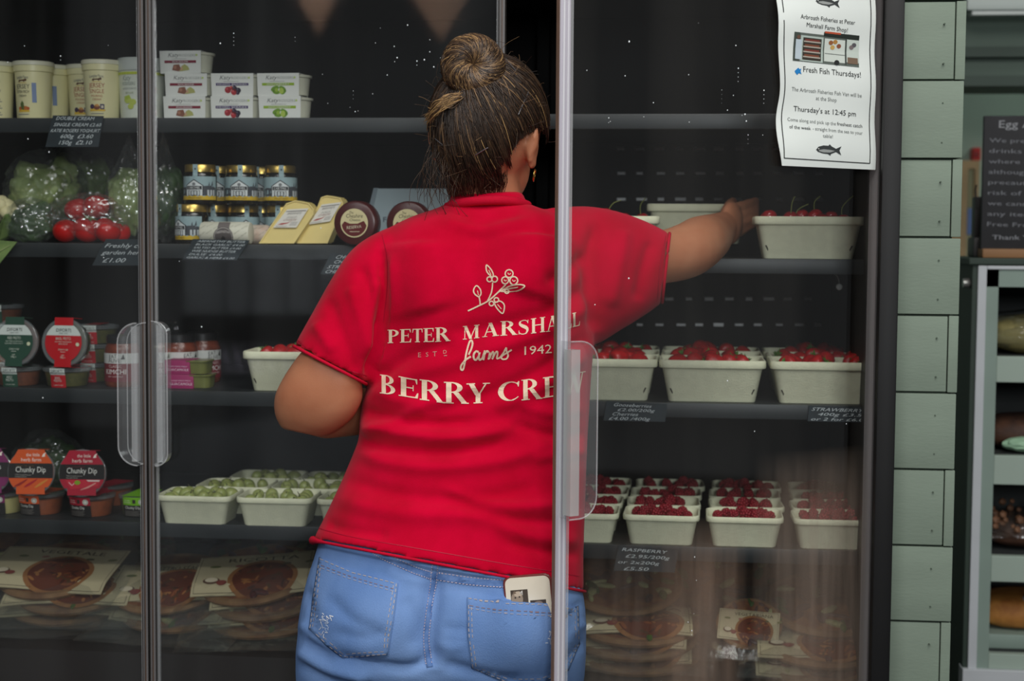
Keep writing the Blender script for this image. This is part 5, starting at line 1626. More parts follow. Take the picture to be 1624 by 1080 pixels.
def paper(t):
    MB().ball((-.05, -.09, .02), .03, 3, sc=(1.8, .8, .55), fn=crumple(51, .3)).build('wrapping_paper', mat('paper_mint', (158, 196, 164), rough=.6), t, smooth=0)
    MB().ball((.03, -.10, .012), .02, 3, sc=(2.2, .8, .5), fn=crumple(53, .2)).build('filling', mat('filling_pink', (196, 150, 130), rough=.6), t, smooth=60)
loaf('dark filled roll in mint paper on the second cabinet shelf', sz[1], brown, .14, .09, .04, 42, False, extra=paper)
def nuts(t):
    mb = MB()
    for k in range(60):
        mb.ball((rz_.uniform(-.12, .12), rz_.uniform(-.12, .02), .07 + rz_.uniform(-.02, .025)), rz_.uniform(.006, .011), 1)
    q = mb.build('topping', mat('nut_brown', (120, 84, 60), rough=.6, vary=.4, vscale=50), t); q['kind'] = 'stuff'
loaf('dark seeded cake in film on the third cabinet shelf', sz[2], brown, .14, .10, .036, 43, True, extra=nuts)
loaf('golden crusty loaf with white wrapping on the lowest cabinet shelf', sz[3] + .03, breadm, .15, .10, .040, 44, False, extra=lambda t: (MB().ball((.03, -.06, .07), .045, 3, sc=(1.6, .9, .5), fn=crumple(61, .3)).build('wrapper', mat('wrapper_white', (186, 196, 204), rough=.35), t, smooth=0), MB().rbox((-.17, -.11, -.03), (.17, .11, .004), .006).build('tray', cg, t)))
# chalkboard on a wooden foot
bzt, bzb = P(1600, 184, YC + .1).z, ztp + .028
xb0 = P(1557, 300, YC + .1).x; xb1 = xb0 + .34
CBd = thing('chalkboard', 'black chalkboard notice about allergies standing on the cabinet', 'sign', ((xb0 + xb1) / 2, YC + .1, ztp + .014))
cbm = Vector(CBd.location)
MB().rbox((xb0 - cbm.x, -.008, .018), (xb1 - cbm.x, .008, bzt - cbm.z), .002).build('slate', mat('chalkboard_black', (30, 30, 34), rough=.7, vary=.3, vscale=12), CBd)
MB().rbox((xb0 - cbm.x, -.03, 0), (xb1 - cbm.x, .03, .02), .003).build('wooden_foot', mat('foot_wood', (140, 100, 62), rough=.6, vary=.2, vscale=12, stretch=(.2, 1, 1)), CBd)
p = Pr()
lines = ['We prepare our food and', 'drinks in a kitchen', 'where other allergens', 'although we take', 'precautions to stop the', 'risk of cross contact', 'we cannot guarantee that', 'any item is allergen', 'Free From any traces']
xl = xb0 - cbm.x + .012
p.text('Egg Allergy', xl + .02, P(1600, 203, YC + .1).z - cbm.z, .017, (150, 152, 156), al='l', width=.14)
for k, s in enumerate(lines):
    p.text(s, xl, P(1600, 226 + 16.6 * k, YC + .1).z - cbm.z, .0098, (118, 120, 126), al='l', width=.0112 * len(s), slope=-.02)
p.text('Thank You For reading', xl + .012, P(1600, 380, YC + .1).z - cbm.z, .0105, (140, 142, 148), al='l', width=.22)
p.build('chalk_writing', CBd, front(-.008), base=.0006)
q0 = P(1541, 312, YC + .18)
t = thing('till_stand', 'dark box shape standing behind the left edge of the chalkboard', 'box', (q0.x + .03, q0.y, ztp + .014))
MB().rbox((-.03, -.04, 0), (.05, .04, .045), .006).rbox((-.026, -.02, .044), (.05, .02, q0.z - ztp - .014), .004).build('body', mat('till_dark', (44, 42, 42), rough=.5), t)
MB().tube([(-.022, -.022, .11), (-.026, -.022, q0.z - ztp), (-.024, -.022, q0.z - ztp + .012)], .002, 5).build('wire', mat('till_wire', (30, 30, 30), rough=.5), t)
# ================================================================== the shopper
def ring_px(l, r, Y, d, n=44, ex=2.35, dback=None):
    """closed ring whose left/right picture edges are l and r; depth runs along the line of sight"""
    Y2 = Y if isinstance(Y, tuple) else (Y, Y)
    A, B = P(l[0], l[1], Y2[0]), P(r[0], r[1], Y2[1])
    C = (A + B) / 2; a = (B - A) / 2
    b = (CAM - C).normalized()
    out = []
    for k in range(n):
        t = 2 * pi * k / n
        c, s = cos(t), sin(t)
        dd = d if s > 0 else (dback or d)
        out.append(tuple(C + a * math.copysign(abs(c) ** (2 / ex), c) + b * dd * math.copysign(abs(s) ** (2 / ex), s)))
    return out
def remesh(mb, voxel, smooth_it, name, mats, fac=.5):
    me = mb.mesh('tmp', mats, 0)
    o = obj('tmp', me)
    m = o.modifiers.new('r', 'REMESH'); m.mode = 'VOXEL'; m.voxel_size = voxel; m.use_smooth_shade = True
    if smooth_it:
        s = o.modifiers.new('s', 'SMOOTH'); s.factor = fac; s.iterations = smooth_it
    dg = bpy.context.evaluated_depsgraph_get()
    res = bpy.data.meshes.new_from_object(o.evaluated_get(dg))
    bpy.data.objects.remove(o); bpy.data.meshes.remove(me)
    res.name = name
    res.materials.clear()
    for q in (mats if isinstance(mats, list) else [mats]): res.materials.append(q)
    res.polygons.foreach_set('use_smooth', [True] * len(res.polygons))
    return res
def verts(me):
    a = np.zeros(len(me.vertices) * 3); me.vertices.foreach_get('co', a); return a.reshape(-1, 3)
def normals(me):
    a = np.zeros(len(me.vertices) * 3); me.vertices.foreach_get('normal', a); return a.reshape(-1, 3)
def put(me, a):
    me.vertices.foreach_set('co', a.ravel()); me.update()
def seg_dist(q, pts):
    d = np.full(len(q), 1e9); tt = np.zeros(len(q)); n = len(pts) - 1
    for i in range(n):
        a, b = np.array(pts[i]), np.array(pts[i + 1])
        ab = b - a
        t = np.clip(((q - a) @ ab) / (ab @ ab), 0, 1)
        e = np.linalg.norm(q - (a + t[:, None] * ab), axis=1)
        m = e < d
        d[m] = e[m]; tt[m] = (i + t[m]) / n
    return d, tt
def folds(me, lst, seed=0, rough=.0):
    """cloth folds: (curve in picture coordinates on the back of the figure, height in m, half width in px)"""
    v, n = verts(me), normals(me)
    q = pix_np(v)
    tc = np.array(CAM) - v; tc /= np.linalg.norm(tc, axis=1)[:, None]
    face = np.clip(((n * tc).sum(1) + .05) / .35, 0, 1)
    off = np.zeros(len(v))
    for pts, amp, wd in lst:
        c = [tuple(p[:2]) for p in smooth_curve(pts, 6)] if len(pts) > 2 else pts
        d, t = seg_dist(q, c)
        off += 1.45 * amp * np.exp(-(d / wd) ** 2) * np.clip(np.sin(pi * np.clip(t, .03, .97)) * 2.2, 0, 1)
    v = v + n * (off * face)[:, None]
    put(me, v)
def bvh_of(me):
    return BVHTree.FromPolygons([w.co[:] for w in me.vertices], [tuple(p.vertices) for p in me.polygons])
def hit(bv, px, py, o=0.0):
    d = ray(px, py).normalized()
    loc, nor, idx, dist = bv.ray_cast(CAM, d)
    if loc is None:
        loc, nor, idx, dist = bv.find_nearest(P(px, py, 2.38))
    if nor.dot(d) > 0: nor = -nor
    return loc + nor * o

# ---- red T-shirt
SH = [((716, 304), (831, 304), 2.425, .052), ((712, 320), (834, 320), 2.425, .056), ((690, 331), (856, 330), 2.425, .066), ((650, 345), (886, 342), 2.425, .082), ((612, 366), (906, 362), 2.425, .098),
      ((592, 395), (925, 390), 2.425, .112), ((584, 440), (938, 440), 2.425, .122), ((588, 490), (944, 490), 2.425, .123), ((594, 540), (942, 540), 2.42, .118),
      ((586, 600), (937, 606), 2.415, .112), ((572, 648), (934, 660), 2.41, .108), ((569, 695), (931, 712), 2.405, .110), ((553, 737), (929, 766), 2.40, .116),
      ((531, 787), (927, 822), 2.395, .127), ((510, 830), (925, 878), 2.39, .138), ((500, 850), (925, 920), 2.385, .146), ((498, 858), (926, 938), 2.385, .150)]
LS = [((650, 352), (650, 500), 2.42, .075), ((604, 366), (625, 540), 2.41, .078), ((560, 394), (606, 580), 2.40, .078), ((527, 440), (597, 596), 2.39, .074),
      ((495, 497), (590, 604), 2.38, .070), ((473, 536), (584, 607), 2.375, .068), ((466, 549), (581, 609), 2.372, .068)]
RS = [((870, 330), (880, 520), 2.44, .075), ((930, 327), (935, 548), 2.455, .078), ((978, 335), (985, 523), 2.475, .074), ((1022, 350), (1027, 497), 2.50, .068), ((1062, 370), (1050, 480), 2.525, .064)]
shirt_m = mat('shirt_red', (202, 0, 48), rough=.95, spec=.08, rgb2=(178, 0, 36), vscale=14, bump=.25, bscale=900)
shirt_m.node_tree.nodes['Principled BSDF'].inputs['Sheen Weight'].default_value = .06
skin_m = mat('skin', (196, 134, 100), rough=.5, spec=.4, rgb2=(180, 114, 82), vscale=14, bump=.12, bscale=500, sss=.10)
mb = MB()
rings = [ring_px(*r) for r in SH]
mb.loft(loft_smooth(rings) + [ring_px((515, 852), (912, 930), 2.385, .132), ring_px((520, 835), (908, 905), 2.385, .126)])
mb.loft(loft_smooth([ring_px(*r) for r in LS]) + [ring_px((482, 548), (572, 600), 2.372, .052), ring_px((505, 520), (585, 585), 2.38, .05)])
mb.loft(loft_smooth([ring_px(*r) for r in RS]) + [ring_px((1054, 382), (1044, 468), 2.525, .05), ring_px((1030, 372), (1026, 476), 2.50, .05)])
shirt = remesh(mb, .0055, 7, 't_shirt', shirt_m)
folds(shirt, [
    # sleeve and armpit creases
    ([(604, 392), (607, 450), (604, 510), (594, 560), (583, 606)], -.011, 8), ([(622, 400), (628, 470), (618, 540), (600, 590)], .006, 13),
    ([(570, 420), (590, 470), (597, 530)], -.004, 8), ([(556, 450), (572, 510), (580, 570)], .005, 10), ([(520, 470), (545, 540), (565, 595)], -.004, 11), ([(498, 510), (530, 560)], .004, 9),
    ([(600, 440), (590, 500), (585, 560)], .006, 8),
    # back: shoulder blades and spine
    ([(760, 340), (752, 420), (740, 520), (735, 620)], -.010, 34), ([(660, 380), (665, 440), (680, 500)], .010, 42), ([(850, 370), (845, 420), (830, 470)], .012, 40),
    ([(720, 335), (770, 345), (830, 338)], -.003, 8), ([(700, 350), (770, 362), (850, 352)], .003, 9),
    # diagonal drags toward the raised right arm
    ([(935, 450), (880, 490), (800, 515), (700, 530)], -.005, 12), ([(940, 480), (880, 515), (810, 545), (720, 570)], .005, 12), ([(936, 530), (870, 580), (790, 620), (690, 650)], -.005, 12), ([(930, 560), (860, 610), (780, 650)], .005, 12),
    ([(930, 400), (900, 430), (860, 450)], -.005, 10), ([(950, 350), (935, 410), (942, 480), (945, 530)], -.008, 12), ([(990, 360), (980, 420), (965, 490)], .005, 14), ([(1035, 380), (1020, 430), (1010, 480)], -.004, 10),
    ([(575, 640), (640, 600), (700, 580), (760, 575)], .004, 12), ([(600, 600), (650, 565), (720, 545)], -.004, 10),
    # waist gathers
    ([(572, 650), (620, 662), (690, 672), (760, 668)], -.006, 9), ([(570, 672), (640, 688), (730, 694), (820, 676)], .008, 11), ([(572, 700), (630, 712), (720, 716), (800, 700)], -.005, 8),
    ([(575, 690), (620, 672), (680, 640)], .005, 9), ([(600, 625), (660, 640), (740, 632)], .004, 10), ([(566, 715), (620, 735), (700, 742), (800, 730), (880, 700)], .006, 12),
    ([(820, 640), (870, 655), (925, 650)], .004, 10), ([(810, 670), (870, 690), (930, 690)], -.005, 9), ([(840, 730), (890, 720), (930, 716)], .004, 9),
    # hem area
    ([(545, 760), (640, 785), (760, 790), (860, 770)], -.004, 12), ([(530, 790), (640, 815), (780, 815), (900, 800)], .005, 14), ([(700, 775), (790, 800), (880, 800)], .004, 8), ([(720, 800), (810, 822), (900, 830)], -.004, 9),
    ([(516, 830), (560, 842), (620, 850)], -.004, 9), ([(780, 830), (850, 852), (920, 858)], .005, 11), ([(800, 860), (870, 876), (922, 880)], -.004, 9),
])
# ---- body: head, neck, trunk, arms, hands and legs in one surface
HC = P(776, 207, 2.43)
HR = Matrix.Rotation(radians(-14), 3, 'Z') @ Matrix.Rotation(radians(4), 3, 'Y')
def hd(x, y, z): return HC + HR @ Vector((x, y, z))
mb = MB()
def hball(c, r, sc=(1, 1, 1), sub=3):
    n0 = len(mb.v)
    mb.ball((0, 0, 0), 1, sub, sc=(r * sc[0], r * sc[1], r * sc[2]))
    for i in range(n0, len(mb.v)):
        mb.v[i] = tuple(hd(*(Vector(c) + Vector(mb.v[i]))))
hball((0, 0, .012), 1, (.078, .098, .102))
hball((0, .028, -.055), 1, (.058, .062, .068))
hball((0, .098, -.022), 1, (.014, .020, .026)); hball((0, .112, -.034), 1, (.012, .012, .010), 2)
hball((0, .088, -.066), 1, (.024, .012, .010)); hball((0, .078, -.100), 1, (.024, .020, .016)); hball((0, .080, .018), 1, (.050, .020, .012))
for s in (-1, 1):
    hball((s * .078, -.016, -.022), 1, (.008, .018, .030)); hball((s * .085, -.026, -.010), 1, (.006, .008, .022), 2); hball((s * .078, -.012, -.046), 1, (.007, .010, .011), 2)
nk = [(770, 250, 2.435, .052), (770, 290, 2.43, .053), (771, 316, 2.43, .054), (772, 345, 2.43, .048)]
mb.tube([P(*q[:3]) for q in nk], [q[3] for q in nk], 24)
def shrink(r, d):
    c = sum((Vector(p) for p in r), Vector()) / len(r)
    return [tuple(Vector(p) + (c - Vector(p)).normalized() * d) for p in r]
mb.loft([shrink(r, .028) for r in rings[1:-1]])
# left arm: upper arm down to the elbow, forearm folded forward across the front
mb.loft(loft_smooth([ring_px((600, 400), (640, 480), 2.41, .05), ring_px((566, 440), (600, 540), 2.40, .046), ring_px((512, 520), (568, 574), 2.38, .044), ring_px((474, 563), (574, 607), 2.372, .052), ring_px((450, 598), (574, 634), 2.372, .054),
         ring_px((436, 628), (558, 664), 2.378, .054), ring_px((436, 657), (532, 684), 2.385, .046), ring_px((447, 680), (508, 693), 2.39, .030)], 6), 0)
fa_ = [(492, 640, 2.385, .047), (520, 650, 2.44, .046), (560, 652, 2.50, .040), (610, 650, 2.545, .032), (650, 648, 2.553, .026)]
mb.tube([P(*q[:3]) for q in fa_], [q[3] for q in fa_], 20)
ra_ = [(880, 402, 2.44, .048), (985, 408, 2.49, .047), (1052, 407, 2.54, .043), (1090, 397, 2.59, .0455), (1110, 385, 2.64, .0445), (1124, 377, 2.70, .040), (1137, 367, 2.78, .032), (1148, 358, 2.855, .025)]
mb.tube(smooth_curve([P(*q[:3]) for q in ra_], 4), [float(np.interp(i / 4, range(8), [q[3] for q in ra_])) for i in range(29)], 22)
def finger(pts, r0, r1):
    p = smooth_curve(pts, 3)
    mb.tube(p, [r0 + (r1 - r0) * i / (len(p) - 1) for i in range(len(p))], 10)
    mb.ball(p[-1], r1, 2)
def palm(c, ax, ay, az, s):
    n0 = len(mb.v); mb.ball((0, 0, 0), 1, 3, sc=s)
    for i in range(n0, len(mb.v)):
        q = mb.v[i]; mb.v[i] = tuple(c + ax * q[0] + ay * q[1] + az * q[2])
# right hand round the end of the raised punnet
wr0, kn = P(1148, 358, 2.855), P(1170, 350, 2.945)
ax = (kn - wr0).normalized(); az = Vector((0, 0, 1)); ay = az.cross(ax).normalized(); az = ax.cross(ay)
palm((wr0 + kn) / 2, ax, ay, az, (.055, .017, .040))
PE = PH.x + .097
for k, (dz, L) in enumerate(((.026, .9), (.009, 1.0), (-.008, .95), (-.024, .78))):
    b0 = kn + az * dz - ax * .008
    f1 = Vector((PE + .010, 2.985, PH.z - .014 + dz * .85)); f2 = Vector((PE + .006, 2.985 + .034 * L, PH.z - .016 + dz * .8)); f3 = Vector((PE - .004, 2.985 + .058 * L, PH.z - .018 + dz * .75))
    finger([b0, f1, f2, f3], .0090, .0066)
finger([wr0.lerp(kn, .35) + az * .020, P(1150, 336, 2.915), P(1158, 322, 2.955), P(1164, 319, 2.985)], .0105, .0078)
# left hand resting against the front of the waist
wl = P(650, 648, 2.553); hx = Vector((1, 0, -.05)).normalized()
palm(wl + hx * .045, hx, Vector((0, 1, 0)), Vector((0, 0, 1)), (.050, .014, .038))
for k, (dz, L) in enumerate(((.026, .066), (.009, .074), (-.009, .068), (-.026, .052))):
    b0 = wl + hx * .082 + Vector((0, 0, dz))
    finger([b0, b0 + hx * L * .5 + Vector((0, .003, 0)), b0 + hx * L * .8 + Vector((0, -.004, -.002)), b0 + hx * L + Vector((0, -.010, -.004))], .0085, .0065)
finger([wl + hx * .02 + Vector((0, 0, .026)), wl + hx * .042 + Vector((0, .004, .046)), wl + hx * .066 + Vector((0, .0, .058))], .0100, .0075)
# jeans rings also carry the hips and legs of the body
JR = [((512, 838), (914, 892), 2.39, .118), ((500, 880), (919, 915), 2.385, .128), ((487, 920), (925, 945), 2.38, .138), ((478, 960), (928, 972), 2.377, .145),
      ((472, 1010), (929, 1016), 2.375, .148), ((469, 1050), (928, 1054), 2.375, .146), ((470, 1085), (925, 1085), 2.38, .138), ((476, 1110), (920, 1110), 2.385, .11)]
def legring(l, r, py, Y, d): return ring_px((l, py), (r, py), Y, d, 32, 2.1)
LL = [legring(470, 690, 1050, 2.38, .125), legring(470, 680, 1090, 2.385, .118), legring(474, 672, 1160, 2.39, .105), legring(484, 662, 1260, 2.395, .092), legring(496, 645, 1380, 2.40, .075), legring(503, 630, 1480, 2.40, .066), legring(505, 632, 1580, 2.395, .068), legring(520, 618, 1720, 2.41, .052), legring(528, 608, 1815, 2.42, .046)]
RL = [legring(690, 928, 1050, 2.38, .125), legring(694, 925, 1090, 2.385, .118), legring(702, 916, 1160, 2.39, .105), legring(712, 900, 1260, 2.395, .092), legring(725, 880, 1380, 2.40, .075), legring(738, 868, 1480, 2.40, .066), legring(736, 868, 1580, 2.395, .068), legring(750, 850, 1720, 2.41, .052), legring(760, 842, 1815, 2.42, .046)]
mb.loft([shrink(ring_px(*r), .022) for r in JR[:6]])
for L in (LL, RL):
    mb.loft([shrink(r, .012) for r in L])
    e = sum((Vector(p) for p in L[-1]), Vector()) / len(L[-1])
    mb.tube([e + Vector((0, 0, .04)), Vector((e.x, e.y + .01, .07))], .032, 16)
    mb.ball((e.x, e.y + .06, .045), 1, 3, sc=(.036, .11, .034))
body_me = remesh(mb, .0042, 5, 'person', skin_m)
PSN = obj('person', body_me)
tag(PSN, 'person seen from behind in red T-shirt and blue jeans, right arm reaching into the fridge', 'person')
ts = obj('t_shirt', shirt, PSN)
ts['label'] = 'red T-shirt with cream lettering on the back'

# ---- jeans
denim = mat('denim_blue', (92, 126, 180), rough=.8, spec=.2, rgb2=(124, 156, 206), vscale=7, bump=.35, bscale=700, stretch=(1, 1, .55))
mb = MB()
mb.loft(loft_smooth([ring_px(*r) for r in JR]))
for L in (LL, RL): mb.loft(loft_smooth(L))
jeans = remesh(mb, .0058, 6, 'jeans', denim)
v, n = verts(jeans), normals(jeans)
q = pix_np(v)
tc = np.array(CAM) - v; tc /= np.linalg.norm(tc, axis=1)[:, None]
face = np.clip((n * tc).sum(1) / .4, 0, 1)
off = np.zeros(len(v))
for cx, cy, sx, sy, a in ((585, 985, 80, 62, .020), (815, 1000, 82, 66, .020)):
    off += a * np.exp(-((q[:, 0] - cx) / sx) ** 2 - ((q[:, 1] - cy) / sy) ** 2)
put(jeans, v + n * (off * face)[:, None])
folds(jeans, [
    ([(690, 905), (684, 960), (678, 1010), (684, 1066)], -.012, 16),
    ([(474, 1010), (520, 1035), (580, 1052), (640, 1060), (680, 1052)], -.006, 9), ([(470, 1030), (520, 1060), (590, 1078)], .005, 9), ([(474, 985), (505, 1020), (540, 1045)], .004, 8), ([(470, 1052), (530, 1082), (600, 1092)], -.004, 8),
    ([(486, 930), (496, 980), (486, 1010)], -.004, 8), ([(700, 1052), (760, 1068), (830, 1080)], -.005, 10), ([(930, 985), (900, 1005), (885, 1030)], .004, 8), ([(930, 1015), (900, 1040), (880, 1060)], -.004, 8), ([(926, 955), (905, 968), (880, 985)], -.003, 7),
    ([(640, 945), (660, 990), (655, 1030)], -.003, 12), ([(610, 900), (650, 918), (690, 925)], .003, 8), ([(700, 925), (760, 940), (800, 950)], -.003, 9), ([(700, 995), (730, 998), (745, 995)], -.002, 5), ([(690, 1020), (715, 1028), (735, 1022)], .002, 7),
    ([(520, 945), (560, 985), (600, 1000)], -.003, 12), ([(530, 1000), (580, 1012), (615, 1000)], -.003, 10)])
jo = obj('jeans', jeans, PSN)
jo['label'] = 'faded blue denim jeans with worn pocket corners'
bj = bvh_of(jeans)
thread, thread2 = (176, 166, 164), (150, 132, 134)
denim_d = mat('denim_seam', (72, 104, 158), rough=.85, spec=.2, rgb2=(112, 144, 196), vscale=60, bump=.3, bscale=700)
def on_jeans(o0=0.0): return lambda a, b, o: tuple(hit(bj, a, b, o0 + o))
def bulge(px, py):      # the phone pushes the pocket out
    return .0165 * math.exp(-((px - 842) / 56) ** 4) * max(0, 1 - (max(py - 950, 0) / 120) ** 2)
def patch(pts, name, m, thick, parent, mx=14, bul=False):
    """a sewn-on piece of cloth with its own thickness, lying on the jeans"""
    pr = Pr(-1); pr.poly(pts, m)
    top = pr.build(name, parent, (lambda a, b, o: tuple(hit(bj, a, b, o + bulge(a, b)))) if bul else on_jeans(), maxlen=mx, base=thick)
    me = top.data
    bm = bmesh.new(); bm.from_mesh(me)
    bmesh.ops.remove_doubles(bm, verts=bm.verts, dist=.00001)
    for f in bm.faces: f.smooth = True
    be = [e for e in bm.edges if e.is_boundary]
    r = bmesh.ops.extrude_edge_only(bm, edges=be)
    for w in [g for g in r['geom'] if isinstance(g, bmesh.types.BMVert)]:
        loc, nor, i_, d_ = bj.find_nearest(w.co); w.co = loc - (w.co - loc).normalized() * .001
    bm.to_mesh(me); bm.free()
    return top
def seam(parent, lines, name='stitching', o0=.0022, w=1.1, col=thread, bul=False):
    pr = Pr(-1)
    for pts in lines:
        c = [Vector(p[:2]) for p in smooth_curve([Vector((a, b, 0)) for a, b in pts], 8)]
        # stitches: short strokes along the curve
        run, seg = 0.0, [c[0]]
        out = []
        for i in range(len(c) - 1):
            L = (c[i + 1] - c[i]).length; k = max(1, int(L / 1.6))
            for j in range(k): out.append(c[i].lerp(c[i + 1], j / k))
        st = 5
        for i in range(0, len(out) - 4, st):
            pr.stroke(out[i:i + 4], w, col)
    r = pr.build(name, parent, (lambda a, b, o: tuple(hit(bj, a, b, o0 + o + bulge(a, b)))) if bul else on_jeans(o0), base=0.0); r['kind'] = 'stuff'
    return r
PL_ = [(508, 884), (560, 906), (632, 925), (624, 985), (615, 1038), (544, 1043), (515, 1020), (491, 998), (498, 945)]
PR_ = [(741, 948), (800, 959), (880, 963), (915, 962), (918, 1020), (900, 1062), (860, 1082), (800, 1082), (748, 1058), (742, 1010)]
def inset(pts, k):
    c = Vector((sum(p[0] for p in pts) / len(pts), sum(p[1] for p in pts) / len(pts)))
    return [tuple(Vector(p) + (c - Vector(p)).normalized() * k) for p in pts]
for pts, topn, lab in ((PL_, 3, 'left back pocket with a frayed hole near its outer edge'), (PR_, 4, 'right back pocket holding a phone, frayed patch in the middle')):
    B_ = topn == 4
    o = patch(pts, 'back_pocket', denim, .0026, jo, 9, B_)
    o['label'] = lab
    e1 = inset(pts, 3.2); e2 = inset(pts, 8.5)
    seam(o, [e1[i:i + 2] for i in range(len(e1))] + [[e1[-1], e1[0]]] + [e2[i:i + 2] for i in range(topn - 1, len(e2))] + [[e2[-1], e2[0]]], o0=.0034, bul=B_)
    seam(o, [[(a, b + 12) for a, b in inset(pts[:topn], 4)]], o0=.0034, col=(128, 108, 116), w=1.1, bul=B_)
    seam(o, [[(a, b + 16) for a, b in inset(pts[:topn], 4)]], o0=.0034, col=(160, 158, 172), w=1.0, bul=B_)
# yoke, centre and waist seams as raised strips
def strip(px, w, name):
    c = [Vector(p[:2]) for p in smooth_curve([Vector((a, b, 0)) for a, b in px], 6)]
    L, Rr = [], []
    for i, p in enumerate(c):
        t = (c[min(i + 1, len(c) - 1)] - c[max(i - 1, 0)]).normalized(); nn = Vector((-t.y, t.x)) * w / 2
        L.append(tuple(p + nn)); Rr.append(tuple(p - nn))
    o = patch(L + Rr[::-1], name, denim_d, .0016, jo, 10)
    seam(o, [L[1:-1], Rr[1:-1]], o0=.0022, col=(182, 172, 186), w=1.3)
    return o
strip([(592, 872), (620, 888), (660, 906), (690, 915)], 11, 'yoke_seam')
strip([(690, 913), (740, 921), (790, 926), (830, 926)], 11, 'yoke_seam')
strip([(691, 893), (686, 930), (679, 975), (676, 1020), (682, 1058)], 10, 'centre_seam')
# frayed threads
pr = Pr(-1)
for cx, cy, wd, ht, k in ((517, 985, 14, 26, 26), (868, 1006, 15, 24, 40)):
    for _ in range(k):
        a, b = cx + rp.gauss(0, wd * .35), cy + rp.gauss(0, ht * .38)
        an = rp.gauss(.9, .6); L = rp.uniform(3, 8)
        pr.stroke([(a, b), (a + L * .5 * cos(an) + rp.uniform(-1, 1), b + L * .5 * sin(an)), (a + L * cos(an), b + L * sin(an))], rp.uniform(.7, 1.6), rp.choice([(206, 214, 226), (176, 194, 222), (226, 228, 232)]))
fr_ = pr.build('frayed_threads', jo, lambda a, b, o: tuple(hit(bj, a, b, .0036 + o + bulge(a, b)))); fr_['kind'] = 'stuff'
# shoes (below the frame)
for L in (LL, RL):
    e = sum((Vector(p) for p in L[-1]), Vector()) / len(L[-1])
    mb = MB()
    mb.loft([[(e.x + sx * .043 * cos(t), e.y + .055 + (.135 + .0) * sin(t), z_) for t in [2 * pi * i / 24 for i in range(24)]] for sx, z_ in ((1, 0), (1.04, .012), (1.0, .024))])
    so = mb.build('shoe', mat('shoe_sole', (200, 200, 196), rough=.7), PSN)
    mb = MB(); mb.ball((e.x, e.y + .055, .03), 1, 3, sc=(.042, .132, .05), fn=lambda p: Vector((p.x, p.y, max(p.z, -.1))))
    mb.ball((e.x, e.y - .01, .06), 1, 3, sc=(.043, .058, .055)); mb.build('upper', mat('shoe_grey', (90, 92, 96), rough=.7), so)

# ---- lettering on the shirt
bs = bvh_of(shirt)
CREAM = (226, 204, 176)
pr = Pr(-1)
def g_rect(x0, y0, x1, y1): return [[(x0, y0), (x1, y0), (x1, y1), (x0, y1)]]
def arcband(cx, cy, rx, ry, ix, iy, a0, a1, n=14, ox=0.0):
    o = []
    for i in range(n):
        t0, t1 = radians(a0 + (a1 - a0) * i / n), radians(a0 + (a1 - a0) * (i + 1) / n)
        o.append([(cx + rx * cos(t0), cy + ry * sin(t0)), (cx + rx * cos(t1), cy + ry * sin(t1)), (cx + ox + ix * cos(t1), cy + iy * sin(t1)), (cx + ox + ix * cos(t0), cy + iy * sin(t0))])
    return o
def stem_(x, w=.19, y0=0, y1=1, s=.08):
    return g_rect(x, y0, x + w, y1) + g_rect(x - s, y0, x + w + s, y0 + .05) + g_rect(x - s, y1 - .05, x + w + s, y1)
def line_(x0, y0, x1, y1, w):
    return [[(x0 - w / 2, y0), (x0 + w / 2, y0), (x1 + w / 2, y1), (x1 - w / 2, y1)]]
def var_stroke(pts, ws):
    p = [Vector(a) for a in pts]; o = []
    nn = []
    for i in range(len(p)):
        t = (p[min(i + 1, len(p) - 1)] - p[max(i - 1, 0)]).normalized(); nn.append(Vector((-t.y, t.x)))
    for i in range(len(p) - 1):
        o.append([tuple(p[i] + nn[i] * ws[i] / 2), tuple(p[i + 1] + nn[i + 1] * ws[i + 1] / 2), tuple(p[i + 1] - nn[i + 1] * ws[i + 1] / 2), tuple(p[i] - nn[i] * ws[i] / 2)])
    return o
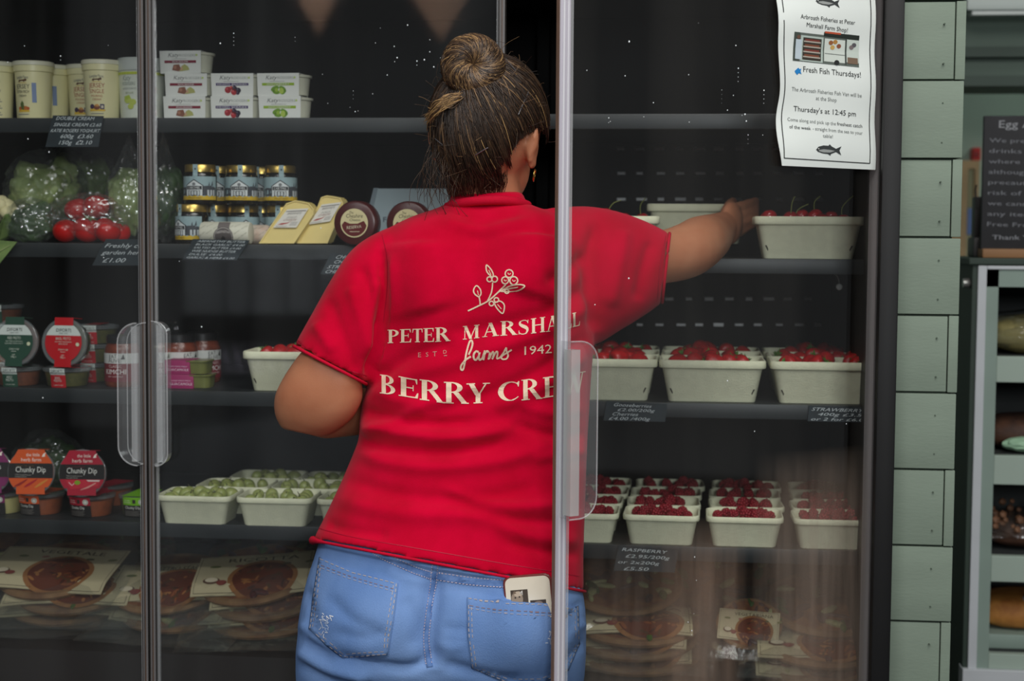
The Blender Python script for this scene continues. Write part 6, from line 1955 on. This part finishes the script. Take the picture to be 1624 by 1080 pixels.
def glyph(c):
    if c == 'P': return .72, stem_(.08) + arcband(.27, .735, .42, .265, .23, .205, -90, 90) + g_rect(.2, .94, .28, 1) + g_rect(.2, .47, .28, .53)
    if c == 'R': return .86, stem_(.08) + arcband(.27, .745, .40, .255, .21, .2, -90, 90) + g_rect(.2, .94, .28, 1) + g_rect(.2, .49, .28, .545) + line_(.76, 0, .42, .52, .21) + g_rect(.62, 0, .9, .05)
    if c == 'B': return .78, stem_(.08) + arcband(.27, .76, .36, .24, .18, .19, -90, 90) + arcband(.27, .27, .43, .27, .23, .215, -90, 90) + g_rect(.2, .94, .28, 1) + g_rect(.2, .49, .28, .55) + g_rect(.2, 0, .28, .055)
    if c == 'E': return .72, stem_(.08) + g_rect(.2, .94, .66, 1) + g_rect(.2, .48, .5, .54) + g_rect(.2, 0, .68, .06) + [[(.66, 1), (.58, .95), (.63, .74), (.66, .74)], [(.70, .28), (.66, .28), (.58, .05), (.68, 0)], [(.50, .66), (.53, .66), (.53, .36), (.50, .36)]]
    if c == 'T': return .80, stem_(.31, s=.09, y1=.98) + g_rect(.04, .94, .77, 1) + [[(.04, 1), (.12, .95), (.07, .72), (.03, .72)], [(.77, 1), (.69, .95), (.74, .72), (.78, .72)]]
    if c == 'M': return 1.15, g_rect(.14, 0, .19, 1) + g_rect(.04, 0, .30, .05) + stem_(.86, w=.19) + line_(.56, 0, .19, 1, .2) + line_(.56, .03, .92, 1, .065) + g_rect(.03, .95, .24, 1)
    if c == 'A': return .95, line_(.13, 0, .45, 1, .065) + line_(.76, 0, .45, 1, .2) + g_rect(.24, .30, .64, .36) + g_rect(.0, 0, .28, .05) + g_rect(.58, 0, .96, .05)
    if c == 'H': return .95, stem_(.08) + stem_(.68) + g_rect(.25, .48, .70, .54)
    if c == 'L': return .70, stem_(.08) + g_rect(.2, 0, .66, .06) + [[(.69, .32), (.65, .32), (.56, .05), (.66, 0)]]
    if c == 'Y': return .92, line_(.44, .42, .17, 1, .2) + line_(.47, .42, .78, 1, .065) + g_rect(.36, .04, .55, .5) + g_rect(.28, 0, .63, .05) + g_rect(.0, .95, .34, 1) + g_rect(.64, .95, .92, 1)
    if c == 'W': return 1.35, line_(.42, 0, .17, 1, .2) + line_(.46, 0, .70, .95, .065) + line_(.92, 0, .66, 1, .2) + line_(.96, 0, 1.18, 1, .065) + g_rect(.0, .95, .34, 1) + g_rect(.50, .95, .84, 1) + g_rect(1.04, .95, 1.34, 1)
    if c == 'C':
        a = [radians(40 + (320 - 40) * i / 24) for i in range(25)]
        w = [.05 + .17 * max(0, cos(t - pi)) ** 1.2 for t in a]
        return .88, var_stroke([(.47 + .40 * cos(t), .5 + .48 * sin(t)) for t in a], w) + [[(.76, .70), (.80, .70), (.82, .98), (.77, .98)], [(.74, .80), (.80, .68), (.82, .98), (.70, .9)]]
    if c == 'S':
        q = smooth_curve([(.56, .80), (.46, .93), (.30, .965), (.14, .88), (.12, .72), (.26, .58), (.44, .46), (.54, .30), (.48, .10), (.30, .03), (.14, .08), (.06, .20)], 3)
        n_ = len(q); w = [.055 + .16 * math.exp(-((i / (n_ - 1) - .5) / .17) ** 2) for i in range(n_)]
        return .66, var_stroke(q, w) + [[(.54, .72), (.57, .72), (.59, .97), (.55, .97)], [(.05, .30), (.08, .30), (.09, .03), (.05, .03)]]
def zoomx(a, b): return (560 + a / 3.8575, 380 + b / 3.8575)
def word(tab):
    for i, (c, xl, xr, yt, yb) in enumerate(tab):
        j0, j1 = max(i - 1, 0), min(i + 1, len(tab) - 1)
        sl = (tab[j1][4] - tab[j0][4]) / ((tab[j1][1] + tab[j1][2] - tab[j0][1] - tab[j0][2]) / 2)
        w, polys = glyph(c)
        for pg in polys:
            pts = []
            for x, y in pg:
                X_ = xl + (xr - xl) * x / w
                pts.append(zoomx(X_, yb + (yt - yb) * y + sl * (X_ - (xl + xr) / 2)))
            pr.add(pts, [tuple(range(len(pts)))], CREAM, 0)
word([('P', 213, 283, 550, 632), ('E', 288, 360, 547, 629), ('T', 362, 428, 545, 627), ('E', 432, 498, 541, 625), ('R', 502, 592, 535, 622), ('M', 668, 776, 523, 608), ('A', 792, 893, 507, 594), ('R', 902, 1002, 495, 587), ('S', 1008, 1080, 490, 582), ('H', 1088, 1175, 479, 570), ('A', 1180, 1262, 468, 558), ('L', 1292, 1336, 455, 542), ('L', 1340, 1386, 446, 530)])
word([('B', 166, 270, 832, 948), ('E', 280, 404, 846, 966), ('R', 408, 552, 862, 990), ('R', 556, 702, 873, 1002), ('Y', 694, 838, 878, 1003), ('C', 893, 1026, 868, 986), ('R', 1030, 1152, 852, 978), ('E', 1162, 1262, 838, 962), ('W', 1275, 1420, 815, 940)])
def zs_(pts, w, closed=False, sm=5):
    q = smooth_curve([Vector((a, b, 0)) for a, b in (pts + [pts[0]] if closed else pts)], sm)
    pr.stroke([zoomx(p.x, p.y) for p in q], w / 3.8575, CREAM)
# script word between the lines
zs_([(708, 705), (724, 672), (732, 640), (728, 620), (716, 622), (704, 655), (692, 705), (682, 760), (672, 795), (660, 792), (662, 768), (690, 735), (722, 715)], 11)
zs_([(770, 688), (754, 684), (740, 702), (740, 726), (752, 734), (768, 716), (776, 690), (770, 718), (776, 734), (790, 726)], 12)
zs_([(790, 728), (802, 696), (808, 680), (804, 706), (798, 736)], 11); zs_([(800, 712), (812, 690), (824, 682), (830, 690)], 11)
zs_([(828, 732), (838, 690), (832, 730), (848, 694), (858, 686), (860, 700), (852, 730), (870, 692), (882, 684), (884, 698), (880, 726), (896, 722)], 10)
zs_([(896, 724), (920, 690), (936, 662), (938, 680), (948, 706), (938, 728), (914, 730), (908, 716), (926, 700), (952, 684), (970, 672)], 10)
# ESTD and 1942
for (ch, a, b0, b1) in (('E', 400, 722, 690), ('S', 446, 718, 688), ('T', 488, 716, 684)):
    x, y = zoomx(a, b0); pr.text(ch, x, y, (b0 - b1) / 3.8575, (186, 130, 120), al='l', slope=-.07)
x, y = zoomx(552, 700); pr.text('D', x, y, 24 / 3.8575, (186, 130, 120), al='l', slope=-.07); pr.stroke([zoomx(556, 712), zoomx(574, 710)], 1.2, (186, 130, 120))
x, y = zoomx(1048, 705); pr.text('1942', x, y, 56 / 3.8575, CREAM, al='l', width=(1214 - 1048) / 3.8575, slope=-.075)
# berry sprig
zs_([(703, 436), (770, 405), (826, 376), (878, 332), (935, 274)], 9); zs_([(824, 376), (848, 322), (856, 262)], 8); zs_([(778, 400), (778, 378), (772, 350)], 8); zs_([(890, 322), (940, 300), (1000, 292)], 6)
zs_([(772, 352), (744, 332), (738, 306), (756, 282), (778, 302), (784, 330)], 8, True); zs_([(768, 340), (762, 312)], 5)
zs_([(852, 232), (820, 196), (818, 156), (846, 184), (860, 216)], 8, True); zs_([(846, 218), (832, 186)], 5)
zs_([(906, 316), (952, 286), (1010, 274), (1050, 284), (1010, 310), (950, 318)], 8, True); zs_([(940, 304), (1010, 290)], 5)
zs_([(864, 388), (900, 376), (926, 402), (916, 450), (884, 424)], 8, True); zs_([(884, 396), (908, 424)], 5)
for a, b, r in ((836, 243, 15), (868, 242, 17), (956, 209, 24), (932, 249, 21), (984, 251, 24), (941, 316, 13), (848, 391, 14), (878, 369, 14)):
    x, y = zoomx(a, b); pr.ring(x, y, r / 3.8575, 2.1, CREAM, n=16)
    if r > 18:
        x, y = zoomx(a + 1, b - 3); pr.ring(x, y, r * .32 / 3.8575, 1.3, CREAM, n=8, a0=0, a1=200)
pr.build('shirt_print', ts, lambda a, b, o: tuple(hit(bs, a, b, o)), maxlen=4.0, base=.0009)
# collar, hem roll and stitch lines
def on_shirt(px, py, o=0): return hit(bs, px, py, o)
col_pts = [(710, 328), (722, 324), (745, 320), (772, 318), (800, 318), (822, 321), (837, 326)]
cp = smooth_curve([P(a, b, 2.425 - .0635 * sqrt(max(0, 1 - ((a - 773) / 66) ** 2))) for a, b in col_pts], 5)
shirt_d = mat('shirt_rib', (190, 4, 44), rough=.9, spec=.2, vary=.08, vscale=40, bump=.3, bscale=700)
MB().tube(cp, .0072, 10).build('collar', shirt_d, ts, smooth=180)
hem = [Vector(p) for p in ring_px((497, 857), (927, 938), 2.385, .1515, 60)][0:31]
MB().tube(hem, [.0022 + .0052 * max(0, (i - 25) / 5) for i in range(31)], 8).build('hem', shirt_d, ts, smooth=180)
for q_, nm in ((LS[-1], 'sleeve_hem'), (RS[-1], 'sleeve_hem')):
    rg = [Vector(v) for v in ring_px(q_[0], q_[1], q_[2], q_[3] * .97, 60)]
    MB().tube(rg + [rg[0]], .0026, 8, 0, False).build(nm, shirt_d, ts, smooth=180)
pr = Pr(-1)
def stitch_line(pts, col, w=1.2):
    c = smooth_curve([Vector((a, b, 0)) for a, b in pts], 8)
    pr.stroke([(q.x, q.y) for q in c], w, col)
DR = (172, 6, 44)
stitch_line([(473, 540), (500, 562), (540, 583), (582, 596)], DR); stitch_line([(1056, 374), (1046, 425), (1043, 474)], DR)
stitch_line([(506, 838), (560, 852), (640, 866), (720, 880), (800, 894), (880, 907), (918, 914)], DR)
stitch_line([(606, 372), (614, 410), (614, 460), (608, 510)], DR, 1.0)
pr.build('stitching', ts, lambda a, b, o: tuple(hit(bs, a, b, o)), maxlen=6, base=.0006)['kind'] = 'stuff'
lb = hit(bs, 786, 321, .003); MB().ball(lb, .0028, 2, sc=(1, .5, 1)).build('neck_label', mat('label_white', (226, 222, 214), rough=.7), ts, smooth=180)

# ---- phone in the right back pocket
A = hit(bj, 838, 938, .0)
f = (CAM - A).normalized()
ux = (P(876, 926, 2.3) - P(800, 932, 2.3)).normalized(); fz = f - ux * f.dot(ux); fz.normalize(); uz = ux.cross(-fz)
if uz.z < 0: uz = -uz
PHN = thing('phone', 'phone in a pale case with small photo stickers, sticking out of the right back pocket', 'phone', A + f * .001)
pm4 = Matrix((ux, fz, uz)).transposed().to_4x4()
PHN.matrix_world = Matrix.Translation(A + f * .0105) @ pm4 @ Matrix.Rotation(radians(-6), 4, 'X')
w_, hh_ = .0355, .085
def rr_(w, h, r, y, top):
    pts = []
    for sx, sz, a0 in ((1, 1, 0), (-1, 1, 90), (-1, -1, 180), (1, -1, 270)):
        for k in range(6):
            a = radians(a0 + 18 * k); pts.append((sx * (w - r) + r * cos(a), y, (top - r if sz > 0 else top - h + r) + r * sin(a)))
    return pts
topz = .0245
MB().loft([rr_(w_ - .0015, hh_ - .003, .010, -.0045, topz - .0015), rr_(w_, hh_, .011, -.003, topz), rr_(w_, hh_, .011, .003, topz), rr_(w_ - .0015, hh_ - .003, .010, .0042, topz - .0015)]).build('bumper', mat('phone_bumper', (110, 48, 44), rough=.25, spec=.7), PHN)
MB().loft([rr_(w_ - .003, hh_ - .006, .009, .003, topz - .003), rr_(w_ - .003, hh_ - .006, .009, .0049, topz - .003)]).build('back_cover', mat('phone_back', (222, 212, 192), rough=.3, vary=.03, vscale=30), PHN)
p = Pr()
p.rect(-.0255, -.03, -.0005, .004, (70, 58, 48)); p.disc(-.0165, -.009, .0085, (150, 132, 112), layer=1, ry=.011); p.disc(-.0145, -.002, .006, (186, 168, 146), layer=2, ry=.004); p.poly([(-.023, -.002), (-.020, .003), (-.017, -.001)], (120, 102, 84), layer=2); p.poly([(-.013, -.001), (-.008, .003), (-.008, -.004)], (214, 206, 196), layer=2)
p.disc(-.019, -.007, .0012, (40, 34, 30), layer=3); p.disc(-.013, -.006, .0012, (40, 34, 30), layer=3)
p.rect(.002, -.03, .025, -.0125, (60, 50, 46)); p.disc(.014, -.017, .006, (130, 112, 100), layer=1, ry=.003)
p.build('photo_stickers', PHN, lambda a, b, o: (a, .005 + o, b))

# ---- hair: cap, combed strands, bun
hcols = [mat('hair_dark', (44, 32, 24), rough=.42, spec=.5), mat('hair_brown', (74, 55, 40), rough=.4, spec=.5), mat('hair_light', (126, 98, 68), rough=.4, spec=.5), mat('hair_gold', (168, 134, 88), rough=.42, spec=.5)]
rh = random.Random(21)
SX, SY, SZ = .0885, .106, .1085
hc0 = Vector((0, -.002, .006))
def hs(d, k=1.0):
    return hd(*(hc0 + Vector((d.x * SX * k, d.y * SY * k, d.z * SZ * k))))
def hair_ok(d):     # directions covered by hair (head frame: +y is the face)
    if d.y > .35 and d.z < .55 + .0 * d.x: return False
    if d.y > -.25 and d.z < -.18 - .5 * (d.y + .25) : return False
    if abs(d.x) > .45 and ((d.y + .12) / .46) ** 2 + ((d.z + .36) / .33) ** 2 < 1: return False
    if abs(d.x) > .52 and d.z < -.40 and d.y > -.60: return False
    return d.z > -.86
bm = bmesh.new(); bmesh.ops.create_icosphere(bm, subdivisions=6, radius=1)
bmesh.ops.delete(bm, geom=[w for w in bm.verts if not hair_ok(w.co)], context='VERTS')
bm.verts.index_update()
mb = MB(); mb.add([tuple(hs(w.co, 1 + .02 * noise.noise(w.co * 9))) for w in bm.verts], [[w.index for w in f.verts] for f in bm.faces]); bm.free()
hair = mb.build('hair', hcols[0], PSN, smooth=180, recalc=False)
hair['label'] = 'brown hair pinned up into a round bun'
BC = P(750, 104, 2.352)                    # centre of the bun
bax = (CAM - BC).normalized() + Vector((.05, 0, .28)); bax.normalize()
bu = Vector((1, 0, 0)); bu = (bu - bax * bu.dot(bax)).normalized(); bw = bax.cross(bu)
HRI = HR.transposed()
d0 = HRI @ (BC - bax * .036 + Vector((0, 0, -.012)) - HC) - hc0
d0 = Vector((d0.x / SX, d0.y / SY, d0.z / SZ)).normalized()
mb = MB()
cnt = 0
while cnt < 2600:
    d = Vector((rh.gauss(0, 1), rh.gauss(-.35, 1), rh.gauss(0, 1))).normalized()
    if not hair_ok(d) or d.y > .35: continue
    ang = d.angle(d0)
    if ang < .22 or ang > 2.3: continue
    cnt += 1
    ax_ = d.cross(d0).normalized()
    stop = max(.12, rh.gauss(.22, .05)); part_ = rh.uniform(.45, 1.0)
    n_ = 9; pts = []
    wob = rh.gauss(0, .10); lift = 1.012 + rh.random() * .030; ph = rh.uniform(0, 6)
    t1 = (ang - stop)
    for i in range(n_):
        f = i / (n_ - 1) * part_ + (1 - part_) * rh.choice([0, 0]) 
        e = Matrix.Rotation(t1 * f, 3, ax_) @ d
        e = (e + ax_ * wob * sin(pi * f) * .6).normalized()
        pts.append(hs(e, lift + .012 * sin(4 * f + ph) + 0))
    m_ = rh.choices([0, 1, 2, 3], [62, 33, 4, 1])[0]
    mb.tube(pts, [.0007 * (1 - .5 * abs(2 * i / (n_ - 1) - 1)) + .0003 for i in range(n_)], 3, m_, False)
for k in range(420):     # short hairs swept up and back from the edge round the ears and the nape
    s_ = rh.choice([-1, 1, 1]); t = rh.uniform(.35, 1.25) * pi
    y_, z_ = -.12 + .47 * cos(t), -.36 + .34 * sin(t)
    if rh.random() < .35: z_ = rh.uniform(-.8, -.4); y_ = -.75
    if y_ * y_ + z_ * z_ > .94: continue
    d = Vector((s_ * sqrt(1 - y_ * y_ - z_ * z_), y_, z_)); d = (d + Vector((rh.gauss(0, .02), rh.gauss(0, .02), rh.gauss(0, .02)))).normalized()
    ang = d.angle(d0)
    if ang < .3 or d.y > .3: continue
    ax_ = d.cross(d0).normalized(); L_ = rh.uniform(.25, .7)
    pts = [hs(Matrix.Rotation(ang * L_ * i / 6, 3, ax_) @ d, .985 + .045 * min(1, i / 2) + .008 * rh.random()) for i in range(7)]
    mb.tube(pts, [.0003, .0006, .0007, .0007, .0006, .0005, .0003], 3, rh.choices([0, 1, 2], [60, 35, 5])[0], False)
o = mb.build('combed_strands', hcols, hair, smooth=180, recalc=False); o['kind'] = 'stuff'
# bun
R1, R2 = .0235, .0225
def bun(th, ph, k=1.0):
    rr2 = R2 * k
    return BC + (bu * cos(th) + bw * sin(th)) * (R1 + rr2 * cos(ph)) + bax * (rr2 * .95 * sin(ph))
mb = MB()
mb.loft([[tuple(bun(2 * pi * i / 36, 2 * pi * j / 20, .93)) for j in range(20)] for i in range(36)] + [[tuple(bun(0, 2 * pi * j / 20, .93)) for j in range(20)]], 0, False, False)
mb.ball(BC - bax * .020, .026, 3)
for k in range(1500):
    th0 = rh.uniform(0, 2 * pi); a, b = rh.uniform(1.9, 3.0), rh.uniform(-.9, .4)
    tw = rh.gauss(1.25, .25); kk = 1.0 + rh.random() * .10; n_ = 10
    pts = [bun(th0 + tw * (i / (n_ - 1)), a + (b - a) * i / (n_ - 1), kk + .03 * sin(i + th0 * 5) + (.10 * max(0, rh.gauss(0, .3)) if rh.random() < .04 else 0)) for i in range(n_)]
    band_ = .5 + .5 * sin(th0 * 7 + .6 * sin(th0 * 3))
    m_ = rh.choices([0, 1, 2, 3], [14 + 30 * (1 - band_), 40, 10 + 34 * band_, 3 + 9 * band_])[0]
    mb.tube(pts, .00075, 3, m_, False)
for k in range(400):      # outer wrap
    th0 = rh.uniform(0, 2 * pi); n_ = 12; a = rh.uniform(-1.1, .5)
    pts = [bun(th0 + 1.7 * i / (n_ - 1), a + .15 * sin(i * .6), 1.03 + .07 * rh.random()) for i in range(n_)]
    mb.tube(pts, .0007, 3, rh.choices([0, 1, 2], [40, 45, 15])[0], False)
o = mb.build('bun', hcols, hair, smooth=180, recalc=False)
# loose tail below the bun and flyaway hairs
mb = MB()
for k in range(150):
    s0 = P(736 + rh.gauss(0, 5), 152 + rh.gauss(0, 4), 2.335); s1 = P(712 + rh.gauss(0, 5), 160 + rh.gauss(0, 4), 2.318); s2 = P(692 + rh.gauss(0, 3), 172 + rh.gauss(0, 4), 2.322); s3 = P(679 + rh.gauss(0, 3), 188 + rh.gauss(0, 5), 2.335)
    mb.tube(smooth_curve([s0, s1, s2, s3], 4), [.0007] * 9 + [.0006, .0005, .0004, .0002], 3, rh.choices([1, 2, 3], [25, 40, 35])[0], False)
mb.build('loose_tail', hcols, hair, smooth=180, recalc=False)
mb = MB()
for k in range(230):
    d = Vector((rh.gauss(0, 1), rh.gauss(-.5, .6), rh.gauss(0, 1))).normalized()
    if not hair_ok(d): continue
    p0 = hs(d, 1.02); t = Vector((rh.gauss(0, 1), rh.gauss(0, 1), rh.gauss(0, 1))); out = (p0 - HC).normalized()
    L = rh.uniform(.012, .038)
    p1 = p0 + (out * .6 + t * .35) * L * .5; p2 = p1 + (out * .35 + t * .4 + Vector((rh.gauss(0, .4), 0, rh.gauss(-.2, .4)))) * L * .5
    mb.tube(smooth_curve([p0, p1, p2], 4), .00035, 3, rh.choice([0, 1, 1, 2]), False)
for k in range(420):   # wisps on the nape
    a = rh.uniform(-.9, .9); p0 = hs(Vector((sin(a), -cos(a), -.95 + .3 * rh.random())).normalized(), 1.0)
    x_ = P(*[(770 + (pix(p0)[0] - 770) * .82), min(pix(p0)[1] + rh.uniform(15, 52), 312), 2.372 + .02 * abs(a)])
    mb.tube(smooth_curve([p0, p0.lerp(x_, .5) + Vector((rh.gauss(0, .003), -.004, 0)), x_], 4), .0004, 3, rh.choice([0, 0, 1]), False)
for k in range(60):
    p0 = P(700 + rh.gauss(0, 12), 245 + rh.gauss(0, 20), 2.36); p1 = p0 + Vector((rh.gauss(-.006, .006), -.01, -.03)); p2 = p1 + Vector((rh.gauss(.004, .01), .008, -.03))
    mb.tube(smooth_curve([p0, p1, p2], 4), .0004, 3, rh.choice([0, 1]), False)
o = mb.build('flyaway_hairs', hcols, hair, smooth=180, recalc=False); o['kind'] = 'stuff'
pinm = mat('hair_pin_metal', (120, 116, 118), rough=.25, metal=.7)
for a, b in (((802, 94), (818, 112)), ((838, 146), (822, 182)), ((754, 246), (774, 234)), ((690, 220), (702, 230))):
    def hp_(px, py):
        dd = ray(px, py)
        # nearest point of the hair shell on this line of sight
        best = None
        for y in np.linspace(2.28, 2.44, 60):
            q = P(px, py, y); l = HRI @ (q - HC) - hc0; k = sqrt((l.x / SX) ** 2 + (l.y / SY) ** 2 + (l.z / SZ) ** 2)
            if k <= 1.06: return q
            if best is None or k < best[0]: best = (k, q)
        return best[1]
    q0, q1 = hp_(*a), hp_(*b)
    MB().tube([q0, q0.lerp(q1, .5) + Vector((0, -.002, 0)), q1], .0009, 6).build('hair_pin', pinm, hair)
# earring and eyes
ec = hd(.083, -.012, -.064)
MB().tube([ec + Vector((.003 * sin(t) * .4, .009 * cos(t), .009 * sin(t))) for t in [2 * pi * i / 20 for i in range(21)]], .0011, 6, 0, False).build('earring', mat('earring_gold', (216, 178, 96), rough=.2, metal=1.0), PSN, smooth=180)
for s in (-1, 1):
    e = MB().ball(hd(s * .032, .084, .0), .0115, 3).build('eye', mat('eye_white', (226, 222, 214), rough=.2), PSN, smooth=180)
    MB().ball(hd(s * .032, .0925, .0), .0050, 2).build('iris', mat('eye_brown', (66, 44, 30), rough=.2), e, smooth=180)
